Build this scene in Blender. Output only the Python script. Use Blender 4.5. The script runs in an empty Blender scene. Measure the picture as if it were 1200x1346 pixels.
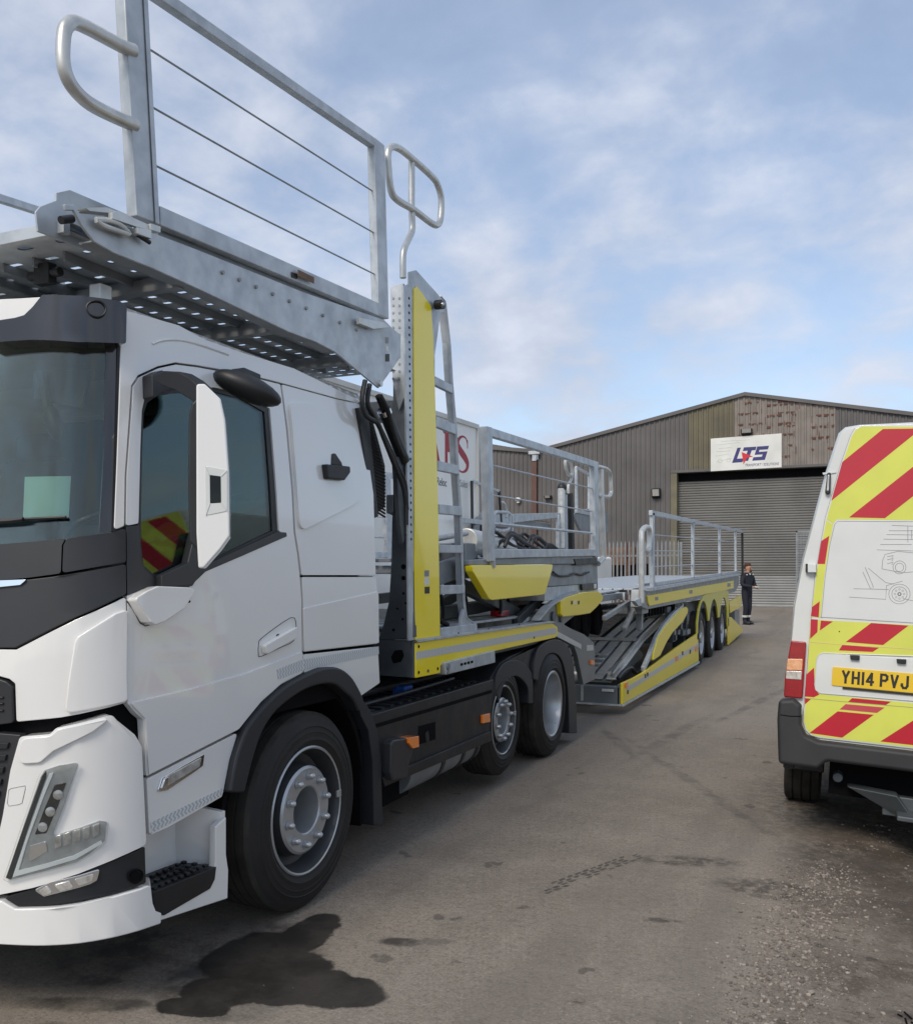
import bpy, bmesh, math, random
from mathutils import Vector, Matrix, noise
random.seed(11)
C = bpy.context.scene.collection
SC = bpy.context.scene
R = math.radians
# ------------------------------------------------------------------ camera
CA = math.atan(510/1180); cA, sA = math.cos(CA), math.sin(CA)
CH, CF, CY = 1.62, 1180.0, 757.0
cam = bpy.data.cameras.new('camera'); co = bpy.data.objects.new('camera', cam); C.objects.link(co)
co.location = (0, 0, CH); co.rotation_euler = (R(90), 0, CA)
cam.sensor_fit = 'HORIZONTAL'; cam.sensor_width = 36; cam.lens = CF/1200*36
cam.shift_y = 84/1200; cam.clip_start = .05; cam.clip_end = 3000
SC.camera = co
# ------------------------------------------------------------------ world, sun, exposure
SUN_EL, SUN_AZ = 43, 186       # azimuth measured clockwise from +Y
W = bpy.data.worlds.new('World'); SC.world = W; W.use_nodes = True
nt = W.node_tree; N = nt.nodes; L = nt.links; N.clear()
def nd(tree, typ, **k):
    n = tree.nodes.new(typ)
    for a, b in k.items(): setattr(n, a, b)
    return n
wo = nd(nt, 'ShaderNodeOutputWorld'); bg = nd(nt, 'ShaderNodeBackground'); bg.inputs[1].default_value = .11
sky = nd(nt, 'ShaderNodeTexSky'); sky.sky_type = 'NISHITA'; sky.sun_disc = False
sky.sun_elevation = R(SUN_EL); sky.sun_rotation = R(SUN_AZ); sky.air_density = 1.0; sky.dust_density = .6; sky.ozone_density = 1.6
tc = nd(nt, 'ShaderNodeTexCoord'); sep = nd(nt, 'ShaderNodeSeparateXYZ'); L.new(tc.outputs['Generated'], sep.inputs[0])
mz = nd(nt, 'ShaderNodeMath', operation='MAXIMUM'); L.new(sep.outputs[2], mz.inputs[0]); mz.inputs[1].default_value = 0
az = nd(nt, 'ShaderNodeMath', operation='ADD'); L.new(mz.outputs[0], az.inputs[0]); az.inputs[1].default_value = .30
dx = nd(nt, 'ShaderNodeMath', operation='DIVIDE'); L.new(sep.outputs[0], dx.inputs[0]); L.new(az.outputs[0], dx.inputs[1])
dy = nd(nt, 'ShaderNodeMath', operation='DIVIDE'); L.new(sep.outputs[1], dy.inputs[0]); L.new(az.outputs[0], dy.inputs[1])
cb = nd(nt, 'ShaderNodeCombineXYZ'); L.new(dx.outputs[0], cb.inputs[0]); L.new(dy.outputs[0], cb.inputs[1])
def wn(scale, detail, rough, off, dist=0):
    mp = nd(nt, 'ShaderNodeMapping'); mp.inputs['Location'].default_value = off
    L.new(cb.outputs[0], mp.inputs[0])
    n = nd(nt, 'ShaderNodeTexNoise'); n.inputs['Scale'].default_value = scale; n.inputs['Detail'].default_value = detail
    n.inputs['Roughness'].default_value = rough; n.inputs['Distortion'].default_value = dist
    L.new(mp.outputs[0], n.inputs['Vector']); return n.outputs['Fac']
n1 = wn(1.15, 5, .5, (3.7, 1.2, 0), .15); n2 = wn(4.6, 8, .56, (8.1, 4.4, 0), .15)
mx = nd(nt, 'ShaderNodeMath', operation='MULTIPLY_ADD'); L.new(n2, mx.inputs[0]); mx.inputs[1].default_value = .95; L.new(n1, mx.inputs[2])
rp = nd(nt, 'ShaderNodeMapRange'); rp.interpolation_type = 'SMOOTHSTEP'; L.new(mx.outputs[0], rp.inputs[0])
rp.inputs[1].default_value = .80; rp.inputs[2].default_value = 1.16; rp.inputs[3].default_value = .45; rp.inputs[4].default_value = .97
cr = nd(nt, 'ShaderNodeValToRGB'); L.new(n2, cr.inputs[0])
cr.color_ramp.elements[0].position = .32; cr.color_ramp.elements[0].color = (3.0, 3.4, 4.3, 1)
cr.color_ramp.elements[1].position = .7; cr.color_ramp.elements[1].color = (4.6, 4.95, 5.75, 1)
sb = nd(nt, 'ShaderNodeMix', data_type='RGBA', blend_type='MULTIPLY'); sb.inputs[0].default_value = 1
L.new(sky.outputs[0], sb.inputs[6]); sb.inputs[7].default_value = (1.3, 1.3, 1.27, 1)
mc = nd(nt, 'ShaderNodeMix', data_type='RGBA'); L.new(rp.outputs[0], mc.inputs[0]); L.new(sb.outputs[2], mc.inputs[6]); L.new(cr.outputs[0], mc.inputs[7])
L.new(mc.outputs[2], bg.inputs[0]); L.new(bg.outputs[0], wo.inputs[0])
sl = bpy.data.lights.new('sun', 'SUN'); sl.energy = 1.8; sl.angle = R(22); sl.color = (1, .90, .76)
so = bpy.data.objects.new('sun', sl); C.objects.link(so)
sd = Vector((math.sin(R(SUN_AZ))*math.cos(R(SUN_EL)), math.cos(R(SUN_AZ))*math.cos(R(SUN_EL)), math.sin(R(SUN_EL))))
so.rotation_euler = sd.to_track_quat('Z', 'Y').to_euler(); so.location = (0, -5, 20)
SC.view_settings.view_transform = 'Standard'; SC.view_settings.look = 'None'
SC.view_settings.exposure = .48; SC.view_settings.gamma = 1
# ------------------------------------------------------------------ materials
def mat(name, col, rough=.5, metal=0, coat=0, var=.06, vs=3, bump=0, bs=60, col2=None, spec=.5, trans=0, emit=0, mix=(.3, .7), rv=0, vor=False, det=4):
    m = bpy.data.materials.new(name); m.use_nodes = True; t = m.node_tree; b = t.nodes['Principled BSDF']
    b.inputs['Roughness'].default_value = rough; b.inputs['Metallic'].default_value = metal
    b.inputs['Coat Weight'].default_value = coat; b.inputs['Coat Roughness'].default_value = .04
    b.inputs['Specular IOR Level'].default_value = spec
    g = nd(t, 'ShaderNodeNewGeometry')
    n = nd(t, 'ShaderNodeTexVoronoi' if vor else 'ShaderNodeTexNoise'); n.inputs['Scale'].default_value = vs; t.links.new(g.outputs['Position'], n.inputs['Vector'])
    fac = n.outputs['Color'] if vor else n.outputs['Fac']
    if not vor: n.inputs['Detail'].default_value = det
    c = Vector(col); d = Vector(col2) if col2 else c*(1-var*2)
    r = nd(t, 'ShaderNodeValToRGB'); r.color_ramp.elements[0].position = mix[0]; r.color_ramp.elements[1].position = mix[1]
    r.color_ramp.elements[0].color = (*d, 1); r.color_ramp.elements[1].color = (*(c*(1+var)), 1)
    t.links.new(fac, r.inputs[0]); t.links.new(r.outputs[0], b.inputs['Base Color'])
    if rv:
        n3 = nd(t, 'ShaderNodeTexNoise'); n3.inputs['Scale'].default_value = 7; n3.inputs['Detail'].default_value = 5
        t.links.new(g.outputs['Position'], n3.inputs['Vector'])
        q = nd(t, 'ShaderNodeMapRange'); q.inputs[1].default_value = .3; q.inputs[2].default_value = .7
        q.inputs[3].default_value = max(0, rough-rv); q.inputs[4].default_value = min(1, rough+rv)
        t.links.new(n3.outputs['Fac'], q.inputs[0]); t.links.new(q.outputs[0], b.inputs['Roughness'])
    if bump:
        n2 = nd(t, 'ShaderNodeTexNoise'); n2.inputs['Scale'].default_value = bs; n2.inputs['Detail'].default_value = 3
        t.links.new(g.outputs['Position'], n2.inputs['Vector'])
        bp = nd(t, 'ShaderNodeBump'); bp.inputs['Strength'].default_value = bump; bp.inputs['Distance'].default_value = .01
        t.links.new(n2.outputs['Fac'], bp.inputs['Height']); t.links.new(bp.outputs[0], b.inputs['Normal'])
    if emit:
        t.links.new(r.outputs[0], b.inputs['Emission Color']); b.inputs['Emission Strength'].default_value = emit
    return m
def glass(name, tint, k=2.0, rough=.01, gc=(.93, 1, .98)):
    m = bpy.data.materials.new(name); m.use_nodes = True; t = m.node_tree; t.nodes.clear()
    o = nd(t, 'ShaderNodeOutputMaterial'); a = nd(t, 'ShaderNodeBsdfTransparent'); a.inputs[0].default_value = (*tint, 1)
    g = nd(t, 'ShaderNodeBsdfGlossy'); g.inputs['Roughness'].default_value = rough; g.inputs[0].default_value = (*gc, 1)
    lw = nd(t, 'ShaderNodeFresnel'); lw.inputs[0].default_value = 1.5
    ml = nd(t, 'ShaderNodeMath', operation='MULTIPLY'); ml.use_clamp = True; ml.inputs[1].default_value = k
    t.links.new(lw.outputs[0], ml.inputs[0])
    x = nd(t, 'ShaderNodeMixShader'); t.links.new(ml.outputs[0], x.inputs[0]); t.links.new(a.outputs[0], x.inputs[1]); t.links.new(g.outputs[0], x.inputs[2])
    t.links.new(x.outputs[0], o.inputs[0]); return m
M = {}
M['white'] = mat('white paint', (.77, .77, .755), .22, coat=1, var=.01, vs=.8, col2=(.75, .75, .735), rv=.03, det=2)
M['vanwhite'] = mat('van white paint', (.66, .68, .67), .35, coat=.5, col2=(.60, .62, .605), vs=3, var=.015, rv=.06)
M['black'] = mat('black plastic', (.012, .0135, .016), .48, var=.2, bump=.08, bs=400, rv=.08)
M['gloss'] = mat('gloss black', (.008, .009, .012), .12, coat=1, var=.1)
M['darkgrey'] = mat('dark grey plastic', (.026, .0275, .031), .42, var=.1, rv=.04)
M['flare'] = mat('arch plastic', (.018, .0205, .026), .5, var=.12, bump=.05, bs=300)
M['galv'] = mat('galvanised steel', (.50, .535, .56), .5, metal=.45, col2=(.40, .435, .465), vs=11, rv=.08, bump=.04, bs=90, mix=(.35, .65))
M['galv2'] = mat('galvanised tube', (.60, .61, .59), .4, metal=.6, col2=(.48, .49, .48), vs=14, rv=.1)
M['galvdark'] = mat('dull galvanised steel', (.29, .31, .325), .5, metal=.5, col2=(.22, .24, .255), vs=6, rv=.1, bump=.05, bs=60)
M['steel'] = mat('grey primer steel', (.10, .115, .125), .5, metal=.3, col2=(.07, .083, .092), vs=8, rv=.1)
M['chassis'] = mat('chassis grey', (.16, .18, .19), .42, metal=.2, coat=.2, col2=(.13, .15, .16), vs=4)
M['yellow'] = mat('yellow paint', (.92, .74, .012), .3, coat=.5, spec=.4, col2=(.89, .71, .012), vs=1.2, var=.01, det=1)
M['rubber'] = mat('tyre rubber', (.012, .012, .0125), .62, spec=.35, var=.15, vs=9, bump=.12, bs=180, col2=(.019, .018, .0175))
M['dusty'] = mat('dusty rubber', (.042, .039, .034), .85, spec=.25, vs=9, var=.1, bump=.25, bs=160, col2=(.024, .023, .021))
M['alloy'] = mat('silver wheel', (.44, .46, .475), .34, metal=.6, vs=6, var=.05, rv=.08)
M['dish'] = mat('wheel dish', (.07, .075, .08), .45, metal=.4, var=.1, vs=8)
M['brass'] = mat('yellowish nut', (.45, .36, .2), .4, metal=.5)
M['lampsilver'] = mat('lamp silver', (.46, .48, .485), .22, metal=.4, var=.1, vs=30)
M['drl'] = mat('pale light strip', (.85, .87, .86), .2, coat=1, var=.02)
M['rimd'] = mat('rim inner', (.18, .19, .2), .4, metal=.7, vs=6, var=.1)
M['chrome'] = mat('chrome', (.8, .81, .82), .12, metal=1, var=.02)
M['orange'] = mat('orange lens', (.85, .22, .015), .2, coat=1, var=.03)
M['redlens'] = mat('red lens', (.30, .004, .008), .3, coat=.3, var=.1, vs=30)
M['clearlens'] = mat('pale lens', (.62, .62, .6), .12, coat=1, metal=.3, vs=40, col2=(.35, .33, .3), var=.03)
M['paper'] = mat('teal paper', (.55, .85, .78), .6, var=.02)
M['tape'] = None
M['vy'] = mat('fluorescent yellow film', (.64, .67, .10), .5, var=.02, coat=.1, col2=(.58, .615, .095), vs=4)
M['vr'] = mat('red reflective film', (.47, .006, .022), .4, var=.03, coat=.2)
M['vr2'] = mat('faded red film', (.5, .06, .08), .5, var=.03)
M['vo'] = mat('pale film edge', (.8, .5, .35), .5, var=.02)
M['plate'] = mat('number plate yellow', (.75, .5, .02), .35, coat=.3, var=.02)
M['plateblk'] = mat('plate black', (.02, .018, .012), .5)
M['bumper'] = mat('weathered bumper', (.024, .025, .027), .6, var=.2, vs=5, bump=.1, bs=250, col2=(.02, .021, .024))
M['glass'] = glass('tinted window', (.62, .70, .69), .95)
M['screen'] = glass('windscreen glass', (.82, .87, .84), 1.6, .03, (.88, .93, .88))
M['cab_in'] = mat('cab interior', (.07, .075, .08), .8, var=.2)
M['seat'] = mat('seat cloth', (.11, .125, .15), .9, var=.2)
M['red'] = mat('dark red lettering', (.33, .015, .035), .5, var=.04)
M['boxwhite'] = mat('lorry box white', (.80, .80, .77), .45, col2=(.74, .74, .71), vs=1.2, var=.02)
M['ink'] = mat('grey ink', (.25, .26, .27), .6)
M['blackink'] = mat('black ink', (.03, .03, .035), .6)
M['navy'] = mat('navy lettering', (.035, .035, .16), .5)
M['signred'] = mat('sign red', (.6, .02, .03), .5)
M['signw'] = mat('sign board white', (.72, .73, .7), .5, col2=(.62, .63, .6), vs=1.5, var=.02)
M['clad'] = mat('brown cladding', (.118, .112, .110), .6, col2=(.090, .086, .085), vs=.9, var=.05)
M['clad2'] = mat('olive rooflight sheet', (.135, .12, .075), .6, col2=(.10, .09, .06), vs=1.2, var=.05)
M['clad3'] = mat('rusty grey sheet', (.23, .20, .18), .65, col2=(.18, .16, .14), vs=2.2, var=.08)
M['rust'] = mat('rust', (.13, .05, .035), .85, vs=7, var=.2, col2=(.09, .045, .035))
M['pipe'] = mat('brown downpipe', (.115, .055, .042), .6, vs=2, var=.1)
M['roll'] = mat('roller door slats', (.20, .197, .188), .55, metal=.2, col2=(.165, .162, .155), vs=.8, var=.05)
M['roll2'] = mat('clean roller slats', (.33, .335, .325), .5, metal=.2, col2=(.28, .285, .28), vs=1.5, var=.05)
M['olive'] = mat('olive frame', (.16, .145, .09), .6, vs=2, col2=(.12, .11, .075))
M['brick'] = mat('orange brick', (.21, .125, .085), .85, vs=8, col2=(.13, .09, .065))
M['pale'] = mat('palisade pale', (.24, .25, .26), .6, metal=.3, vs=3, col2=(.18, .19, .195))
M['dark'] = mat('dark void', (.006, .006, .007), .9, spec=.1)
M['skin'] = mat('skin', (.45, .24, .17), .6)
M['hair'] = mat('hair', (.06, .03, .015), .8)
M['cloth'] = mat('navy clothing', (.012, .015, .025), .85, vs=20, var=.2)
M['refl'] = mat('reflective strip', (.55, .55, .52), .5)
M['blue'] = mat('blue cap', (.03, .12, .5), .4)
M['stone'] = mat('pale gravel', (.33, .29, .25), .85, vs=35, col2=(.15, .132, .112), mix=(.3, .7))
M['wood'] = mat('wood sliver', (.45, .3, .18), .8)
# retroreflective zig-zag tape
def tapemat(name, a, b, sc=55):
    m = mat(name, a, .35, var=.01, coat=.3); t = m.node_tree; bs = t.nodes['Principled BSDF']
    g = nd(t, 'ShaderNodeNewGeometry'); s = nd(t, 'ShaderNodeSeparateXYZ'); t.links.new(g.outputs['Position'], s.inputs[0])
    q = nd(t, 'ShaderNodeMath', operation='PINGPONG'); t.links.new(s.outputs[2], q.inputs[0]); q.inputs[1].default_value = .012
    ad = nd(t, 'ShaderNodeMath', operation='ADD'); t.links.new(s.outputs[1], ad.inputs[0]); t.links.new(q.outputs[0], ad.inputs[1])
    p = nd(t, 'ShaderNodeMath', operation='PINGPONG'); t.links.new(ad.outputs[0], p.inputs[0]); p.inputs[1].default_value = .011
    r = nd(t, 'ShaderNodeMapRange'); r.inputs[1].default_value = .004; r.inputs[2].default_value = .007; t.links.new(p.outputs[0], r.inputs[0])
    c = nd(t, 'ShaderNodeMix', data_type='RGBA'); t.links.new(r.outputs[0], c.inputs[0]); c.inputs[6].default_value = (*a, 1); c.inputs[7].default_value = (*b, 1)
    t.links.new(c.outputs[2], bs.inputs['Base Color']); return m
M['tape'] = tapemat('zig-zag tape', (.66, .68, .68), (.40, .43, .45))
M['tape2'] = tapemat('grey zig-zag tape', (.58, .6, .58), (.42, .44, .43))
# ------------------------------------------------------------------ builders
Wd = {}     # world position of each object's origin
def tag(o, label=None, cat=None, group=None, kind=None):
    if label: o['label'] = label
    if cat: o['category'] = cat
    if group: o['group'] = group
    if kind: o['kind'] = kind
    return o
def empty(name, loc, label=None, cat=None, group=None, mw=None):
    o = bpy.data.objects.new(name, None); C.objects.link(o); o.empty_display_size = .2
    if mw is not None: o.matrix_world = mw; Wd[o.name] = Vector((0, 0, 0))
    else: o.location = loc; Wd[o.name] = Vector(loc)
    return tag(o, label, cat, group)
def V(*a): return Vector(a)
def frame(d, up=Vector((0, 0, 1))):
    d = d.normalized()
    if abs(d.dot(up)) > .98: up = Vector((1, 0, 0))
    s = d.cross(up).normalized(); return s, s.cross(d).normalized()
def smooth_pts(P, k=6, closed=False):
    P = [Vector(p) for p in P]; n = len(P); out = []
    rng = n if closed else n-1
    for i in range(rng):
        p0 = P[(i-1) % n] if closed or i > 0 else P[i]; p1 = P[i]; p2 = P[(i+1) % n]
        p3 = P[(i+2) % n] if closed or i+2 < n else p2
        for j in range(k):
            t = j/k
            out.append(.5*((2*p1)+(-p0+p2)*t+(2*p0-5*p1+4*p2-p3)*t*t+(-p0+3*p1-3*p2+p3)*t**3))
    if not closed: out.append(P[-1])
    return out
def fillet(pts, r, n=4):
    if r <= 0: return pts
    out = []; m = len(pts)
    for i in range(m):
        p = Vector(pts[i][:2]); a = Vector(pts[i-1][:2]); b = Vector(pts[(i+1) % m][:2])
        da, db = a-p, b-p
        if da.length < 1e-6 or db.length < 1e-6: continue
        ang = da.angle(db, 3.14)
        if ang > 2.9: out.append(tuple(p)); continue
        k = min(r/math.tan(ang/2) if ang > .05 else r, da.length*.45, db.length*.45)
        s, e = p+da.normalized()*k, p+db.normalized()*k
        for j in range(n+1):
            t = j/n; out.append(tuple((1-t)**2*s+2*t*(1-t)*p+t*t*e))
    return out
class MB:
    def __init__(s): s.b = bmesh.new()
    def hexa(s, P, mi=0):
        v = [s.b.verts.new(p) for p in P]
        for f in ((0, 1, 2, 3), (7, 6, 5, 4), (0, 4, 5, 1), (1, 5, 6, 2), (2, 6, 7, 3), (3, 7, 4, 0)):
            s.b.faces.new([v[i] for i in f]).material_index = mi
        return s
    def box(s, a, b, mi=0):
        x0, y0, z0 = a; x1, y1, z1 = b
        return s.hexa([V(x0, y0, z0), V(x1, y0, z0), V(x1, y1, z0), V(x0, y1, z0), V(x0, y0, z1), V(x1, y0, z1), V(x1, y1, z1), V(x0, y1, z1)], mi)
    def bar(s, p, q, w, h, up=Vector((0, 0, 1)), mi=0):
        p, q = Vector(p), Vector(q); a, b = frame(q-p, up); a = a*w/2; b = b*h/2
        return s.hexa([p-a-b, p+a-b, p+a+b, p-a+b, q-a-b, q+a-b, q+a+b, q-a+b], mi)
    def tube(s, P, r, n=10, closed=False, k=0, mi=0):
        if k: P = smooth_pts(P, k, closed)
        P = [Vector(p) for p in P]; m = len(P); rings = []; up = None
        for i in range(m):
            d = (P[(i+1) % m]-P[i-1]) if closed or 0 < i < m-1 else (P[1]-P[0] if i == 0 else P[-1]-P[-2])
            if d.length < 1e-7: d = Vector((0, 0, 1))
            d.normalize()
            if up is None: a, b = frame(d)
            else:
                b = (up-d*up.dot(d)).normalized(); a = b.cross(d)*-1; a = d.cross(b)
            up = b
            rr = r[i] if isinstance(r, (list, tuple)) else r
            rings.append([s.b.verts.new(P[i]+(a*math.cos(6.2832*j/n)+b*math.sin(6.2832*j/n))*rr) for j in range(n)])
        for i in range(m if closed else m-1):
            A, B_ = rings[i], rings[(i+1) % m]
            for j in range(n):
                f = s.b.faces.new((A[j], A[(j+1) % n], B_[(j+1) % n], B_[j])); f.smooth = True; f.material_index = mi
        if not closed:
            for g in (rings[0], rings[-1]): s.b.faces.new(g).material_index = mi
        return s
    def cyl(s, p, q, r, r2=None, n=20, mi=0): return s.tube([p, q], [r, r if r2 is None else r2], n, mi=mi)
    def lathe(s, prof, o, ax, n=48, mi=0, cap=True, mod=None, c0=True):
        o, ax = Vector(o), Vector(ax).normalized(); a, b = frame(ax)
        rings = []
        for k, (r, h) in enumerate(prof):
            rg = []
            for j in range(n):
                rr = r if mod is None else mod(k, j, r)
                rg.append(s.b.verts.new(o+ax*h+(a*math.cos(6.2832*j/n)+b*math.sin(6.2832*j/n))*rr))
            rings.append(rg)
        for i in range(len(rings)-1):
            for j in range(n):
                f = s.b.faces.new((rings[i][j], rings[i][(j+1) % n], rings[i+1][(j+1) % n], rings[i+1][j])); f.smooth = True; f.material_index = mi
        if cap:
            if c0: s.b.faces.new(rings[0]).material_index = mi
            s.b.faces.new(rings[-1]).material_index = mi
        return s
    def prism(s, pts, off, mi=0):
        off = Vector(off); a = [s.b.verts.new(p) for p in pts]; b = [s.b.verts.new(Vector(p)+off) for p in pts]; n = len(a)
        s.b.faces.new(a).material_index = mi; s.b.faces.new(b[::-1]).material_index = mi
        for i in range(n): s.b.faces.new((a[i], b[i], b[(i+1) % n], a[(i+1) % n])).material_index = mi
        return s
    def ball(s, c, r, mi=0, sub=2, sc=(1, 1, 1), rot=None):
        ret = bmesh.ops.create_icosphere(s.b, subdivisions=sub, radius=1)
        for v in ret['verts']:
            p = Vector((v.co.x*sc[0]*r, v.co.y*sc[1]*r, v.co.z*sc[2]*r))
            if rot: p = rot @ p
            v.co = p+Vector(c)
            for f in v.link_faces: f.material_index = mi; f.smooth = True
        return s
    def quad(s, *P, mi=0):
        s.b.faces.new([s.b.verts.new(p) for p in P]).material_index = mi; return s
    def out(s, name, mats, parent=None, bevel=0, seg=2, ang=35, tagk=None, norm=True):
        bm = s.b
        if norm: bmesh.ops.recalc_face_normals(bm, faces=bm.faces)
        me = bpy.data.meshes.new(name)
        c = Vector((0, 0, 0))
        if len(bm.verts):
            lo = Vector([min(v.co[i] for v in bm.verts) for i in range(3)]); hi = Vector([max(v.co[i] for v in bm.verts) for i in range(3)])
            c = Vector(((lo.x+hi.x)/2, (lo.y+hi.y)/2, (lo.z+hi.z)/2 if parent else lo.z))
        for v in bm.verts: v.co -= c
        bm.to_mesh(me); bm.free()
        for p in me.polygons: p.use_smooth = True
        me.set_sharp_from_angle(angle=R(ang))
        for m in (mats if isinstance(mats, (list, tuple)) else [mats]): me.materials.append(M[m] if isinstance(m, str) else m)
        o = bpy.data.objects.new(name, me); C.objects.link(o)
        Wd[o.name] = c
        if parent:
            o.parent = parent; o.location = c-Wd[parent.name]
        else: o.location = c
        if bevel:
            md = o.modifiers.new('bevel', 'BEVEL'); md.width = bevel; md.segments = seg; md.limit_method = 'ANGLE'; md.angle_limit = R(40); md.harden_normals = True
        return o
O = Vector((0, 0, CH))
def ray(px, py): return Vector((-sA, cA, 0))+Vector((cA, sA, 0))*((px-600)/CF)+Vector((0, 0, 1))*((CY-py)/CF)
class Plane:
    """flat tracing surface: local point = o + U*u + Vv*v, mw = local to world"""
    def __init__(s, o, U, Vv, n=None, mw=None):
        s.o, s.U, s.Vv = Vector(o), Vector(U).normalized(), Vector(Vv).normalized()
        s.n = Vector(n).normalized() if n is not None else s.U.cross(s.Vv); s.mi = mw.inverted() if mw is not None else None
    def inv(s, px, py):
        o, d = O.copy(), ray(px, py)
        if s.mi is not None: d = s.mi.to_3x3() @ d; o = s.mi @ o
        nn = s.U.cross(s.Vv); t = nn.dot(s.o-o)/nn.dot(d); p = o+d*t-s.o
        # solve for (possibly non-orthogonal) U,V
        a, b, c_ = s.U.dot(s.U), s.U.dot(s.Vv), s.Vv.dot(s.Vv); e, f = p.dot(s.U), p.dot(s.Vv); D = a*c_-b*b
        return ((c_*e-b*f)/D, (a*f-b*e)/D)
    def p(s, u, v, t=0): return s.o+s.U*u+s.Vv*v+s.n*t
    def at(s, px, py, t=0): return s.p(*s.inv(px, py), t)
def PX(x): return Plane((x, 0, 0), (0, 1, 0), (0, 0, 1), (1, 0, 0))       # u = Y, v = Z
def PY(y): return Plane((0, y, 0), (1, 0, 0), (0, 0, 1), (0, -1, 0))      # u = X, v = Z
ROOF_IN, LEAN = .07, .11
def plan(u):
    """cab plan curve by arc length, from rear right corner forward and round to the centre of the front"""
    s1 = 1.88; Rr = .28; al = R(68); s2 = s1+Rr*al
    if u <= s1: return Vector((-2.40, 4.46-u))
    if u <= s2:
        a = (u-s1)/Rr; return Vector((-2.68+Rr*math.cos(a), 2.58-Rr*math.sin(a)))
    p = Vector((-2.68+Rr*math.cos(al), 2.58-Rr*math.sin(al))); k = u-s2; T = 1.02
    h0 = R(90)-al; w = min(k, T)
    ang = lambda q: h0*(1-q/T)
    x = 0; y = 0; n = 12
    for i in range(n):
        q = w*(i+.5)/n; x -= math.cos(ang(q))*w/n; y -= math.sin(ang(q))*w/n
    if k > T: x -= k-T
    return p+Vector((x, y))
class Cab:
    def base(s, u, v):
        b = plan(u); w = max(0, v-1.5); f = max(0, (4.46-b.y)/2.25)
        return Vector((-3.65+(b.x+3.65)*(1-ROOF_IN*w/1.25), b.y+LEAN*max(0, v-1.3)*f**3, v))
    def p(s, u, v, t=0):
        a = s.base(u, v)
        if t:
            e = .01; n = (s.base(u+e, v)-s.base(u-e, v)).cross(s.base(u, v+e)-s.base(u, v-e)).normalized()
            if n.x < 0 and u < 1.9: n = -n
            elif n.y > 0 and u >= 1.9: n = -n
            a = a+n*t
        return a
    def proj(s, P):
        l = cA*P.x+sA*P.y; d = -sA*P.x+cA*P.y; return 600+CF*l/d, CY-CF*(P.z-CH)/d
    def inv(s, px, py):
        best = None
        for i in range(0, 30):
            u = i*.1; P = s.base(u, 1.6); x, y = s.proj(P)
            if best is None or abs(x-px) < best[0]: best = (abs(x-px), u)
        u = best[1]; v = 1.6
        for it in range(30):
            x, y = s.proj(s.base(u, v)); ex, ey = px-x, py-y
            if abs(ex)+abs(ey) < .01: break
            e = .002; xa, ya = s.proj(s.base(u+e, v)); xb, yb = s.proj(s.base(u, v+e))
            a, c_, b, d = (xa-x)/e, (ya-y)/e, (xb-x)/e, (yb-y)/e; D = a*d-b*c_
            u += max(-.3, min(.3, (d*ex-b*ey)/D)); v += max(-.5, min(.5, (a*ey-c_*ex)/D))
        return (u, v)
    def at(s, px, py, t=0): return s.p(*s.inv(px, py), t)
def panel(S, pix, t1, t0, name, m, parent, r=0, bevel=.003, uv=None, du=0, dv=0, seg=2, mb=None, mi=0):
    """solid panel lying on a surface: outline given as traced points (pix) or surface coordinates (uv)"""
    pts = list(uv) if uv else [S.inv(*q) for q in pix]
    pts = fillet(pts, r); bm = bmesh.new()
    f = bm.faces.new([bm.verts.new((a, b, 0)) for a, b in [q[:2] for q in pts]])
    us = [q[0] for q in pts]; vs = [q[1] for q in pts]
    if du:
        k = math.ceil(min(us)/du)*du
        while k < max(us):
            bmesh.ops.bisect_plane(bm, geom=bm.verts[:]+bm.edges[:]+bm.faces[:], dist=1e-5, plane_co=(k, 0, 0), plane_no=(1, 0, 0)); k += du
    if dv:
        k = math.ceil(min(vs)/dv)*dv
        while k < max(vs):
            bmesh.ops.bisect_plane(bm, geom=bm.verts[:]+bm.edges[:]+bm.faces[:], dist=1e-5, plane_co=(0, k, 0), plane_no=(0, 1, 0)); k += dv
    base = set(bm.verts); fs = bm.faces[:]
    ret = bmesh.ops.extrude_face_region(bm, geom=fs, use_keep_orig=True)
    new = {e for e in ret['geom'] if isinstance(e, bmesh.types.BMVert)}
    for v in bm.verts: v.co = S.p(v.co.x, v.co.y, t1 if v in new else t0)
    if mb is not None:
        tmp = bpy.data.meshes.new('t'); 
        for f in bm.faces: f.material_index = mi
        bm.to_mesh(tmp); bm.free(); mb.b.from_mesh(tmp); bpy.data.meshes.remove(tmp); return None
    b = MB(); b.b.free(); b.b = bm
    return b.out(name, m, parent, bevel, seg, ang=50)
def sm(pix, k=4):
    return [(p.x, p.y) for p in smooth_pts([(a, b, 0) for a, b in pix], k)]
def line(S, pix, w, t, name, m, parent, closed=False, k=0, mb=None):
    P = [S.at(*q, t) for q in pix]; b = mb or MB(); b.tube(P, w, 6, closed, k)
    return None if mb else b.out(name, m, parent)
def text(s, size, Pl, u, v, t, name, m, parent, shear=0, sx=1, depth=.002, bold=0):
    cu = bpy.data.curves.new('txt', 'FONT'); cu.body = s; cu.size = size; cu.shear = shear; cu.extrude = depth; cu.offset = bold
    o = bpy.data.objects.new('txt', cu); C.objects.link(o); dg = bpy.context.evaluated_depsgraph_get(); dg.update()
    me = bpy.data.meshes.new_from_object(o.evaluated_get(dg)); bpy.data.objects.remove(o)
    b = MB(); b.b.from_mesh(me); bpy.data.meshes.remove(me); sg = 1
    for q in b.b.verts: q.co = Pl.p(u+q.co.x*sx, v+q.co.y, t+q.co.z)
    return b.out(name, m, parent)
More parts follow.
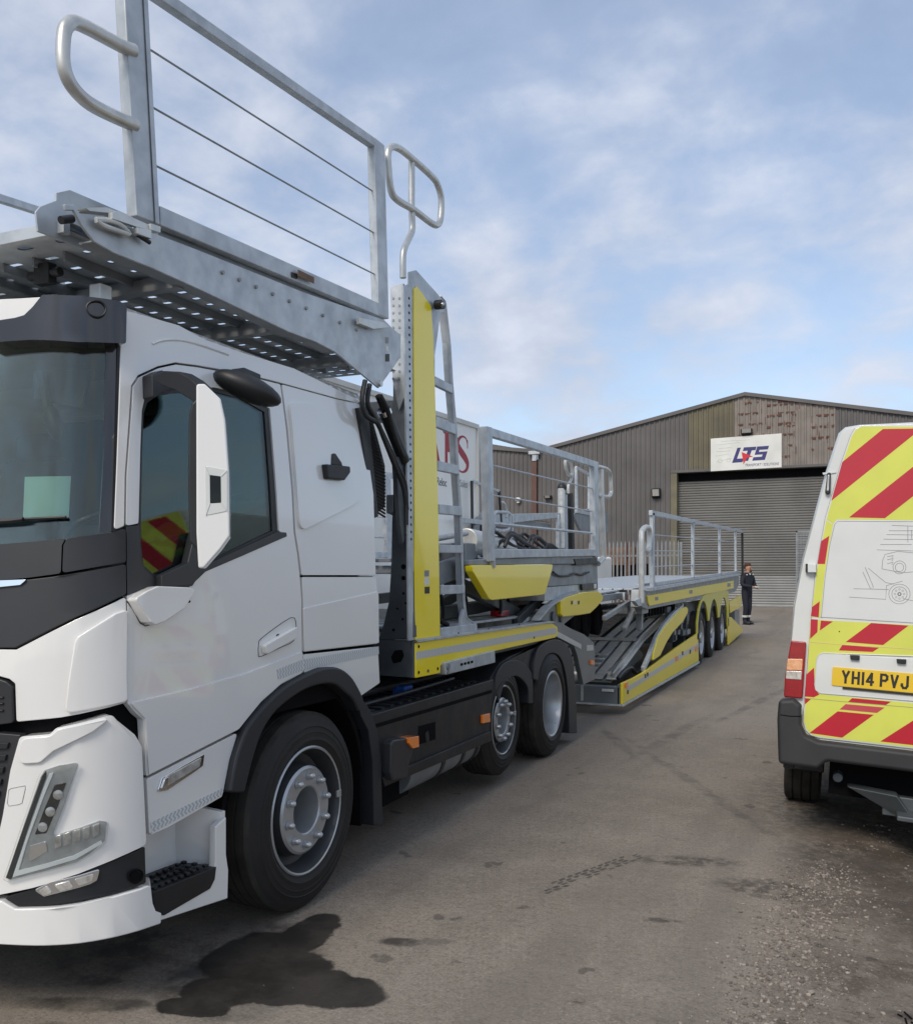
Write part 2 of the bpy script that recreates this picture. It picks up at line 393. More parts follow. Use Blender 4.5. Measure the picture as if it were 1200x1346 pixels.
def fit(s, Pl, u0_, v0_, w, h, t, name, m, parent, shear=0, bold=0, depth=.001):
    cu = bpy.data.curves.new('txt', 'FONT'); cu.body = s; cu.size = 1; cu.shear = shear; cu.extrude = 0; cu.offset = bold
    o = bpy.data.objects.new('txt', cu); C.objects.link(o); dg = bpy.context.evaluated_depsgraph_get(); dg.update()
    me = bpy.data.meshes.new_from_object(o.evaluated_get(dg)); bpy.data.objects.remove(o)
    b = MB(); b.b.from_mesh(me); bpy.data.meshes.remove(me)
    xs_ = [q.co.x for q in b.b.verts]; ys_ = [q.co.y for q in b.b.verts]; x0, x1, y0, y1 = min(xs_), max(xs_), min(ys_), max(ys_)
    for q in b.b.verts: q.co = Pl.p(u0_+(q.co.x-x0)/(x1-x0)*w, v0_+(q.co.y-y0)/(y1-y0)*h, t)
    return b.out(name, m, parent)
CL = -3.65
def mir(p): return Vector((2*CL-p[0], p[1], p[2]))
# ------------------------------------------------------------------ wheels
def wheel(parent, c, r, w, sx=1, kind='front', rim=.30, tyre='rubber', detail=True):
    """c = centre of the outer tyre face; sx = +1 when that face looks to +X"""
    ax = (sx, 0, 0); c = Vector(c)
    b = MB(); R0 = rim
    if kind == 'front':
        prof = [(R0+.012, -.02), (R0+.010, .0), (R0+.003, .005), (R0-.004, .001), (R0-.016, -.03), (R0-.03, -.09), (R0-.075, -.11), (R0-.08, -.05), (R0-.088, -.018), (R0-.10, -.008), (.118, -.006), (.112, -.012), (.108, -.05), (.10, -.16)]
    elif kind == 'drive':
        prof = [(R0+.012, -.02), (R0+.014, .0), (R0+.002, .006), (R0-.012, 0), (R0-.022, -.03), (R0-.03, -.07), (R0-.045, -.12), (R0-.05, -.17), (R0-.065, -.19), (.10, -.20), (.09, -.15), (.02, -.14)]
    else:
        prof = [(R0+.012, -.02), (R0+.014, .0), (R0, .004), (R0-.014, -.01), (R0-.03, -.06), (R0-.07, -.09), (.16, -.085), (.13, -.07), (.11, -.07), (.10, .0), (.09, .01), (.02, .012)]
    b.lathe(prof, c, ax, 64, cap=True, c0=False)
    if kind == 'front':
        for f in b.b.faces:
            m_ = f.calc_center_median()-c; rr_ = math.hypot(m_.y, m_.z)
            if (R0-.006 > rr_ > R0-.085 and abs(m_.x) > .012): f.material_index = 1
    if kind == 'drive':
        for f in b.b.faces:
            m_ = f.calc_center_median()-c
            if abs(m_.x) > .16: f.material_index = 1
    wh = b.out('wheel', ['alloy', 'dish'], parent, ang=30)
    t = MB(); g = .009; W2 = w
    tp = [(R0+.004, -W2+.02), (R0+.05, -W2), (r-.07, -W2+.0), (r-.02, -W2+.012), (r-.004, -W2+.03)]
    nG = 4; step = (W2-.06)/(nG+1)
    for i in range(1, nG+1):
        h = -W2+.03+step*i
        tp += [(r, h-.006), (r-g, h-.003), (r-g, h+.003), (r, h+.006)]
    tp += [(r-.003, -.03), (r-.02, -.012), (r-.045, -.003), (r-.07, .006), (r-.073, .009), (r-.077, .006), (r-.098, .0085), (r-.101, .0105), (r-.104, .0085), (r-.125, .010), (r-.128, .012), (r-.131, .010), (R0+.055, .010), (R0+.04, .014), (R0+.03, .006), (R0+.008, -.004)]
    n = 72; nl = len(tp)
    md = None
    if kind == 'drive':
        n = 96; md = lambda k, j, rr: rr-(.014 if (j % 4 == 0 and (rr > r-.03) and (k < 9 or k > nl-14)) else 0)
    t.lathe(tp, c, ax, n, cap=False, mod=md)
    for f in t.b.faces:
        m_ = f.calc_center_median()-c
        if math.hypot(m_.y, m_.z) > r-.017: f.material_index = 1
    t.out('tyre', [tyre, 'dusty'], wh, ang=28)
    if detail:
        nn = 10
        for i in range(nn):
            a = 6.2832*(i+.35)/nn; rr = .165*(rim/.30) if kind == 'front' else .14
            k = MB(); y, z = math.cos(a)*rr, math.sin(a)*rr; q = {'front': -.006, 'drive': -.198}.get(kind, -.075)
            p = c+V(sx*q, y, z); k.tube([p, p+V(sx*.022, 0, 0), p+V(sx*.032, 0, 0), p+V(sx*.037, 0, 0)], [.017, .0165, .011, .002], 10)
            k.tube([p, p+V(sx*.004, 0, 0)], [.0225, .0225], 12)
            k.out('wheel_nut', 'alloy' if kind == 'front' else 'brass' if kind == 'trailer' else 'rimd', wh)
        if kind == 'front':
            h = MB(); h.lathe([(.099, -.158), (.085, -.15), (.04, -.145), (.02, -.14)], c, ax, 24); h.out('hub', 'dark', wh)
            v_ = MB(); v_.box(c+V(-.004, R0-.035, -.0), c+V(.008, R0+.004, .035)); v_.out('valve_clip', 'alloy', wh, .003)
    return wh
# ------------------------------------------------------------------ THE TRANSPORTER TRUCK
T = empty('transporter_truck', (-3.65, 4.5, 0), 'white cab transporter truck with galvanised upper deck and yellow side panels', 'truck')
S = Cab(); A24 = PX(-2.40)
G = .10
def cp(name, pix, m='white', t1=0., t0=-.03, r=.012, bevel=.004, par=None, **k):
    return panel(S, pix, t1, t0, name, m, par or T, r=r, bevel=bevel, du=G, dv=.25, **k)
# cab core (dark liner) up to dashboard height, and interior
b = MB(); us = [i*.12 for i in range(0, 31)]
us = [u for u in us if u < 3.2]+[3.25]
def ringpts(z, t, u0=0):
    P = [S.p(max(u, u0), z, t) for u in us]; P += [mir(p) for p in P[::-1]]; return P
rings = []
for z in (.98, 1.2, 1.45, 1.62):
    rings.append([b.b.verts.new(p) for p in ringpts(z, -.034)])
for i in range(len(rings)-1):
    n = len(rings[0])
    for j in range(n): b.b.faces.new((rings[i][j], rings[i][(j+1) % n], rings[i+1][(j+1) % n], rings[i+1][j]))
b.b.faces.new(rings[0]); b.b.faces.new(rings[-1])
core = b.out('cab_floor_structure', 'dark', T)
b = MB(); b.box((-4.75, 4.36, 1.6), (-2.55, 4.42, 2.62)); b.box((-4.7, 3.75, 1.60), (-2.6, 4.36, 1.9)); b.out('rear_bulkhead', 'cab_in', T, .02)
b = MB(); b.box((-4.7, 2.45, 1.55), (-2.58, 2.95, 1.66)); b.out('dashboard', 'cab_in', T, .03)
b = MB(); b.tube([(-3.2, 3.0, 1.75), (-3.05, 2.92, 1.85), (-2.95, 3.05, 1.9), (-3.1, 3.12, 1.8)], .015, 8, True, 6); b.out('steering_wheel', 'black', T)
for x in (-2.98, -4.3):
    b = MB(); b.box((x-.25, 3.2, 1.5), (x+.25, 3.72, 1.66)); s_ = b.out('seat', 'seat', T, .05, 3)
    b = MB(); b.prism([(x-.24, 3.55, 1.62), (x-.24, 3.72, 1.64), (x-.2, 3.86, 2.28), (x-.2, 3.75, 2.3)], (.46, 0, 0)); b.out('seat_back', 'seat', s_, .04, 3)
    b = MB(); b.box((x-.13, 3.76, 2.26), (x+.13, 3.87, 2.44)); b.out('headrest', 'seat', s_, .04, 3)
b = MB(); b.box((-4.6, 2.6, 2.50), (-2.65, 3.1, 2.60)); b.out('overhead_locker', 'cab_in', T, .03)
b = MB(); b.prism([(-2.9, 2.55, 2.42), (-2.66, 2.62, 2.42), (-2.68, 2.58, 2.26), (-2.86, 2.52, 2.30)], (0, .015, 0)); b.out('sun_visor', 'cab_in', T, .008)
# white side skin
door = cp('door', [(168, 795), (167.8, 925), (179, 938), (188.5, 946), (192.2, 1021), (313, 959.5), (323.5, 946), (343, 923), (369, 900), (397.2, 885), (397, 858), (394, 757), (390.6, 727.6), (386, 699), (383.5, 648), (376, 563), (368.4, 505), (330, 495.5), (259, 482.5), (231, 479), (208, 484), (183.5, 495.5), (175, 508), (173.7, 535), (167, 625), (166, 691), (182, 688), (182.5, 676), (184.5, 590), (186.5, 540), (190, 524), (205, 515), (230, 511), (282, 509), (320, 518), (355, 537), (364, 648), (367, 698), (374.5, 703.5), (320, 729), (269, 750), (247, 771.5), (229, 774), (187, 773), (167, 782)], r=.01)
tag(door, None)
wf = cp('window_surround', [(166.3, 692), (183, 688), (184.5, 676), (186, 590), (188, 540), (192, 526), (206, 517), (230, 513), (282, 511), (319, 520), (353.5, 539), (362, 648), (364.5, 700), (376, 700), (377, 705), (320, 730.5), (270, 751.5), (247.5, 773), (229, 775.5), (187, 774.5), (167, 783.5), (167, 778), (166.5, 740)], 'black', t1=-.008, t0=-.028, r=.006, par=door, bevel=.002)
# cut: the pane covers the clear opening, its frame is built round it
bpy.data.objects.remove(wf)
fr = MB()
outer = [(183, 676), (185, 590), (187, 540), (191, 525), (206, 516), (230, 512), (282, 510), (319.5, 519), (354, 538), (363, 648), (366, 700), (271, 749), (246, 760), (204, 762), (186, 748), (183, 700)]
inner = [(187, 676), (188.5, 590), (190.5, 543), (195, 529), (208, 520), (231, 516), (281, 514), (317, 523), (349, 541), (357, 648), (359.5, 697.5), (273, 740), (262, 751), (204, 755), (190, 743), (187, 715)]
lo, li = [S.inv(*q) for q in outer], [S.inv(*q) for q in inner]
for i in range(len(lo)):
    j = (i+1) % len(lo)
    A_ = [lo[i], lo[j], li[j], li[i]]
    fr.hexa([S.p(*q, -.03) for q in A_]+[S.p(*q, -.006) for q in A_])
fr.out('window_rubber', 'black', door)
cp('window_pane', [(185, 676), (187, 590), (189, 542), (193, 527), (207, 518), (231, 514), (281, 512), (318, 521), (351, 540), (360, 648), (363, 699), (272, 744), (247, 756), (204, 759), (188, 745), (185, 710)], 'glass', t1=-.012, t0=-.016, r=.0, bevel=0, par=door)
cp('window_waist_trim', [(166.3, 692.5), (182.5, 690), (184.5, 735), (190, 749), (204, 760), (247, 759), (272, 742), (364, 699), (376, 700), (377, 705), (320, 730), (270, 751.5), (247.5, 773), (229, 775.5), (187, 774.5), (167, 783.5), (166.5, 740)], 'darkgrey', t1=.002, t0=-.026, r=.004, par=door, bevel=.002)
cp('door_lower_facet', [(169.5, 924), (189, 945), (193.5, 1018), (312, 958), (323, 944), (342, 921), (368, 898), (396, 883.5), (395.5, 857), (320, 886), (245, 907)], t1=.010, t0=-.004, r=.006, bevel=.012, par=door, seg=3)
cp('reflective_tape', [(361, 880.5), (396.6, 866.3), (396.8, 881), (363, 893.5)], 'tape', t1=.0112, t0=.008, r=0, bevel=0, par=door)
cp('door_step_panel', [(193, 1024.5), (313, 963), (302, 999), (294, 1041), (292, 1048), (221, 1088.7), (199.5, 1098), (196.5, 1095)], par=T, t0=-.03)
cp('reflective_tape', [(197.5, 1082), (291.5, 1036.7), (291, 1046), (199, 1095.5)], 'tape', t1=.0015, t0=-.001, r=0, bevel=0)
# door handle
cp('handle_recess', [(340, 846), (345, 838), (382, 812), (389, 821.5), (385.6, 842), (369, 851), (343, 863), (339.5, 860)], 'white', t1=.001, t0=-.002, r=.01, bevel=.001, par=door)
line(S, [(340, 846), (345, 838), (382, 812), (389, 821.5), (386, 842), (369, 851), (343, 863), (339.5, 860)], .0016, .001, 'handle_shadow_gap', 'darkgrey', door, True, 3)
cp('door_handle', [(342, 848), (386, 823), (384.5, 839), (345, 860)], 'white', t1=.028, t0=0, r=.012, bevel=.01, par=door, seg=3)
cp('lock', [(363, 834.5), (366, 833), (366, 837), (363, 838)], 'dark', t1=.003, t0=0, r=.002, bevel=0, par=door)
# rear quarter
q = cp('rear_quarter_panel', [(370.5, 505), (378.5, 563), (386, 648), (388.7, 699), (393.3, 727.6), (396.8, 756), (494, 756), (491, 650), (484, 600), (472, 531), (440, 524)])
cp('pressed_rib', [(378, 531), (398, 530.5), (415, 532), (424, 536), (432, 543.5), (452, 585), (469, 626), (472.5, 648), (469, 658), (460, 665), (430, 680), (392, 699), (388, 648), (382, 563)], t1=.013, t0=-.005, r=.05, bevel=.011, par=q, seg=4)
cp('rear_side_panel', [(396.9, 758.6), (494.5, 758.6), (497, 846), (398.6, 857)])
cp('rear_side_crease', [(398, 800), (496, 778), (497, 845), (398.8, 856)], t1=.006, t0=-.002, bevel=.005, r=.004)
cp('rear_corner_panel', [(399, 860.5), (497, 850), (499.5, 898), (472, 917), (454, 888), (438, 877.5), (418, 878), (399.6, 885)])
cp('reflective_tape', [(398.6, 867.2), (497.5, 849.8), (498, 860), (399, 881)], 'tape', t1=.0015, t0=-.001, r=0, bevel=0)
# roof side and windscreen pillar
cp('roof_side', [(159.5, 407), (200, 417), (235, 427), (270, 446), (319, 463), (387, 484), (420, 500), (472, 526), (472, 530), (440, 522.6), (369, 503), (330, 493), (259, 480), (231, 476.3), (207.5, 481.5), (181.5, 493.5), (173, 507), (171, 535), (164.6, 625), (163.6, 691.6), (150, 697), (154, 600), (157.5, 500)])
line(S, [(200, 452), (215, 447), (238, 447), (262, 453), (300, 466)], .006, -.001, 'roof_crease', 'white', T, False, 4)
# roof cap
b = MB()
for k, (z, t) in enumerate(((2.60, -.02), (2.655, -.05), (2.69, -.14), (2.70, -.4))):
    P = [S.p(u, z, t) for u in us if u < 3.2]+[S.p(3.25, z, t)]; P += [mir(p) for p in P[::-1]]
    ring = [b.b.verts.new(p) for p in P]
    if k:
        n = len(ring)
        for j in range(n): b.b.faces.new((pr_[j], pr_[(j+1) % n], ring[(j+1) % n], ring[j]))
    pr_ = ring
b.b.faces.new(pr_)
b.out('roof', 'white', T, ang=50)
# far side and back: plain skins of the same shape
b = MB()
for (za, zb) in ((1.0, 1.8), (2.45, 2.6)):
    for i in range(0, 20):
        P = [mir(S.p(i*.1, za, 0)), mir(S.p(i*.1+.1, za, 0)), mir(S.p(i*.1+.1, zb, 0)), mir(S.p(i*.1, zb, 0))]
        b.hexa([p+V(.03, 0, 0) for p in P]+P)
b.out('far_side_skin', 'white', T)
b = MB(); b.box((-4.78, 4.43, 1.0), (-2.52, 4.455, 1.8)); b.box((-4.72, 4.43, 1.8), (-2.58, 4.455, 2.6)); b.out('cab_back', 'white', T, .01)
b = MB(); b.prism([mir(S.p(0, 1.8)), mir(S.p(.9, 1.8)), mir(S.p(.9, 2.5)), mir(S.p(0, 2.5))], (.03, 0, 0)); b.out('far_rear_quarter', 'white', T)
b = MB(); b.prism([mir(S.p(.92, 1.8, -.01)), mir(S.p(1.85, 1.8, -.01)), mir(S.p(1.85, 2.45, -.01)), mir(S.p(.92, 2.45, -.01))], (.004, 0, 0)); b.out('far_window_pane', 'glass', T)
# windscreen, in one curved sheet
def strip(u0, u1, z0, z1, t1, t0, name, m, par=T, both=True, bevel=.003, nz=6, sides=None):
    b = MB(); n = max(4, int((u1-u0)/.08))
    for sd_ in (sides or ((0, 1) if both else (0,))):
        g = [[(S.p(u0+(u1-u0)*i/n, (z0(u0+(u1-u0)*i/n) if callable(z0) else z0)*(1-j/nz)+(z1(u0+(u1-u0)*i/n) if callable(z1) else z1)*j/nz, t)) for i in range(n+1) for t in (t0, t1)] for j in range(nz+1)]
        vs = [[b.b.verts.new(mir(p) if sd_ else p) for p in r_] for r_ in g]
        for j in range(nz):
            for i in range(n):
                a = 2*i
                b.b.faces.new((vs[j][a+1], vs[j][a+3], vs[j+1][a+3], vs[j+1][a+1])); b.b.faces.new((vs[j][a], vs[j+1][a], vs[j+1][a+2], vs[j][a+2]))
        for i in range(n):
            a = 2*i; b.b.faces.new((vs[0][a], vs[0][a+2], vs[0][a+3], vs[0][a+1])); b.b.faces.new((vs[nz][a], vs[nz][a+1], vs[nz][a+3], vs[nz][a+2]))
        for j in range(nz):
            for a in (0, 2*n): b.b.faces.new((vs[j][a], vs[j][a+1], vs[j+1][a+1], vs[j+1][a]))
    bmesh.ops.remove_doubles(b.b, verts=b.b.verts, dist=.0004)
    return b.out(name, m, par, ang=50)
ub = S.inv(152, 600)[0]; uv_b = S.inv(100, 705); uv_t = S.inv(100, 457)
print('windscreen', ub, uv_b, uv_t, S.inv(0, 716), S.inv(0, 457))
WB, WT = uv_b[1]-.03, uv_t[1]+.03
ws = strip(ub+.01, 3.25, WB, WT, -.012, -.018, 'windscreen', 'screen', nz=10)
cp('screen_edge_band', [(157, 456), (140, 456), (137, 600), (131, 700), (149, 698), (153.5, 600)], 'gloss', t1=-.009, t0=-.022, r=0, bevel=0, par=ws)
# dark inner face of the windscreen pillar
cp('pillar_seal', [(159.5, 456), (155, 456), (151.5, 600), (148, 699), (152.5, 697.5), (156, 600)], 'black', t1=-.004, t0=-.05, r=0, bevel=0)
# black roof visor with round lamp
cp('roof_front', [(-14, 398), (30, 396), (64, 394), (53, 409), (42, 420), (30, 423.5), (-14, 431)], t1=.03, t0=-.03, r=.01)
vz = cp('roof_visor', [(-14, 431.5), (30, 424.5), (42, 421), (53, 410), (65, 394.5), (110, 396), (150, 400.5), (158.5, 407), (157.5, 456.5), (107, 456), (53, 453), (20, 455), (-14, 459)], 'gloss', t1=.05, t0=-.03, r=.012, bevel=.008)
line(S, [(115, 412), (118, 405), (125, 402), (132, 404), (136, 411), (134, 419), (127, 423), (119, 420)], .0035, .051, 'round_lamp_ring', 'black', vz, True, 3)
strip(uv_t[0]+.38, 3.25, WT+.0, 2.475, .045, -.03, 'roof_visor_front', 'gloss', both=True)
# wiper, paper and inner camera
line(S, [(-14, 684.5), (40, 683), (88, 680.5)], .006, .012, 'wiper_blade', 'black', T)
line(S, [(-14, 688), (20, 686), (35, 684)], .009, .022, 'wiper_arm', 'black', T)
cp('paper_sheet', [(28, 625), (91, 624), (88, 678), (25.5, 679)], 'paper', t1=-.022, t0=-.0235, r=0, bevel=0, par=ws)
b = MB(); c_ = S.at(40, 540, -.16); b.ball(c_, .05, sc=(.7, .6, 1.6), rot=Matrix.Rotation(R(-25), 3, 'Y')); b.tube([c_+V(-.03, 0, .05), c_+V(-.06, 0, .2)], .02, 8); b.out('inner_mirror', 'black', T)
# dark band under the screen
cp('scuttle_panel', [(-14, 717), (53, 711.5), (86.5, 708), (82, 717), (80.5, 754), (40, 759.5), (-14, 764)], 'darkgrey', t1=.006, t0=-.03)
cp('scuttle_corner', [(89, 707.5), (148, 699.8), (164.8, 694.5), (165.3, 739), (82, 753.5), (83.5, 717)], 'darkgrey', t1=.004, t0=-.03)
nose = cp('grille_band', [(-14, 766), (40, 761.5), (82, 756.5), (165.4, 741.5), (165.7, 781), (100, 812), (21, 852), (-14, 852)], 'darkgrey', t1=.004, t0=-.03)
cp('chrome_trim', [(-14, 764), (38, 762), (29, 769.5), (-14, 774)], 'chrome', t1=.013, t0=0, r=.004, par=nose)
strip(uv_b[0]+.48, 3.25, 1.1, WB, .0, -.03, 'front_panel', 'darkgrey')
cn = cp('corner_panel', [(166, 784), (166.2, 924), (80, 943.5), (21, 949.5), (19.5, 899), (12, 893), (-14, 886), (-14, 853.5), (21, 854), (100, 814)], t1=.0, t0=-.03)
cp('corner_facet', [(161.5, 802), (150, 806), (102, 837), (98, 845), (85.5, 938), (166, 922), (166, 803)], t1=.014, t0=-.002, r=.02, bevel=.011, par=cn, seg=3)
cp('grille', [(-14, 889), (0, 892), (11, 896), (18, 902), (19.5, 950), (5, 952), (-14, 953)], 'darkgrey', t1=.012, t0=-.03)
for y in (914, 922, 931): cp('grille_bar', [(-14, y), (8, y+1), (8, y+4), (-14, y+3)], 'black', t1=.02, t0=0, r=0)
# the rest of the front, beyond the picture's edge and round the far corner
uf = S.inv(-14, 900)[0]-.005
strip(uf, 3.25, .98, 1.12, .0, -.03, 'front_grille', 'darkgrey')
strip(uf, 3.25, .52, .93, .014, -.03, 'front_lower_grille', 'darkgrey')
strip(uf, 3.25, .30, .50, .033, -.03, 'front_lower_bumper', 'white')
strip(uf, 3.25, 2.48, 2.62, .03, -.03, 'front_roof_panel', 'white')
strip(1.9, uf, .30, 1.05, .03, -.03, 'far_bumper_corner', 'white', sides=(1,))
strip(0, 1.9, 1.0, 1.75, .0, -.03, 'far_side_panel', 'white', sides=(1,))
strip(1.9, uf, 1.08, 1.55, .0, -.03, 'far_corner_panel', 'white', sides=(1,))
strip(1.8, 2.05, 1.7, 2.6, .0, -.03, 'far_pillar', 'white', sides=(1,))
# gap between cab and bumper
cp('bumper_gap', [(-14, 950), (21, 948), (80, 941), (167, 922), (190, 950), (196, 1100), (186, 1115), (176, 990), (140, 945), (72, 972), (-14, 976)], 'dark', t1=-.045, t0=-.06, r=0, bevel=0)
# bumper
bump = cp('bumper', [(32, 966.5), (70, 963.5), (77, 955.5), (143, 938.5), (149, 946), (170, 965), (178.5, 981), (184.3, 1109), (162, 1120), (133, 1133), (48, 1164), (0, 1174), (-14, 1176), (-14, 1130), (0, 1116), (10, 1070), (20, 1010)], t1=.03, t0=-.03, bevel=.010, r=.02, seg=3)
cp('bumper_shoulder', [(36, 968), (72, 965), (80, 956), (142, 941), (120, 960), (75, 985), (60, 1000), (30, 1002)], t1=.042, t0=.02, r=.03, bevel=.011, par=bump, seg=3)
cp('bumper_grille', [(-14, 965), (0, 963), (30, 965.5), (18, 1010), (8, 1070), (-1, 1116), (-14, 1130)], 'darkgrey', t1=.014, t0=-.03, r=0)
for k in range(6): cp('grille_bar', [(-14, 976+k*16), (16-k*3, 975+k*16), (14-k*3, 983+k*16), (-14, 984+k*16)], 'black', t1=.024, t0=.005, r=0, bevel=.002)
line(S, [(18, 1036), (21, 1034), (39, 1030.5), (39, 1035), (35, 1053), (31, 1055), (18, 1057), (16, 1053)], .001, .0305, 'tow_cover_gap', 'ink', bump, True)
fog = cp('fog_lamp_surround', [(184.5, 1112), (186, 1160), (140, 1174), (80, 1186), (27, 1188.5), (9, 1177.5), (48, 1166), (134, 1135), (150, 1129)], 'black', t1=.022, t0=-.03, bevel=.004, r=.008)
cp('fog_lamp', [(48, 1167), (70, 1156), (130, 1139), (126, 1155), (118, 1160), (62, 1176)], 'chrome', t1=.027, t0=.015, r=.01, bevel=.004, par=fog)
for q_ in (((56, 1168), (66, 1161), (72, 1171), (62, 1174)), ((74, 1160), (92, 1155), (98, 1164), (82, 1169)), ((98, 1153), (122, 1146), (119, 1156), (104, 1161))):
    cp('fog_lamp_cell', q_, 'clearlens', t1=.03, t0=.02, r=.005, bevel=.002, par=fog)
line(S, [(165, 1146), (165, 1154), (172, 1160), (180, 1155), (181, 1147), (174, 1142)], .004, .022, 'tow_eye_hole', 'dark', fog, True, 3)
cp('tow_eye_void', [(166, 1147), (173, 1143), (180, 1148), (180, 1155), (172, 1159), (166, 1154)], 'dark', t1=.0232, t0=.015, r=.01, bevel=0, par=fog)
cp('lower_bumper', [(-14, 1180), (9, 1180), (27, 1190.5), (80, 1188.5), (139, 1177), (185.5, 1163), (189, 1163), (192, 1186), (196, 1196), (203.5, 1199)]+sm([(202.5, 1213), (160, 1226), (107, 1236), (53, 1239), (-14, 1236)]), t1=.035, t0=-.03, r=.008, bevel=.008, seg=3)
# headlamp
hl = cp('headlamp', [(103.5, 1000), (80, 1004), (64, 1010), (59, 1019), (38, 1080), (15, 1150), (20, 1153), (101, 1130), (116, 1120), (134, 1103), (137, 1078), (128, 1076.5), (72, 1096), (85, 1060)], 'lampsilver', t1=.033, t0=.02, r=.008, bevel=.003)
cp('headlamp_edge', [(66, 1010), (61, 1018), (40, 1078), (15, 1150), (22, 1152), (45, 1080), (66, 1020)], 'darkgrey', t1=.036, t0=.03, r=.002, bevel=.001, par=hl)
cp('projector_unit', [(76, 1029), (89.5, 1026), (80, 1056), (66, 1092), (52, 1094), (64, 1060)], 'gloss', t1=.0345, t0=.03, r=.003, bevel=.001, par=hl)
for (x, y) in ((80, 1042), (71, 1064), (62, 1084)):
    b = MB(); b.lathe([(.017, 0), (.017, .003), (.012, .005), (.002, .006)], S.at(x, y, .033), S.at(x, y, .1)-S.at(x, y, 0), 20, c0=True); b.out('projector_lens', 'clearlens', hl)
cp('daylight_strip', [(70, 1014), (75, 1013), (42, 1106), (32, 1140), (60, 1133), (98, 1121), (130, 1102), (131, 1106), (100, 1126), (60, 1139), (24, 1149)], 'drl', t1=.038, t0=.03, r=.002, bevel=.001, par=hl)
for i in range(5): cp('indicator_cell', [(76+i*11, 1096-i*3.5), (84+i*11, 1093-i*3.5), (84+i*11, 1109-i*3.7), (76+i*11, 1113-i*3.7)], 'clearlens', t1=.037, t0=.03, r=.004, bevel=.003, par=hl)
cp('headlamp_reflector', [(46, 1108), (66, 1102), (68, 1116), (44, 1130)], 'chrome', t1=.036, t0=.03, r=.004, bevel=.003, par=hl)
panel(S, [(104.5, 999.5), (80, 1003.5), (63.5, 1009.5), (58.5, 1018), (14, 1151), (20, 1154), (101, 1131), (117, 1120.5), (135, 1103.5), (138, 1077.5), (128, 1075.5), (73, 1094.5), (86, 1060)], .046, .044, 'headlamp_cover', glass('clear cover', (.985, .99, .99), .7), hl, r=.008, bevel=0, du=.1)
# marker lamp on step panel
cp('side_marker_lamp', [(205, 1041), (211, 1022), (240, 1005), (267.5, 990), (265.5, 1007), (256, 1014), (219, 1039)], 'chrome', t1=.008, t0=-.002, r=.01, bevel=.004)
cp('marker_lens', [(215, 1021), (240, 1007.5), (263, 995), (260, 1008), (235, 1023), (215, 1035)], 'clearlens', t1=.011, t0=0, r=.006, bevel=.003)
cp('marker_bulb', [(209, 1037), (214, 1023), (219, 1021), (217, 1034)], 'chrome', t1=.013, t0=0, r=.004, bevel=.002)
# step
SA = PX(-2.40)
b = MB()
def zg(y): return .0
stp = [(2.645, .485), (2.645, .30), (2.70, .30), (3.11, .25), (3.115, .37), (3.10, .44), (3.10, .60), (3.03, .575), (3.03, .43), (3.01, .36), (2.99, .335), (2.72, .315), (2.68, .33), (2.665, .36), (2.655, .43)]
b.prism([(-2.40, y, z) for y, z in stp], (-.035, 0, 0)); st = b.out('step_frame', 'white', T, .006)
b = MB(); b.box((-2.62, 2.60, .40), (-2.58, 3.06, .80)); b.prism([(-2.42, 3.09, .40), (-2.42, 3.09, .62), (-2.62, 2.97, .68), (-2.62, 2.97, .40)], (0, .03, 0)); b.out('step_recess', 'white', T, .004)
b = MB(); b.prism([(-2.395, 2.655, .425), (-2.395, 2.67, .34), (-2.395, 2.72, .315), (-2.395, 2.99, .33), (-2.395, 3.02, .36), (-2.395, 3.03, .41)], (-.21, 0, 0))
for i in range(3):
    for k in range(9):
        b.box((-2.43-.055*i, 2.68+.037*k, .417), (-2.41-.055*i, 2.70+.037*k, .430))
sp = b.out('step_tread', 'black', T, .004)
# dark underbody behind the step and bumper
b = MB(); b.box((-4.7, 2.45, .35), (-2.66, 3.0, 1.0)); b.box((-4.2, 3.0, .55), (-3.1, 8.4, 1.0)); b.out('underbody', 'dark', T, .01)
# wheel arch flare and inner wing
ao = [(294.5, 1041.5), (302, 999), (314, 963), (323.5, 947), (343, 924), (369, 901), (399, 885), (418, 878), (438, 877.5), (454, 888), (465, 905), (471.5, 920)]
ai = [(313.7, 1041.6), (323.5, 1002), (336.6, 963), (356, 934), (385.6, 911), (408.5, 901), (431, 899), (448, 911), (458, 921), (465, 936)]
fl = panel(A24, sm(ao)+sm(ai)[::-1], .035, -.06, 'wheel_arch', 'flare', T, r=0, bevel=.014, seg=3)
cyw, czw = 3.73, .478
b = MB(); n = 18
for i in range(n):
    a0, a1 = R(8+(172-8)*i/n), R(8+(172-8)*(i+1)/n); rr = .60
    P = [(y, z) for a in (a0, a1) for (y, z) in ((cyw+rr*math.cos(a), czw+rr*math.sin(a)),)]
    b.hexa([V(-2.44, *P[0]), V(-2.95, *P[0]), V(-2.95, *P[1]), V(-2.44, *P[1]), V(-2.44, P[0][0]*1.0+.03*math.cos(a0), P[0][1]+.03*math.sin(a0)), V(-2.95, P[0][0]+.03*math.cos(a0), P[0][1]+.03*math.sin(a0)), V(-2.95, P[1][0]+.03*math.cos(a1), P[1][1]+.03*math.sin(a1)), V(-2.44, P[1][0]+.03*math.cos(a1), P[1][1]+.03*math.sin(a1))])
b.box((-3.0, 3.05, .5), (-2.96, 4.45, 1.1)); b.out('wheel_well', 'dark', T)
mf = panel(PX(-2.42), [(467, 925), (474, 921), (484, 935), (492, 960), (497, 1000), (499.5, 1085), (488, 1085), (486, 1000), (480, 960), (470, 940)], .02, -.10, 'mudguard_edge', 'flare', T, bevel=.006)
b = MB(); b.box((-2.9, 4.33, .24), (-2.45, 4.345, .95)); b.out('mudflap', 'dark', mf)
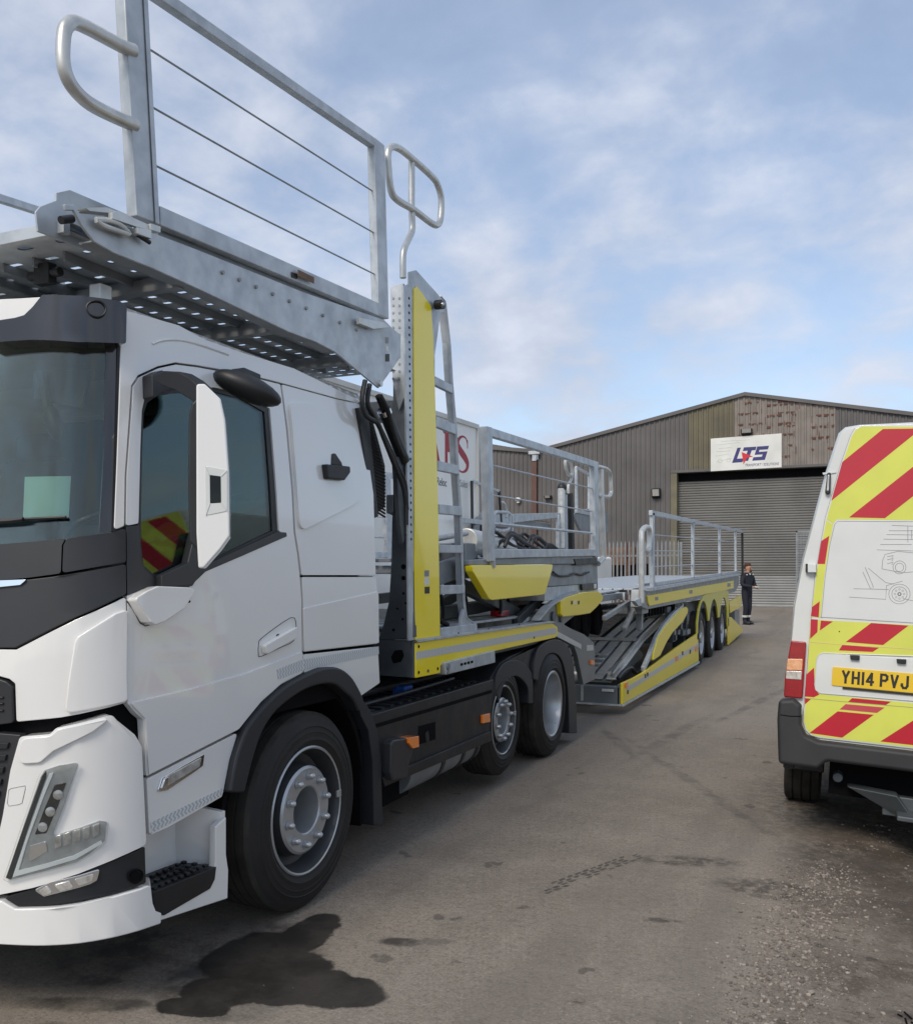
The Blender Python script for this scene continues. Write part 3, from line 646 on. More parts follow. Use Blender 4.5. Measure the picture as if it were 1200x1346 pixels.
for c_, k in ((V(-2.40, 3.73, .478), 1), (V(-4.90, 3.73, .478), -1)):
    wheel(T, c_, .478, .31, k, 'front', .30, detail=k > 0)
for c_, k in ((V(-2.41, 7.75, .468), 1), (V(-4.89, 7.75, .468), -1)):
    wheel(T, c_, .468, .30, k, 'drive', .285, 'rubber', detail=k > 0)
for c_, k in ((V(-2.43, 6.55, .50), 1), (V(-4.87, 6.55, .50), -1)):
    wheel(T, c_, .43, .26, k, 'front', .26, detail=k > 0)
for yy in (3.73, 6.55, 7.75):
    b = MB(); b.cyl((-4.5, yy, .48), (-2.8, yy, .48), .07); b.out('axle', 'dark', T)
b = MB(); b.box((-2.74, 7.35, .3), (-2.98, 8.15, .9)); b.out('inner_dual_shade_block', 'dark', T)  # black block put in as the shade behind the drive wheel
# mirrors
mp = Plane((-1.98, 2.52, 0), (.83, .56, 0), (0, 0, 1), (.56, -.83, 0))
mr = panel(mp, [(257.7, 504), (269, 504), (290, 524), (296, 552), (301, 620), (302, 705), (290, 722), (268, 747), (260.6, 747), (258, 700)], .0, -.085, 'mirror', 'white', T, r=.012, bevel=.014, seg=4)
b = MB(); panel(mp, [(269.5, 612), (299, 618), (299, 672), (270, 678)], .0022, -.02, 'a', 'white', T, r=.012, mb=b); 
mi_ = b.out('mirror_recess', 'vanwhite', mr, .002)
panel(mp, [(275.5, 624), (290.5, 626), (291, 661), (276, 662)], .0035, -.02, 'recess_slot', 'glass', mr, r=.003)
panel(mp, [(275.5, 624), (290.5, 626), (291, 661), (276, 662)], .0028, -.02, 'recess_void', 'dark', mr, r=.003)
for a_, c_ in (((270, 612.5), (275, 624)), ((298.5, 618.5), (291, 626)), ((298.5, 671.5), (291, 661)), ((270.5, 677.5), (276, 662))):
    b = MB(); b.tube([mp.at(*a_, .003), mp.at(*c_, .003)], .0015, 6); b.out('recess_edge', 'vanwhite', mr)
mp2 = Plane((-2.05, 2.60, 0), (.83, .56, 0), (0, 0, 1), (.56, -.83, 0))
panel(mp2, [(248, 545), (252, 530), (262, 520), (270, 520), (270, 725), (258, 722), (249, 712), (247, 640)], .0, -.09, 'mirror_housing_back', 'black', mr, r=.015, bevel=.01)
pa = Plane((-2.3, 2.62, 0), (.96, -.28, 0), (0, 0, 1), (-.28, -.96, 0))
panel(pa, [(203, 493), (215, 487), (235, 488), (250, 497), (262, 508), (262, 534), (248, 524), (230, 513), (214, 507), (204, 501)], .0, -.06, 'mirror_arm', 'black', T, r=.012, bevel=.012, seg=3)
panel(S, [(187, 495), (200, 489), (216, 494), (216, 514), (201, 518), (188, 527)], .05, -.01, 'mirror_arm_bracket', 'darkgrey', T, r=.01, bevel=.008)
panel(S, [(249, 700), (262, 700), (262, 745), (246, 771), (205, 772), (205, 757), (240, 740)], .03, -.01, 'mirror_foot_trim', 'darkgrey', T, r=.008, bevel=.008)
fm = panel(S, [(166.3, 788), (180, 778), (194, 771.5), (235, 773), (246, 776), (230, 800), (204, 817), (191, 821.5), (184, 818)], .05, -.01, 'mirror_foot', 'white', T, r=.012, bevel=.022, seg=4, du=.1)
line(S, [(166.5, 790), (184, 819), (191, 823), (204, 819), (230, 803), (243, 782)], .002, .001, 'mirror_foot_gap', 'darkgrey', T)
b = MB(); b.ball(S.at(238, 791.5, .04), .007, sc=(.6, 1.2, .8)); b.out('camera_eye', 'dark', fm)
# kerb mirror over the door
P0, P1 = PX(-2.28).at(292, 496), PX(-2.12).at(358, 524)
d_ = (P1-P0); rot = d_.to_track_quat('X', 'Z').to_matrix()
b = MB(); b.ball((P0+P1)/2, 1, sc=(d_.length*.68, .085, .052), sub=3, rot=rot); km = b.out('kerb_mirror', 'black', T)
panel(S, [(285, 489), (300, 487), (322, 496), (320, 510), (292, 508), (284, 504)], .09, -.01, 'kerb_mirror_bracket', 'black', km, r=.01, bevel=.012)
# side camera bracket on rear quarter
b = MB(); P = PX(-2.47)
b.prism([P.at(*q) for q in ((415.5, 611), (447, 614), (447.5, 622), (440, 632), (417, 630))], (.07, -.01, 0)); b.prism([P.at(*q) for q in ((427, 612), (429, 597), (433, 596), (441, 608), (443, 614))], (.04, 0, 0)); b.out('side_camera', 'black', T, .008)
# ribbed air intake behind the cab
AI = PX(-2.45)
ai_ = panel(AI, [(471, 536), (483, 534.5), (485, 545), (498, 679), (489, 683)], .0, -.16, 'air_intake', 'black', T, r=.008, bevel=.008)
b = MB(); panel(AI, [(485, 536), (494, 545), (505, 585), (512, 612), (512, 666), (498, 677)], -.03, -.20, 'x', 'black', T, mb=b, r=.01)
for i in range(30):
    y = 540+i*4.5; a_ = AI.at(485+(y-540)*.094, y, -.028); c_ = AI.at(min(511.5, 493+(y-545)*.27), y+9, -.028)
    b.tube([a_, c_], .0065, 5)
b.out('ribbed_duct', 'black', ai_)
# ------------- chassis side
K = PX(-2.42)
sk = panel(K, [(488, 940), (649, 893), (646, 935), (643, 974.7), (560, 1008), (500, 1036), (498, 1020)], 0, -.05, 'chassis_skirt', 'black', T, r=.01, bevel=.008)
panel(K, [(490, 953), (646, 907), (646, 911), (490, 958)], .004, -.01, 'skirt_groove', 'dark', sk, r=0, bevel=0)
panel(K, [(499, 1022), (642, 961), (643, 974), (502, 1034)], .02, -.01, 'skirt_lower_lip', 'black', sk, r=.01, bevel=.008)
panel(K, [(550, 955), (572, 949), (572, 972), (550, 979)], .003, -.02, 'skirt_opening', 'dark', sk, r=.004, bevel=0)
b = MB(); b.cyl(K.at(560, 962, -.004), K.at(561, 974, -.004), .02); b.out('opening_pipe', 'darkgrey', sk)
panel(K, [(502.5, 976), (506, 972), (530, 968), (532, 985), (527, 1000), (524, 1022), (504, 1025), (502, 1015)], .06, -.01, 'corner_step_box', 'darkgrey', sk, r=.02, bevel=.012, seg=3)
panel(K, [(523, 969), (536, 966.5), (536.5, 981), (528, 983), (523, 976)], .075, 0, 'orange_marker', 'orange', sk, r=.004, bevel=.004)
panel(K, [(631.5, 940), (641, 937.5), (641.5, 949), (631.5, 951)], .02, 0, 'orange_marker', 'orange', sk, r=.004, bevel=.004)
b = MB(); b.box((-2.9, 4.45, .80), (-2.47, 6.3, .83)); b.box((-3.2, 4.45, .45), (-2.9, 6.2, .86))
dk = b.out('chassis_deck', 'black', T, .006)
b = MB()
for i in range(14): b.bar((-2.88, 4.55+i*.12, .838), (-2.50, 4.57+i*.12, .838), .05, .012)
b.tube([(-2.8, 4.5, .87), (-2.7, 5.1, .90), (-2.75, 5.6, .88), (-2.7, 6.2, .90)], .022, 8, k=5); b.tube([(-2.6, 4.6, .86), (-2.58, 5.2, .87), (-2.62, 6.0, .87)], .014, 8, k=5)
b.out('deck_tread_and_hoses', 'darkgrey', dk)
b = MB(); b.box((-2.72, 5.22, .84), (-2.62, 5.34, .90)); b.out('blue_cap', 'blue', dk, .01)
b = MB(); b.cyl((-2.62, 5.0, .40), (-2.62, 6.2, .40), .16, n=28); tk = b.out('air_tank', 'galvdark', T, .01)
for y in (5.45, 5.8, 6.05):
    b = MB(); b.lathe([(.155, 0), (.168, 0), (.168, .05), (.155, .05)], (-2.62, y, .40), (0, 1, 0), 28); b.out('tank_strap', 'darkgrey', tk)
b = MB(); b.box((-3.0, 4.6, .22), (-2.55, 5.15, .7)); b.out('silencer_box', 'dark', T, .02)
# twin mudguards
for (o_, i_) in (([(651, 905), (653, 887), (663, 871.5), (679, 867.5), (692, 875), (700, 889), (701, 925)], [(695, 925), (694, 905), (686, 893), (676, 889), (664, 898), (656, 925)]),):
    panel(K, sm(o_)+sm(i_), .0, -.30, 'mudguard', 'flare', T, r=0, bevel=.008)
panel(K, sm([(700, 893), (701, 870), (708, 850), (727, 840.5), (743, 847), (751, 866), (755, 900), (757.5, 964)])+sm([(747, 964), (745, 905), (738, 870), (728, 859), (717, 862), (709, 878), (706, 895)]), .01, -.30, 'mudguard', 'flare', T, r=.02, bevel=.008)
panel(K, [(640, 905), (651, 886), (660, 872), (672, 864), (735, 838), (722, 840), (702, 860), (700, 892), (690, 876), (678, 868), (664, 874), (655, 888), (652, 912)], -.02, -.3, 'mudguard_web', 'black', T, r=.01, bevel=.004)
# yellow lower rail and grey tower foot
yr = panel(K, [(544, 845), (710, 820), (724, 819), (731, 824), (732, 834), (728, 838.5), (649, 856), (645, 860), (577, 875), (577, 885), (544, 891.5)], .012, -.03, 'yellow_side_rail', 'yellow', T, r=.012, bevel=.006)
panel(K, [(544.5, 857), (728, 825), (730.5, 829.5), (728, 833), (544.5, 867)], .0135, .0, 'reflective_tape', 'tape2', yr, r=0, bevel=0)
panel(K, [(541, 841), (722, 816.5), (726, 818), (544, 844.5)], .03, -.12, 'rail_top_flange', 'galv', T, r=0, bevel=.002)
for x, y in ((548, 884), (573, 879), (548, 850)):
    b = MB(); b.ball(K.at(x, y, .012), .011, sc=(.5, 1, 1)); b.out('bolt', 'dark', yr)
tb = panel(K, [(578, 871), (645, 855), (645.5, 871), (580, 887)], .035, -.12, 'lift_cylinder_housing', 'galv', T, r=.008, bevel=.006)
for i in range(4):
    panel(K, [(599+i*4.5, 872-i*1.1), (602+i*4.5, 871.3-i*1.1), (602+i*4.5, 874.5-i*1.1), (599+i*4.5, 875.2-i*1.1)], .037, .03, 'vent_hole', 'dark', tb, r=0, bevel=0)
b = MB(); b.cyl(K.at(582, 876, .0), K.at(582, 876, .045), .02); b.cyl(K.at(582, 883, .0), K.at(582, 883, .04), .016); b.out('pivot_pin', 'galvdark', tb)
# main cross frame of the truck bed
b = MB(); b.box((-4.85, 4.93, 1.0), (-2.46, 5.35, 1.24)); b.box((-3.4, 5.35, .95), (-3.1, 8.6, 1.2)); b.box((-4.2, 5.35, .95), (-3.9, 8.6, 1.2)); b.box((-2.62, 5.3, 1.02), (-2.46, 7.9, 1.2)); b.out('bed_frame', 'steel', T, .01)
# front foot plate faces the camera
FP = PY(4.93)
ft = panel(FP, [(498, 842), (544, 842), (544, 891), (498, 888)], .01, -.05, 'tower_foot', 'steel', T, r=0, bevel=.003)
panel(FP, [(515, 864), (520, 855), (530, 854), (532, 862), (528, 870), (518, 872)], .012, 0, 'foot_opening', 'dark', ft, r=.01, bevel=0)
tp_ = panel(FP, [(516, 676), (537, 676), (541, 700), (544, 838), (498, 841), (505, 820), (512, 790), (515, 740)], .006, -.04, 'tower_web', 'steel', T, r=0, bevel=.002)
for x, y, r_ in ((531, 692, .012), (531, 745, .016), (531, 760, .014), (531, 780, .008), (523, 800, .007), (534, 793, .007), (530, 814, .007), (518, 828, .009), (526, 845, .006)):
    hb = MB(); hb.cyl(FP.at(x, y, .005), FP.at(x, y, .009), r_, n=12); hb.out('bolt_hole', 'dark', tp_)
b = MB(); b.box((-2.56, 4.93, 1.24), (-2.45, 5.32, 3.36)); b.out('tower_column', 'galvdark', T, .008)
tw = panel(K, [(538, 357), (548, 354.5), (583, 393.5), (585, 410), (580, 411), (560, 560), (560, 700), (560, 838), (541, 842)], -.004, -.014, 'tower_side_plate', 'galv', T, r=0, bevel=.003)
yp = panel(K, [(543.5, 380), (547.5, 376), (555, 386), (566, 402), (569, 440), (571, 506), (573.5, 589), (575.5, 672.6), (578, 836), (545, 840.5)], .004, -.006, 'yellow_tower_panel', 'yellow', T, r=.006, bevel=.003)
pp = panel(K, [(530, 376), (540, 372), (541.5, 500), (543, 842), (537, 842), (536, 700), (533, 500)], .002, -.01, 'perforated_strip', 'galv', T, r=0, bevel=0)
hb = MB()
for i in range(34):
    y = 392+i*9.6; x = 537.2+(y-390)*.009
    hb.cyl(K.at(x, y, .0025), K.at(x, y, .0035), .0085, n=10)
hb.out('strip_holes', 'dark', pp)
pq = panel(PY(4.90), [(513, 377), (530, 372), (532, 520), (524, 540), (516, 500)], .0, -.02, 'perforated_channel', 'galv', T, r=0, bevel=.002)
hb = MB()
for i in range(12):
    for dx_ in (0, 8): hb.cyl(PY(4.90).at(517+dx_, 392+i*9.6, .001), PY(4.90).at(517+dx_, 392+i*9.6, .003), .008, n=10)
hb.out('channel_holes', 'galvdark', pq)
for i, (x, y, w_, h_, m_) in enumerate(((560, 754, 3, 4, 'ink'), (560, 764, 3, 5, 'signw'), (560.5, 776, 3.2, 4.5, 'plateblk'))):
    panel(K, [(x-w_, y-h_), (x+w_, y-h_-.4), (x+w_, y+h_-.4), (x-w_, y+h_)], .0055, .003, 'warning_sticker', m_, yp, r=.002, bevel=0)
b = MB(); q_ = K.at(570, 401, .01); b.cyl(q_, q_+V(.05, 0, 0), .03, n=16); b.cyl(q_+V(.0, .035, -.0), q_+V(.05, .035, 0), .02); b.out('black_lamp', 'black', T, .005)
b = MB(); b.ball(q_+V(.05, 0, 0), .013); b.out('lamp_bulb', 'chrome', T)
# ladder behind the tower
Ld = PX(-2.46)
lad = MB()
st_o = [(578, 389), (584, 396), (590, 450), (593, 500), (598, 560), (601, 620), (605, 680), (607, 740), (609, 790), (612, 812), (625, 822), (625, 828)]
pts = [Ld.at(*q) for q in st_o]
lad.tube(pts, .014, 4)
stile = MB()
for i in range(len(pts)-2):
    a_, c_ = pts[i], pts[i+1]
    stile.hexa([a_, a_+V(0, .035, 0), a_+V(-.05, .035, 0), a_+V(-.05, 0, 0), c_, c_+V(0, .035, 0), c_+V(-.05, .035, 0), c_+V(-.05, 0, 0)])
ld = lad.out('ladder', 'galv', T, .004)
stile.out('stile', 'galv', ld)
for (a_, c_, h_) in (((569, 500), (593, 512), .06), ((571, 554), (597.5, 565), .07), ((573, 612), (601.5, 618), .065), ((574.5, 669), (605, 672), .065), ((575, 721.5), (607, 722), .055), ((577, 775.5), (609, 774.5), .062), ((577, 831), (624, 824.5), .055)):
    b = MB(); p_, q_ = Ld.at(*a_), Ld.at(*c_)
    b.bar(p_, q_, .03, h_); b.out('rung', 'galv', ld, .006)
ft = panel(Ld, [(610, 800), (614, 812), (625, 821), (625, 828), (605, 830), (606, 812)], .004, -.02, 'ladder_foot', 'galv', ld, bevel=.002)
# hydraulic ram and hoses at the tower
b = MB(); a_, c_ = PX(-2.44).at(497, 520), PX(-2.44).at(531, 606); b.cyl(a_, a_.lerp(c_, .25), .018); b.cyl(a_.lerp(c_, .2), c_, .036); rm = b.out('hydraulic_ram', 'black', T)
b = MB(); b.lathe([(.036, 0), (.042, 0), (.042, .03), (.036, .03)], a_.lerp(c_, .2), c_-a_, 18); b.out('ram_collar', 'chrome', rm)
for pts_ in ([(480, 500), (476, 525), (480, 545), (496, 556), (503, 572), (518, 610), (530, 640), (535, 670)], [(486, 505), (483, 530), (492, 548), (508, 580), (522, 612), (533, 640), (534, 690)], [(500, 520), (510, 540), (520, 575), (530, 600)]):
    b = MB(); b.tube([PX(-2.40).at(*q) for q in pts_], .014, 8, k=5); b.out('hydraulic_hose', 'black', T)
b = MB(); a_ = PX(-2.44).at(534, 640); c_ = PX(-2.44).at(533, 690); b.prism([PX(-2.44).at(*q) for q in ((520, 600), (533, 600), (535, 700), (530, 715), (526, 690))], (-.03, 0, 0)); b.out('link_plate', 'steel', T, .004)
b = MB(); b.prism([PX(-2.5).at(*q) for q in ((517, 650), (528, 652), (530, 680), (517, 674))], (-.05, 0, 0)); b.out('hose_bracket', 'galvdark', T, .006)
# ------------- upper deck over the cab
def slotted(b, x0, x1, y0, y1, zf, px_, py_, hx, hy, th=.004, mi=0):
    """perforated sheet: real openings, octagonal slots"""
    nx, ny = max(1, round((x1-x0)/px_)), max(1, round((y1-y0)/py_)); sx, sy = (x1-x0)/nx, (y1-y0)/ny
    for i in range(nx):
        for j in range(ny):
            cx, cy = x0+sx*(i+.5), y0+sy*(j+.5); k = min(hx, hy)*.5
            ho = [(hx, hy-k), (hx-k, hy), (-hx+k, hy), (-hx, hy-k), (-hx, -hy+k), (-hx+k, -hy), (hx-k, -hy), (hx, -hy+k)]
            oo = [(sx/2, hy-k), (hx-k, sy/2), (-hx+k, sy/2), (-sx/2, hy-k), (-sx/2, -hy+k), (-hx+k, -sy/2), (hx-k, -sy/2), (sx/2, -hy+k)]
            co_ = {0: (sx/2, sy/2), 2: (-sx/2, sy/2), 4: (-sx/2, -sy/2), 6: (sx/2, -sy/2)}
            for z_ in (0, th):
                H_ = [b.b.verts.new((cx+a, cy+c, zf(cy+c)+z_)) for a, c in ho]; O_ = [b.b.verts.new((cx+a, cy+c, zf(cy+c)+z_)) for a, c in oo]
                for q in range(8):
                    r_ = (q+1) % 8
                    if q in co_: cv = b.b.verts.new((cx+co_[q][0], cy+co_[q][1], zf(cy+co_[q][1])+z_)); b.b.faces.new((H_[q], O_[q], cv, O_[r_], H_[r_])).material_index = mi
                    else: b.b.faces.new((H_[q], O_[q], O_[r_], H_[r_])).material_index = mi
def zd(y): return 2.835+.012*(y-2.4)
B1 = PX(-2.40)
for sd_ in (0, 1):
    b = MB(); 
    pts = [B1.at(*q) for q in ((85, 268), (98, 269), (108, 284), (150, 294), (200, 305), (260, 328), (400, 384), (505, 420), (517, 432), (527, 440), (527, 469), (498, 510), (470, 487), (440, 462), (415, 449), (380, 436), (260, 379), (200, 352), (150, 332), (124, 317), (108, 296), (97, 276), (87, 276))]
    if sd_: pts = [mir(p) for p in pts]
    b.prism(pts, (-.012 if not sd_ else .012, 0, 0)); bm_ = b.out('side_beam', 'galv', T, .003)
    # flanges
    b = MB(); sg = -1 if not sd_ else 1
    x0 = -2.40 if not sd_ else 2*CL+2.40
    fl = [PX(-2.40).at(*q) for q in ((124, 317), (150, 332), (200, 352), (260, 379), (380, 436), (415, 449), (440, 462))]
    for i in range(len(fl)-1):
        a_, c_ = V(x0+sg*.012, fl[i].y, fl[i].z), V(x0+sg*.012, fl[i+1].y, fl[i+1].z)
        b.hexa([a_, a_+V(sg*.06, 0, 0), a_+V(sg*.06, 0, .006), a_+V(0, 0, .006), c_, c_+V(sg*.06, 0, 0), c_+V(sg*.06, 0, .006), c_+V(0, 0, .006)])
    b.out('beam_flange', 'galvdark', bm_)
    b = MB(); pts = [PX(-2.53).at(*q) for q in ((47, 278), (53, 271), (74, 263), (74, 253), (92, 249), (174, 284), (174, 300), (174, 345), (112, 328), (80, 315), (50, 304))]
    if sd_: pts = [mir(p) for p in pts]
    b.prism(pts, (sg*.008, 0, 0)); b.out('inner_cheek_plate', 'galv', T, .002)
    # sliding track above the beam, lower guard rail
    b = MB(); a_, c_ = PX(-2.45).at(206, 300), PX(-2.45).at(500, 413)
    if sd_: a_, c_ = mir(a_), mir(c_)
    b.bar(a_, c_, .05, .02); b.bar(a_+V(0, 0, -.03), c_+V(0, 0, -.03), .015, .05); b.out('guard_track', 'galvdark', T, .003)
    G2 = PX(-2.42)
    gd = [G2.at(*q) for q in ((205, 284), (503, 411))]; pl_ = [(G2.at(171, -40), G2.at(189, 291)), (G2.at(494, 186), G2.at(500, 417))]
    tr = (G2.at(171, -36), G2.at(488, 187))
    f_ = mir if sd_ else (lambda p: p)
    gr = MB(); a_, c_ = f_(gd[0]), f_(gd[1]); gr.bar(a_, c_, .045, .075); g_ = gr.out('guard_rail', 'galv', T, .006)
    b = MB(); 
    rail = [f_(V(-2.42, 2.50, 4.045)), f_(tr[1])]
    d2 = f_(G2.at(214, -2)); rail[0] = f_(tr[1])+(d2-f_(tr[1]))*1.08
    b.bar(rail[0], rail[1], .045, .05); b.out('top_rail', 'galv', g_, .006)
    for i, (a_, c_) in enumerate(pl_):
        b = MB(); a_, c_ = f_(a_), f_(c_)
        if i == 0: a_ = V(rail[0].x, a_.y+.0, rail[0].z+.02)
        b.bar(c_, a_, .05, .125 if i == 0 else .12, up=V(0, 1, 0)); b.out('guard_post', 'galv', g_, .006)
        if i == 0 and not sd_:
            b = MB(); b.bar(c_+V(.0265, .03, 0), a_+V(.0265, .03, 0), .004, .004, up=V(0, 1, 0)); b.out('post_seam', 'steel', g_)
    for (a_, c_) in (((190, 60), (490, 251)), ((196, 138), (492, 306)), ((202, 216), (494, 361))):
        b = MB(); b.tube([f_(G2.at(*a_)), f_(G2.at(*c_))], .0042, 6); b.out('guard_wire', 'galvdark', g_)
    b = MB(); b.tube([f_(PX(-2.40).at(*q)) for q in ((176, 66), (160, 60), (105, 31), (90, 32), (84, 45), (83, 80), (90, 105), (105, 125), (125, 140), (160, 157), (178, 164))], .024, 12, k=4); b.out('grab_hoop', 'galv2', T)
    b = MB(); b.tube([f_(PX(-2.41).at(*q)) for q in ((510, 216), (510, 200), (514, 193), (523, 194), (538, 205), (568, 232), (576, 245), (580, 262), (579, 287), (575, 295), (567, 293), (543, 275), (523, 263), (514, 250))], .021, 12, True, 4)
    b.tube([f_(PX(-2.42).at(*q)) for q in ((541, 206), (541, 240), (541, 275), (542, 300), (538, 312), (532, 325), (529.7, 338), (529.7, 365))], .020, 12, k=4); b.out('access_handrail', 'galv2', T)
b = MB(); b.bar(B1.at(387, 359, .02), B1.at(408, 369, .02), .004, .03)
b.out('beam_sticker', 'brick', T)
panel(PX(-2.395), [(383, 357), (391, 360), (391, 367), (383, 364)], .002, 0, 'warning_sticker', 'plateblk', T)
for i, (x, y, w_, h_, m_) in enumerate(((508.5, 447, 2, 4, 'ink'), (508.5, 458, 1.6, 3, 'signw'), (509, 470, 2.6, 5, 'plateblk'))):
    panel(PX(-2.40), [(x-w_, y-h_), (x+w_, y-h_), (x+w_, y+h_), (x-w_, y+h_)], .002, 0, 'warning_sticker', m_, T)
b = MB(); b.cyl(B1.at(498.5, 504, -.01), B1.at(498.5, 504, .014), .018); b.out('pivot_bolt', 'galv2', T)
# latch mechanism on the beam head
lt = MB(); Lp = PX(-2.385)
lt.prism([Lp.at(*q) for q in ((113, 273), (140, 272), (175, 285), (176, 290), (150, 280), (118, 277))], (-.05, 0, 0))
lt.prism([Lp.at(*q) for q in ((142, 280), (150, 278), (190, 296), (190, 303), (172, 298), (142, 288))], (.02, 0, 0))
lt.prism([Lp.at(*q) for q in ((172, 300), (191, 304), (191, 315), (172, 308))], (.03, 0, 0))
lt.tube([Lp.at(*q, .01) for q in ((124, 289), (140, 290), (155, 296), (164, 304), (166, 308), (150, 303), (132, 296))], .010, 8, True, 3)
lt.prism([Lp.at(*q) for q in ((190, 295), (203, 299), (203, 307), (190, 303))], (.03, 0, 0))
lt.out('guard_latch', 'galv2', T, .003)
lt = MB(); lt.prism([Lp.at(*q) for q in ((468, 418), (500, 424), (508, 431), (486, 433), (468, 426))], (.025, 0, 0)); lt.out('guard_latch', 'galv2', T, .003)
b = MB(); b.cyl(Lp.at(178, 309, .01), Lp.at(194, 319, .01), .008); b.out('latch_pin', 'black', T); b = MB(); b.cyl(PX(-2.46).at(80, 289), PX(-2.46).at(95, 287), .014); b.out('latch_pin', 'black', T)
# deck sheets: two slotted wheel tracks and a solid middle
b = MB()
for x0, x1 in ((-3.16, -2.50), (-4.80, -4.14)):
    slotted(b, x0, x1, 2.85, 4.86, zd, .082, .095, .026, .015)
slotted(b, -4.80, -2.50, 2.36, 2.85, zd, .19, .12, .032, .014)
b.box((-4.14, 2.85, 2.85), (-3.16, 4.62, 2.856)); dk2 = b.out('upper_deck', 'galv', T, norm=False)
b = MB()
for x in (-2.52, -2.68, -2.84, -3.0, -3.16, -4.14, -4.3, -4.46, -4.62, -4.78): b.bar((x, 2.5, zd(2.5)-.018), (x, 4.6, zd(4.6)-.018), .012, .035)
for y in (2.85, 3.55, 4.25): b.box((-4.85, y, 2.775), (-2.45, y+.045, 2.83))
b.out('deck_ribs', 'galvdark', dk2, .002)
b = MB(); b.box((-4.80, 2.33, 2.82), (-2.50, 2.36, 2.865)); b.box((-4.8, 2.36, 2.865), (-2.5, 2.50, 2.87))
b.out('deck_lip', 'galv', dk2, .004)
b = MB(); b.box((-2.86, 2.52, 2.74), (-2.78, 2.56, 2.82)); b.cyl((-2.9, 2.54, 2.78), (-2.74, 2.54, 2.78), .018); b.out('lip_roller', 'black', dk2, .004)
b = MB(); b.box((-2.66, 2.60, 2.66), (-2.60, 2.66, 2.74)); b.out('roof_beacon_mount', 'galv2', T, .006)
for k in (0, 1):
    b = MB(); f_ = mir if k else (lambda p: p)
    if k:
        b.prism([f_(p) for p in (V(-2.45, 4.93, 1.24), V(-2.45, 5.32, 1.24), V(-2.45, 5.28, 3.3), V(-2.45, 4.95, 3.4))], (.10, 0, 0)); b.out('tower_column', 'galvdark', T, .006)
b = MB(); b.box((-4.75, 4.98, 2.60), (-2.56, 5.10, 2.72)); b.out('tower_cross_tie', 'galvdark', T, .008)
b = None
for i in range(9):
    b = MB(); q_ = B1.at(292+i*22, 352+i*9.4+6, .0); b.cyl(q_, q_+V(.008, 0, 0), .009, n=8); b.out('beam_bolt', 'galvdark', bm_ if False else T)
for x, y in ((600, 833), (640, 827), (680, 821), (560, 882), (700, 838)):
    b = MB(); q_ = K.at(x, y, .012); b.cyl(q_, q_+V(.006, 0, 0), .010, n=8); b.out('rail_bolt', 'steel', T)
# ------------- rear platform of the truck with guard rail
RP = PX(-2.42)
b = MB(); b.prism([RP.at(*q) for q in ((617, 736), (786, 729.5), (786, 741), (617, 743))], (-.08, 0, 0)); b.out('platform_edge_beam', 'galvdark', T, .006)
def slats(b, x0, x1, y0, y1, z, z1=None, p=.1, wd=.055, h=.02):
    n = int((x1-x0)/p)
    for i in range(n+1): b.bar((x0+i*p, y0, z), (x0+i*p, y1, z if z1 is None else z1), wd, h)
b = MB(); slats(b, -4.8, -2.52, 6.1, 9.3, 1.74, 1.80, .13, .10, .03)
for y in (6.15, 7.2, 8.3, 9.2): b.box((-4.85, y, 1.64), (-2.5, y+.08, 1.70))
b.out('rear_platform', 'galv', T, .004)
for sd_ in (0, 1):
    f_ = mir if sd_ else (lambda p: p)
    gp = lambda *q: f_(RP.at(*q))
    b = MB(); b.bar(gp(645, 728), gp(783, 726.5), .05, .07); g_ = b.out('platform_guard_rail', 'galv', T, .006)
    b = MB(); b.bar(gp(639, 567), gp(784, 611.5), .05, .065); b.out('top_rail', 'galv', g_, .006)
    b = MB(); b.bar(gp(643, 738), gp(638.5, 561), .06, .115, up=V(0, 1, 0)); b.out('guard_post', 'galv', g_, .006)
    b = MB(); b.bar(gp(782, 732), gp(780, 608), .06, .14, up=V(0, 1, 0)); b.out('guard_post', 'galv', g_, .006)
    for (a_, c_) in (((640, 610), (778, 642)), ((641, 650), (778, 672)), ((643, 688), (778, 701))):
        b = MB(); b.tube([gp(*a_), gp(*c_)], .007 if a_[1] < 680 else .014, 6); b.out('guard_wire', 'galv', g_)
    b = MB(); b.tube([gp(645, 737), gp(646, 746)], .035, 14); b.out('post_socket', 'galv2', g_)
    b = MB(); b.tube([gp(*q) for q in ((784, 613), (797, 616.5), (802, 623), (803, 640), (803, 648), (799, 653), (785, 651))], .022, 10, k=4)
    b.tube([gp(789, 617), gp(790, 660), gp(793, 733)], .036, 12); b.tube([gp(793, 733), gp(786, 741)], .03, 10); b.out('access_handrail', 'galv2', g_)
ypn = panel(PX(-2.40), [(620.5, 743), (727, 742), (726, 748), (717, 780), (713, 782), (647, 789), (643, 787), (621.5, 751)], 0, -.06, 'yellow_platform_panel', 'yellow', T, r=.015, bevel=.012, seg=3)
panel(PX(-2.45), [(727, 742), (785, 740), (786, 775), (765, 768), (720, 771)], 0, -.1, 'platform_tail_plate', 'galvdark', T, bevel=.004)
panel(PX(-2.46), [(715, 772), (765, 768), (786, 776), (786, 783), (716, 790)], 0, -.4, 'lift_table', 'galv', T, bevel=.004)
b = MB(); b.tube([PX(-2.43).at(*q) for q in ((727, 752), (735, 757), (748, 757), (756, 754), (765, 756), (774, 752))], .010, 8, k=4); b.out('hanging_cable', 'black', T)
panel(PX(-2.43), [(752, 735), (782, 733.5), (783, 741), (755, 743)], .02, -.02, 'valve_block', 'black', T, bevel=.004)
panel(PX(-2.43), [(765, 768), (785, 766), (785, 775), (766, 776)], .0, -.02, 'rear_tail_lamp', 'darkgrey', T, bevel=.003)
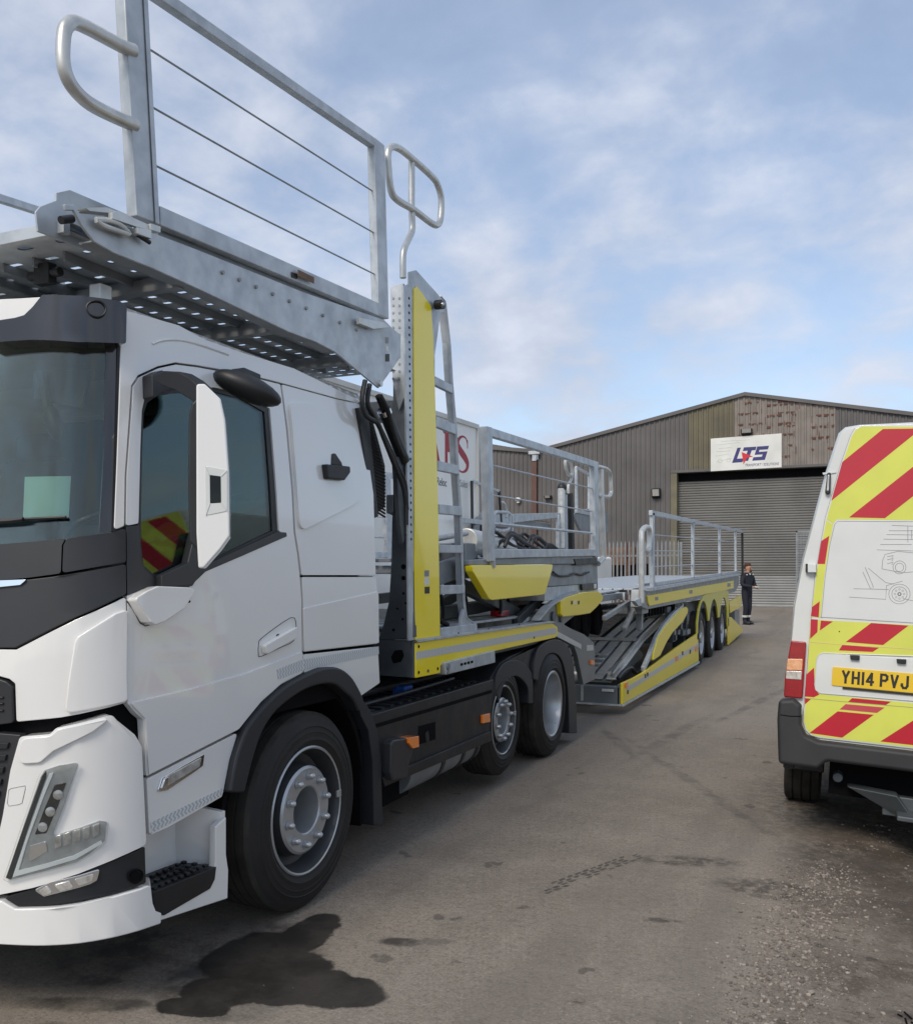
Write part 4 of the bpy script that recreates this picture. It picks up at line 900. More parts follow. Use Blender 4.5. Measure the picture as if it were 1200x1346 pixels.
panel(PX(-2.43), [(780.5, 767.5), (783.5, 767.3), (783.5, 773.5), (780.5, 773.7)], .004, 0, 'tail_lamp_lens', 'signw', T)
# machinery on the platform: hydraulic ram ends and hose bundles
b = MB(); b.cyl((-2.75, 6.55, 1.90), (-2.75, 7.5, 1.86), .10, n=24); b.out('lift_motor', 'galv2', T, .01)
b = MB(); b.box((-2.95, 7.3, 1.78), (-2.65, 8.0, 1.88))
b.out('pump_unit', 'black', T, .04, 3)
random.seed(4)
for i in range(20):
    b = MB(); y0 = 6.75+random.random()*1.5; z0 = 1.86+random.random()*.12; x0 = -2.58-random.random()*.4
    b.tube([(x0, y0, 1.86), (x0+.02, y0+.12, z0+.05), (x0, y0+.5, z0), (x0-.05, y0+1.0+random.random()*.4, 1.84)], .016, 8, k=6); b.out('hose', 'black', T)
b = MB(); b.cyl((-2.6, 5.5, 1.86), (-2.6, 6.2, 1.94), .022); b.cyl((-2.72, 5.5, 1.80), (-2.72, 6.3, 1.84), .03); b.out('platform_ram', 'galv2', T)
b = MB()
b.box((-3.0, 5.95, 1.60), (-2.5, 6.15, 1.86)); b.bar((-2.56, 5.4, 1.60), (-2.56, 6.3, 1.74), .04, .16); b.out('platform_hinge_arm', 'galvdark', T, .01)
# struts and dark machinery below the platform
random.seed(9)
b = MB(); b.bar((-2.7, 6.0, 1.62), (-2.7, 7.6, 1.28), .07, .10); b.bar((-3.1, 6.4, 1.30), (-3.1, 7.9, 1.6), .06, .09); b.bar((-2.9, 5.6, 1.30), (-2.9, 9.2, 1.42), .10, .10); b.bar((-4.4, 5.6, 1.30), (-4.4, 9.2, 1.42), .10, .10)
b.bar((-2.6, 7.3, 1.22), (-2.6, 8.6, 1.58), .05, .08); b.out('scissor_arm', 'steel', T, .008)
for i in range(7):
    b = MB(); y0 = 5.5+i*.33; x0 = -2.62-random.random()*.2
    b.tube([(x0, y0, 1.62), (x0+.04, y0+.05, 1.45), (x0, y0+.16, 1.32), (x0-.1, y0+.35, 1.28)], .014, 8, k=5); b.out('hose', 'black', T)
b = MB(); slats(b, -4.7, -2.66, 5.4, 8.4, 1.262, None, .17, .13, .02); b.out('truck_bed_deck', 'galv', T, .003)
b = MB(); b.tube([(-2.56, 5.55, 1.7), (-2.54, 5.5, 1.5), (-2.55, 5.6, 1.33), (-2.6, 5.85, 1.27)], .018, 8, k=6); b.out('hose', 'black', T)
b = MB(); b.box((-2.72, 7.0, 1.28), (-2.62, 7.2, 1.33)); b.out('red_tail_lamp', 'redlens', T, .008)
# rear gooseneck side plate with yellow arm
GN = PX(-2.44)
gn = panel(GN, [(706, 815), (718, 800), (722, 796), (738, 786), (758, 780), (770, 782), (776, 800), (760, 806), (741, 821), (752, 827), (768, 834), (781, 845), (782.5, 893), (767, 900.5), (759, 862), (755, 850), (745, 843), (731, 838), (730, 825), (722, 818)], 0, -.05, 'gooseneck_plate', 'chassis', T, r=.01, bevel=.008)
panel(PX(-2.42), [(733, 829), (766, 847), (766, 853.5), (732.5, 836)], -.015, -.02, 'reflective_tape', 'refl', gn, r=0, bevel=0)
panel(PX(-2.42), [(773.5, 848), (781.5, 848), (782, 855), (773.5, 856)], -.015, -.02, 'reflective_tape', 'refl', gn, r=0, bevel=0)
panel(PX(-2.42), [(777, 868), (781.5, 868), (781.5, 874), (777, 874)], .0, -.02, 'orange_marker', 'orange', gn, bevel=.003)
b = MB(); b.cyl(GN.at(726, 811, .0), GN.at(726, 811, .02), .05); b.cyl(GN.at(736, 814, 0), GN.at(736, 814, .02), .03); b.out('plate_pivot', 'steel', gn, .004)
b = MB(); p_ = [GN.at(*q) for q in ((704, 815), (716, 800), (722, 795), (740, 783), (756, 778))]
for i in range(len(p_)-1): b.bar(p_[i], p_[i+1], .08, .012)
b.out('plate_edge', 'galv', gn)
ya = panel(PX(-2.40), [(737, 789), (745, 784.5), (762, 779), (786, 777), (790.5, 780), (793, 784.5), (792, 790), (784, 799), (776, 806.5), (760, 809), (741, 811), (738, 808)], 0, -.05, 'yellow_gooseneck_arm', 'yellow', T, r=.02, bevel=.010, seg=3)
for x in (751.5, 756, 760.5): panel(PX(-2.40), [(x-1, 790), (x+1, 789.5), (x+1, 794), (x-1, 795)], .003, 0, 'warning_sticker', 'plateblk' if x != 756 else 'signw', ya)
# hi-vis jacket lying on the passenger seat
JM = mat('hi-vis fabric', (.72, .86, .05), .8, col2=(.5, .64, .04), vs=9)
b = MB(); n, m_ = 22, 12; gv = []
for i in range(n+1):
    r_ = []
    for j in range(m_+1):
        y = 3.0+.72*i/n; t_ = j/m_; x = -2.60-.42*t_; z = 1.72+.30*(i/n)**1.3*(1-.3*t_)+.06*math.sin(3.1*t_)+.05*noise.noise(Vector((x*6, y*6, 3)))+.02*noise.noise(Vector((x*17, y*17, 5)))
        r_.append(b.b.verts.new((x, y, z)))
    gv.append(r_)
for i in range(n):
    for j in range(m_):
        f = b.b.faces.new((gv[i][j], gv[i+1][j], gv[i+1][j+1], gv[i][j+1])); k_ = (i+j) % 9; f.material_index = 1 if k_ in (3, 4) else (2 if k_ == 5 else 0)
jk = b.out('hi_vis_jacket', [JM, 'vr', 'refl'], None, norm=False); sd2 = jk.modifiers.new('t', 'SOLIDIFY'); sd2.thickness = .012
tag(jk, 'yellow and red hi-vis jacket crumpled on the seat inside the truck cab', 'jacket')
# ------------------------------------------------------------------ THE TRAILER
TR = empty('car_transporter_trailer', (-3.6, 17, 0), 'long low yellow and galvanised car transporter trailer with three axles, coupled behind the white truck', 'trailer')
Q = PX(-2.36)
def tp(name, pix, m, t1=0, t0=-.03, r=.01, bevel=.006, S_=None, par=None, **k): return panel(S_ or Q, pix, t1, t0, name, m, par or TR, r=r, bevel=bevel, **k)
nose_ = MB(); nose_.box((-4.9, 10.3, .12), (-2.395, 10.42, .33)); nf = nose_.out('front_crossmember', 'chassis', TR, .006)
b = MB(); b.box((-4.9, 10.27, .11), (-2.38, 10.3, .13)); b.box((-2.85, 10.28, .15), (-2.82, 10.3, .36)); b.out('crossmember_trim', 'galv', nf, .002)
b = MB(); b.box((-2.60, 10.285, .27), (-2.46, 10.30, .30)); b.out('white_marker', 'signw', nf, .003)
sk2 = tp('side_skirt', [(818.5, 898), (832, 892), (847, 883.5), (867, 868), (890, 851), (917.5, 832), (918.5, 869), (818.5, 926)], 'yellow')
tp('reflective_tape', [(824, 903), (918, 845), (918, 851), (824, 910)], 'tape2', t1=.002, t0=-.002, r=0, bevel=0, par=sk2)
tp('skirt_edge', [(818, 926.5), (918.5, 869.3), (918.5, 872), (818, 929)], 'galv', t1=.015, t0=-.05, r=0, bevel=.002)
b = MB(); b.box((-2.42, 10.3, .11), (-2.385, 16.1, .36)); b.box((-4.9, 10.42, .14), (-4.86, 16.1, .6)); b.box((-4.9, 16.0, .5), (-4.86, 23.4, 1.0)); b.out('sill_beam', 'chassis', TR, .005)
for x, y, m_ in ((822.5, 901, 'orange'), (889, 866, 'orange'), (915, 853, 'orange')):
    tp('orange_marker', [(x-1.5, y-3), (x+1.5, y-4), (x+1.5, y+2.5), (x-1.5, y+3.5)], m_, t1=.014, t0=0, r=.002, bevel=.002)
for x, y in ((825, 910), (848, 889), (851, 887), (897, 859), (907, 857)):
    tp('warning_sticker', [(x-.9, y-2.5), (x+.9, y-3), (x+.9, y+2), (x-.9, y+2.6)], 'plateblk', t1=.004, t0=0, r=0, bevel=0)
sw = tp('arched_arm', [(904.5, 800), (902, 797.5), (896, 800), (887, 809), (874, 824), (866, 836), (860, 856), (858, 869), (868, 862), (876, 845), (884, 832), (898, 817), (904, 806)], 'yellow', t1=.0, t0=-.05, r=.06, bevel=.008)
Qi = PX(-2.40)
b = MB(); p_ = [Qi.at(*q) for q in ((845, 880), (852, 864), (862, 838), (872, 822), (884, 808), (896, 798))]
for i in range(len(p_)-1): b.bar(p_[i], p_[i+1], .05, .07)
b.out('arm_frame', 'galv', TR, .006)
# wheel arches and rear body
fen_out = [(914, 829.5), (915, 815), (917.5, 805), (922, 797), (928, 791), (933, 787), (951, 786), (956, 789), (958.3, 812)]
wz = [(16.8, .98), (18.25, .98), (19.8, .98)]
fo = [Q.inv(*q) for q in fen_out]
fo = [(16.05, .60), (16.05, .80), (16.2, 1.02), (16.5, 1.17), (16.9, 1.27), (20.2, 1.33), (20.7, 1.26), (20.75, .98)]
arc = []
for (yc) in (19.8, 18.25, 16.8):
    for i in range(0, 13):
        a = R(24+132*i/12); arc.append((yc+.70*math.cos(a), .50+.66*math.sin(a)))
pl = [(16.05, .50)]+fo[1:-1]+[(20.75, .50), (20.5, .50)]+arc+[(16.16, .50)]
fd = panel(Q, None, 0, -.03, 'wheel_arch_cover', mat('green yellow paint', (.62, .56, .02), .35, coat=.4, vs=3, col2=(.55, .50, .03)), TR, uv=pl, r=0, bevel=.006)
b = MB(); b.box((-2.60, 16.1, .55), (-2.56, 20.7, 1.15)); b.box((-2.5, 17.46, .5), (-2.44, 17.56, 1.0)); b.out('inner_wing', 'steel', TR)
rl = tp('rear_side_panel', [(958.5, 791), (974, 782), (975, 797), (960, 806)], 'yellow'); tp('rear_low_skirt', [(957, 812), (961, 811), (976, 826), (976, 831), (957.5, 848)], 'yellow')
b = MB(); b.box((-2.8, 16.1, .35), (-2.6, 23.2, .9)); b.box((-4.7, 16.1, .35), (-4.5, 23.2, .9)); b.out('chassis_rail', 'steel', TR)
b = MB(); b.box((-2.7, 22.3, .35), (-2.40, 23.3, .78)); b.out('rear_tool_box', 'galvdark', TR, .01)
for y in (16.8, 18.25, 19.8):
    wheel(TR, (-2.40, y, .49), .49, .30, 1, 'trailer', .30, detail=True); wheel(TR, (-4.84, y, .49), .49, .30, -1, 'trailer', .30, detail=False)
# lower deck: level pan, ramp and slatted bridge
b = MB(); n = 14
for i in range(n):
    x = -4.75+i*.165
    b.bar((x, 10.75, .362), (x, 12.4, .702), .12, .02)
    if not 4 <= i <= 9: b.bar((x, 12.4, .70), (x, 14.2, .95), .11, .02)
b.bar((-4.8, 12.4, .735), (-2.58, 12.4, .735), .05, .04); b.bar((-4.8, 14.2, 1.0), (-2.5, 14.2, 1.0), .06, .05); b.bar((-2.58, 10.75, .40), (-2.58, 12.4, .75), .03, .08); b.bar((-2.58, 12.4, .75), (-2.58, 14.2, 1.0), .03, .08)
dk3 = b.out('ramp_deck', 'galv2', TR, .004)
b = MB(); b.prism([(-4.8, 10.75, .34), (-2.6, 10.75, .34), (-2.6, 12.4, .68), (-4.8, 12.4, .68)], (0, 0, -.02)); b.prism([(-4.8, 12.4, .68), (-2.6, 12.4, .68), (-2.6, 14.2, .93), (-4.8, 14.2, .93)], (0, 0, -.02)); b.out('pan_floor', 'chassis', dk3)
b = MB(); b.prism([(-4.1, 12.5, .742), (-3.2, 12.5, .742), (-3.2, 14.1, .965), (-4.1, 14.1, .965)], (0, 0, .01)); b.out('chequer_plate', mat('chequer plate', (.30, .27, .25), .6, metal=.3, vs=14, col2=(.12, .12, .12)), dk3)
b = MB()
for i in range(5): b.bar((-3.5, 10.80+i*.2, .425+i*.041), (-2.85, 10.80+i*.2, .425+i*.041), .08, .02)
b.out('bright_rungs', 'galv2', dk3, .004)
b = MB(); b.cyl((-3.6, 10.5, .42), (-2.9, 10.5, .42), .09, n=20); b.out('front_roller', 'galv2', TR, .006)
panel(PX(-2.62), [(803, 893), (804, 882), (830, 858), (840, 853), (846, 861), (842, 868), (833, 876), (822, 888), (812, 894)], 0, -.06, 'inner_lift_arm', 'chassis', TR, r=.02, bevel=.01)
b = MB(); b.tube([PX(-2.5).at(*q) for q in ((812, 892), (820, 882), (830, 878), (836, 885), (845, 876), (855, 868))], .024, 8, k=5); b.out('hose', 'black', TR)
# dark machinery under the raised beam
b = MB(); random.seed(3)
for i in range(26):
    b = MB(); y = 13.7+random.random()*2.2; z = .55+random.random()*.6
    b.box((-2.62-random.random()*.3, y, z), (-2.44-random.random()*.08, y+.06+random.random()*.25, z+.04+random.random()*.12))
    b.out('valve_block', 'steel' if i % 3 else 'galvdark', TR, .01)
b = MB(); b.bar((-4.7, 12.0, .6), (-4.7, 15.9, 1.15), .06, .10); b.bar((-4.8, 14.2, 1.0), (-2.5, 14.2, 1.0), .10, .08)
b.box((-4.8, 14.2, .90), (-2.6, 16.0, .95)); b.out('subframe', 'chassis', TR, .006)
b = MB(); b.bar((-4.8, 14.18, 1.055), (-2.5, 14.18, 1.055), .08, .03); b.out('ramp_hinge_bar', 'galv', TR, .004)
b = MB()
for i in range(14): b.box((-4.75, 16.2+i*.5, 1.28), (-2.48, 16.48+i*.5, 1.31))
b.out('rear_deck_plates', 'galv', TR, .003)
# raised beam
rb = tp('raised_beam', [(846, 775), (851, 776), (968, 756), (972, 757), (972, 768), (967, 778), (852, 801), (845, 798)], 'galvdark', t1=-.01, t0=-.16, r=.004)
bp_ = PX(-2.35)
tp('beam_yellow_panel', [(851.5, 783), (964, 763.3), (964.5, 773.5), (854, 796.5), (852.5, 793)], 'yellow', t1=0, t0=-.02, r=.01, S_=bp_, par=rb)
for x, y in ((863, 787), (908, 778), (958, 769)): tp('warning_sticker', [(x-2, y-2), (x+2, y-2.6), (x+2, y+2), (x-2, y+2.6)], 'ink', t1=.003, t0=0, r=0, bevel=0, S_=bp_, par=rb)
b = MB(); a_, c_ = Q.at(850, 775), Q.at(970, 755); b.bar(a_, c_, .10, .05); a2, c2 = Q.at(850, 770, -.12), Q.at(970, 752, -.12); b.bar(a2, c2, .04, .04); b.out('beam_top_rail', 'galv', rb, .004)
b = MB(); b.box((-4.86, 12.0, 1.24), (-4.72, 22.6, 1.46)); b.out('far_beam', 'galvdark', TR, .006)
b = MB(); slats(b, -4.75, -2.55, 11.9, 22.4, 1.44, 1.62, .14, .12, .02)
for y in (12.2, 14, 16, 18, 20, 22): b.box((-4.8, y, 1.36+.017*(y-12)), (-2.45, y+.1, 1.42+.017*(y-12)))
b.out('upper_trailer_deck', 'galv', TR, .003)
b = MB(); slats(b, -4.8, -2.7, 9.9, 11.9, 1.38, 1.42, .14, .125, .02); b.box((-4.8, 9.9, 1.30), (-2.65, 10.0, 1.37)); b.box((-4.8, 11.7, 1.30), (-2.65, 11.8, 1.40)); b.out('bridge_deck', 'galv', TR, .003)
b = MB(); b.bar((-2.7, 9.9, 1.34), (-2.7, 11.9, 1.36), .04, .08); b.bar((-2.6, 10.4, 1.12), (-2.6, 12.0, 1.30), .05, .06); b.bar((-2.55, 11.2, .95), (-2.55, 12.1, 1.3), .06, .05); b.bar((-2.5, 11.9, .9), (-2.5, 11.95, 1.38), .08, .08); b.box((-2.75, 11.7, 1.12), (-2.42, 12.1, 1.24)); b.out('support_bracket', 'galvdark', TR, .006)
for y in (10.6, 11.1, 11.7): 
    b = MB(); b.lathe([(.12, -.1), (.21, -.1), (.22, 0), (.16, .02), (.1, .0)], (-3.0, y, 1.05), (1, 0, 0), 24); b.out('loading_roller', 'dark', TR)
GQ = PX(-2.37)
b = MB(); b.bar(GQ.at(860, 768), GQ.at(969, 751.5), .05, .05); g_ = b.out('trailer_guard_rail', 'galv', TR, .004)
b = MB(); b.bar(GQ.at(855, 674), GQ.at(976, 699), .05, .065); b.out('top_rail', 'galv', g_, .004)
for (a_, c_, w_) in (((857.5, 771), (857, 674), .13), ((910.5, 760), (910.5, 686), .09), ((946, 756), (945.5, 693), .09), ((967, 754), (966.5, 697), .08)):
    b = MB(); b.bar(GQ.at(*a_), GQ.at(*c_), .05, w_, up=V(0, 1, 0)); b.out('guard_post', 'galv', g_, .004)
for k in range(3):
    b = MB(); b.tube([GQ.at(858, 703+k*21), GQ.at(966, 712+k*14)], .008, 6); b.out('guard_wire', 'galv', g_)
b = MB(); b.bar(GQ.at(976, 757), GQ.at(975.5, 699), .05, .08, up=V(0, 1, 0)); b.out('black_end_post', 'black', g_)
b = MB(); b.tube([GQ.at(*q) for q in ((843, 793), (843, 740), (843, 704), (845, 696), (850, 693), (853.5, 698), (853, 720), (850, 724), (846, 722))], .036, 10, k=4); b.out('access_handrail', 'galv2', g_)
b = MB(); b.prism([GQ.at(*q) for q in ((840, 797), (834, 790), (842, 786), (845, 796))], (-.05, 0, 0)); b.out('handrail_foot', 'galv', g_)
for i in range(12):
    b = MB(); b.cyl((-2.52, 12.2+i*.22, 1.20), (-2.52, 12.2+i*.22, 1.05), .02, n=8); b.out('hanging_pin', 'dark', TR)
# ------------------------------------------------------------------ GROUND
gm = bpy.data.materials.new('yard tarmac and dirt'); gm.use_nodes = True; t = gm.node_tree; bs = t.nodes['Principled BSDF']; lk = t.links.new
ge = nd(t, 'ShaderNodeNewGeometry')
def tn(scale, detail=6, rough=.6, dist=0, typ='ShaderNodeTexNoise', off=None):
    n = nd(t, typ); n.inputs['Scale'].default_value = scale
    if typ == 'ShaderNodeTexNoise': n.inputs['Detail'].default_value = detail; n.inputs['Roughness'].default_value = rough; n.inputs['Distortion'].default_value = dist
    lk(ge.outputs['Position'], n.inputs['Vector']); return n
def rng(src, a, b_, c=0, d=1, st=True):
    n = nd(t, 'ShaderNodeMapRange'); n.interpolation_type = 'SMOOTHSTEP' if st else 'LINEAR'
    lk(src, n.inputs[0]); n.inputs[1].default_value = a; n.inputs[2].default_value = b_; n.inputs[3].default_value = c; n.inputs[4].default_value = d; return n.outputs[0]
def mth(op, a, b_=None):
    n = nd(t, 'ShaderNodeMath', operation=op)
    for i, q in enumerate((a, b_)):
        if q is None: continue
        if isinstance(q, (int, float)): n.inputs[i].default_value = q
        else: lk(q, n.inputs[i])
    return n.outputs[0]
def mixc(f, a, b_):
    n = nd(t, 'ShaderNodeMix', data_type='RGBA')
    if isinstance(f, (int, float)): n.inputs[0].default_value = f
    else: lk(f, n.inputs[0])
    for i, q in ((6, a), (7, b_)):
        if isinstance(q, tuple): n.inputs[i].default_value = (*q, 1)
        else: lk(q, n.inputs[i])
    return n.outputs[2]
wz_ = tn(1.3, 5, .6); wv = nd(t, 'ShaderNodeVectorMath', operation='MULTIPLY_ADD'); lk(wz_.outputs['Color'], wv.inputs[0]); wv.inputs[1].default_value = (.5, .5, 0); lk(ge.outputs['Position'], wv.inputs[2])
wz2 = tn(7, 4, .6); wv2 = nd(t, 'ShaderNodeVectorMath', operation='MULTIPLY_ADD'); lk(wz2.outputs['Color'], wv2.inputs[0]); wv2.inputs[1].default_value = (.11, .11, 0); lk(ge.outputs['Position'], wv2.inputs[2])
def blob(cx, cy, rx, ry, rot=0, coarse=False):
    m = nd(t, 'ShaderNodeMapping'); m.vector_type = 'TEXTURE'; k = .25 if coarse else .055
    m.inputs['Location'].default_value = (cx+k, cy+k, 0); m.inputs['Rotation'].default_value = (0, 0, R(rot)); m.inputs['Scale'].default_value = (rx, ry, 1000)
    lk((wv if coarse else wv2).outputs[0], m.inputs['Vector']); l = nd(t, 'ShaderNodeVectorMath', operation='LENGTH'); lk(m.outputs[0], l.inputs[0]); return l.outputs['Value']
def mn(*a):
    r_ = a[0]
    for q_ in a[1:]: r_ = mth('MINIMUM', r_, q_)
    return r_
b1, b2_, b3 = tn(.35, 7, .62), tn(3.2, 8, .66), tn(38, 6, .7)
col = mixc(rng(b1.outputs['Fac'], .35, .65), (.190, .164, .135), (.248, .217, .180))
col = mixc(rng(b2_.outputs['Fac'], .42, .72), col, (.25, .22, .185))
b5 = tn(75, 6, .8); col = mixc(mth('MULTIPLY', rng(b3.outputs['Fac'], .5, .75), .35), col, (.33, .30, .265)); col = mixc(mth('MULTIPLY', rng(b5.outputs['Fac'], .53, .66), .7), col, (.40, .35, .295)); col = mixc(mth('MULTIPLY', rng(b5.outputs['Fac'], .47, .34), .8), col, (.08, .068, .056)); b6 = tn(22, 7, .75); col = mixc(mth('MULTIPLY', rng(b6.outputs['Fac'], .48, .34), .45), col, (.10, .086, .070)); col = mixc(mth('MULTIPLY', rng(b6.outputs['Fac'], .54, .68), .4), col, (.33, .285, .235))
col = mixc(mth('MULTIPLY', rng(b3.outputs['Fac'], .48, .3), .55), col, (.10, .09, .08))
# brown earthy side under and before the van
sx_ = nd(t, 'ShaderNodeSeparateXYZ'); lk(wv.outputs[0], sx_.inputs[0])
earth = mth('MULTIPLY', rng(sx_.outputs[0], -.18, .42), rng(sx_.outputs[1], 9.5, 6.5))
e2 = tn(2.1, 7, .65); e3 = tn(14, 6, .7)
ec = mixc(rng(e2.outputs['Fac'], .38, .62), (.075, .057, .044), (.175, .148, .122))
e4 = tn(55, 5, .75); ec = mixc(mth('MULTIPLY', rng(e3.outputs['Fac'], .50, .66), .7), ec, (.23, .20, .17)); ec = mixc(mth('MULTIPLY', rng(e4.outputs['Fac'], .54, .66), .6), ec, (.30, .27, .235)); ec = mixc(mth('MULTIPLY', rng(e4.outputs['Fac'], .46, .36), .6), ec, (.045, .037, .03))
col = mixc(earth, col, ec)
# long faint tyre arcs and driven lines running towards the doors
tr_ = nd(t, 'ShaderNodeMapping'); tr_.inputs['Rotation'].default_value = (0, 0, R(8)); tr_.inputs['Scale'].default_value = (1.6, .09, 1); lk(wv.outputs[0], tr_.inputs['Vector'])
tl = nd(t, 'ShaderNodeTexNoise'); tl.inputs['Scale'].default_value = 1.6; tl.inputs['Detail'].default_value = 5; lk(tr_.outputs[0], tl.inputs['Vector'])
col = mixc(mth('MULTIPLY', rng(tl.outputs['Fac'], .50, .66), .35), col, (.145, .125, .105))
# wet patch, stains and dark patches, the largest under the van
wet = rng(mn(blob(-1.86, 3.03, .25, .15, 0), blob(-2.1, 3.1, .2, .2), blob(-2.32, 3.16, .20, .26, 10), blob(-2.23, 3.46, .12, .26, 8), blob(-2.24, 2.70, .15, .075, 10), blob(-2.22, 2.85, .17, .15), blob(-2.12, 2.93, .25, .13)), .90, 1.05, 1, 0)
damp = rng(mn(blob(-2.40, 3.15, .40, .42), blob(-2.2, 2.85, .3, .25), blob(-2.75, 2.95, .42, .34), blob(-2.65, 2.55, .30, .06, 20), blob(-2.5, 2.4, .2, .04, 10), blob(-1.80, 3.55, .10, .06, 20), blob(-1.66, 3.62, .09, .035, 10), blob(-1.78, 3.36, .045, .035)), .7, 1.15, 1, 0)
spl = rng(tn(9, 5, .7).outputs['Fac'], .64, .67); spots = mth('MULTIPLY', spl, .8)
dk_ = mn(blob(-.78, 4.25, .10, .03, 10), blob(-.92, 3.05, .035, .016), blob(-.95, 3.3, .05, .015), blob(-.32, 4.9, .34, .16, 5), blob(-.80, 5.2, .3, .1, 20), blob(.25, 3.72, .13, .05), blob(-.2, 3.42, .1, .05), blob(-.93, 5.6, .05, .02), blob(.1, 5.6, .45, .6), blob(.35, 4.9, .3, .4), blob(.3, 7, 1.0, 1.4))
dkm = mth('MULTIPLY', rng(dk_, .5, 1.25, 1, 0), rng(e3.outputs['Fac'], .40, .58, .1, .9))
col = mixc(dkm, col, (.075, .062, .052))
col = mixc(mth('MULTIPLY', damp, rng(b2_.outputs['Fac'], .38, .56, .95, .35)), col, (.050, .045, .040))
col = mixc(mth('MULTIPLY', wet, rng(b2_.outputs['Fac'], .3, .6, 1, .9)), col, (.020, .018, .016))
arcs = mn(blob(-1.60, 9.2, .07, 1.6, -6), blob(-2.05, 8.7, .06, 1.0, 25), blob(-1.1, 7.2, .05, 1.9, 28), blob(-.95, 12.5, .07, 2.6, -9))
col = mixc(mth('MULTIPLY', rng(arcs, .55, 1.3, 1, 0), rng(b2_.outputs['Fac'], .35, .6, .55, .12)), col, (.07, .062, .055))
sml = mth('MULTIPLY', rng(tn(3.7, 3, .5, off=1).outputs['Fac'], .68, .71), .55)
col = mixc(sml, col, (.045, .04, .036))
lk(col, bs.inputs['Base Color'])
ro = mth('SUBTRACT', rng(b2_.outputs['Fac'], .3, .7, .72, .9), mth('MULTIPLY', wet, .30)); lk(ro, bs.inputs['Roughness']); bs.inputs['Specular IOR Level'].default_value = .35
vb = nd(t, 'ShaderNodeTexVoronoi'); vb.inputs['Scale'].default_value = 85; lk(ge.outputs['Position'], vb.inputs['Vector'])
b4 = tn(150, 4, .7); hh = mth('ADD', mth('MULTIPLY', b3.outputs['Fac'], .35), mth('MULTIPLY', b4.outputs['Fac'], .35)); hh = mth('ADD', hh, mth('MULTIPLY', b2_.outputs['Fac'], 1.6)); hh = mth('ADD', hh, mth('MULTIPLY', mth('MULTIPLY', e3.outputs['Fac'], earth), 3.0))
bp = nd(t, 'ShaderNodeBump'); bp.inputs['Distance'].default_value = .012; lk(mth('SUBTRACT', .55, mth('MULTIPLY', wet, .45)), bp.inputs['Strength']); lk(hh, bp.inputs['Height']); lk(bp.outputs[0], bs.inputs['Normal'])
M['ground'] = gm
def gz(x, y):
    k = min(1, max(0, (y-16)/20.0)); z = .43*k**1.35 if y > 16 else 0
    e = min(1, max(0, (x+.1)/.9)); 
    if y < 14: z -= .052*min(1.9, max(0, x+.2))*min(1, (14-y)/3)
    if y < 12: z += e*(.022*noise.noise(Vector((x*2.2, y*2.2, 1)))+.008*noise.noise(Vector((x*8, y*8, 4))))*min(1, (12-y)/3)
    z += .006*noise.noise(Vector((x*.9, y*.9, 7))) if y < 16 else 0
    return z
b = MB()
def axis(a): return a
xs = [-400, -120, -60, -30, -18]+[-12+.5*i for i in range(20)]+[-2+.09*i for i in range(56)]+[3.2, 4, 5, 7, 10, 16, 30, 60, 120, 400]
ys = [-300, -80, -20, -6, -2, 0, 1, 1.6]+[2+.09*i for i in range(72)]+[8.6, 9, 9.5, 10, 11, 12]+[13+i for i in range(25)]+[45, 60, 100, 200, 700]
xs = sorted(set(xs)); ys = sorted(set(ys))
vv = [[b.b.verts.new((x, y, gz(x, y))) for x in xs] for y in ys]
for j in range(len(ys)-1):
    for i in range(len(xs)-1): b.b.faces.new((vv[j][i], vv[j][i+1], vv[j+1][i+1], vv[j+1][i]))
g = b.out('ground', 'ground', None, norm=False, ang=80); tag(g, 'grey brown worn tarmac and dirt yard', 'ground', kind='structure')
# loose stones
random.seed(21)
tb_ = bmesh.new(); bmesh.ops.create_icosphere(tb_, subdivisions=1, radius=1); ico_v = [v.co.copy() for v in tb_.verts]; ico_f = [[v.index for v in f.verts] for f in tb_.faces]; tb_.free()
sv, sf, sm_ = [], [], []
for i in range(9000):
    k = random.random()
    if k < .45:
        tt = random.random(); x = -.30+.18*tt+random.gauss(0, .11)+.25*(random.random() < .2)*random.random(); y = 3.1+2.3*tt+random.gauss(0, .1)
    elif k < .93: x = -.15+random.random()**.8*2.1; y = 2.9+random.random()*3.6
    else: x = -2.2+random.random()*2.4; y = 2.5+random.random()*5
    if k > .45 and noise.noise(Vector((x*3, y*3, 2))) < random.uniform(-.35, .25): continue
    r_ = .0012+.0030*random.random()**1.6+(.008*random.random()**4 if k < .93 else 0)+(.010*random.random() if random.random() < .014 and k < .9 else 0)
    if k >= .93: r_ *= .8
    sc = (random.uniform(.7, 1.5), random.uniform(.7, 1.3), random.uniform(.4, .8)); a_ = random.random()*6.28; ca_, sa_ = math.cos(a_), math.sin(a_); z = gz(x, y)+r_*.3; n0 = len(sv)
    for p in ico_v:
        q = [p.x*sc[0]*r_*random.uniform(.78, 1.15), p.y*sc[1]*r_*random.uniform(.78, 1.15), p.z*sc[2]*r_]
        sv.append((x+q[0]*ca_-q[1]*sa_, y+q[0]*sa_+q[1]*ca_, z+q[2]))
    mi = 0 if random.random() < .62 else 1
    for f in ico_f: sf.append([n0+j for j in f]); sm_.append(mi)
me = bpy.data.meshes.new('gravel'); me.from_pydata(sv, [], sf); me.polygons.foreach_set('material_index', sm_)
M['stone2'] = mat('dark gravel', (.13, .11, .095), .9, vs=30)
me.materials.append(M['stone']); me.materials.append(M['stone2']); o = bpy.data.objects.new('gravel', me); C.objects.link(o); tag(o, 'loose pale gravel and grit scattered over the yard', 'gravel', kind='stuff')
b = MB(); random.seed(5)
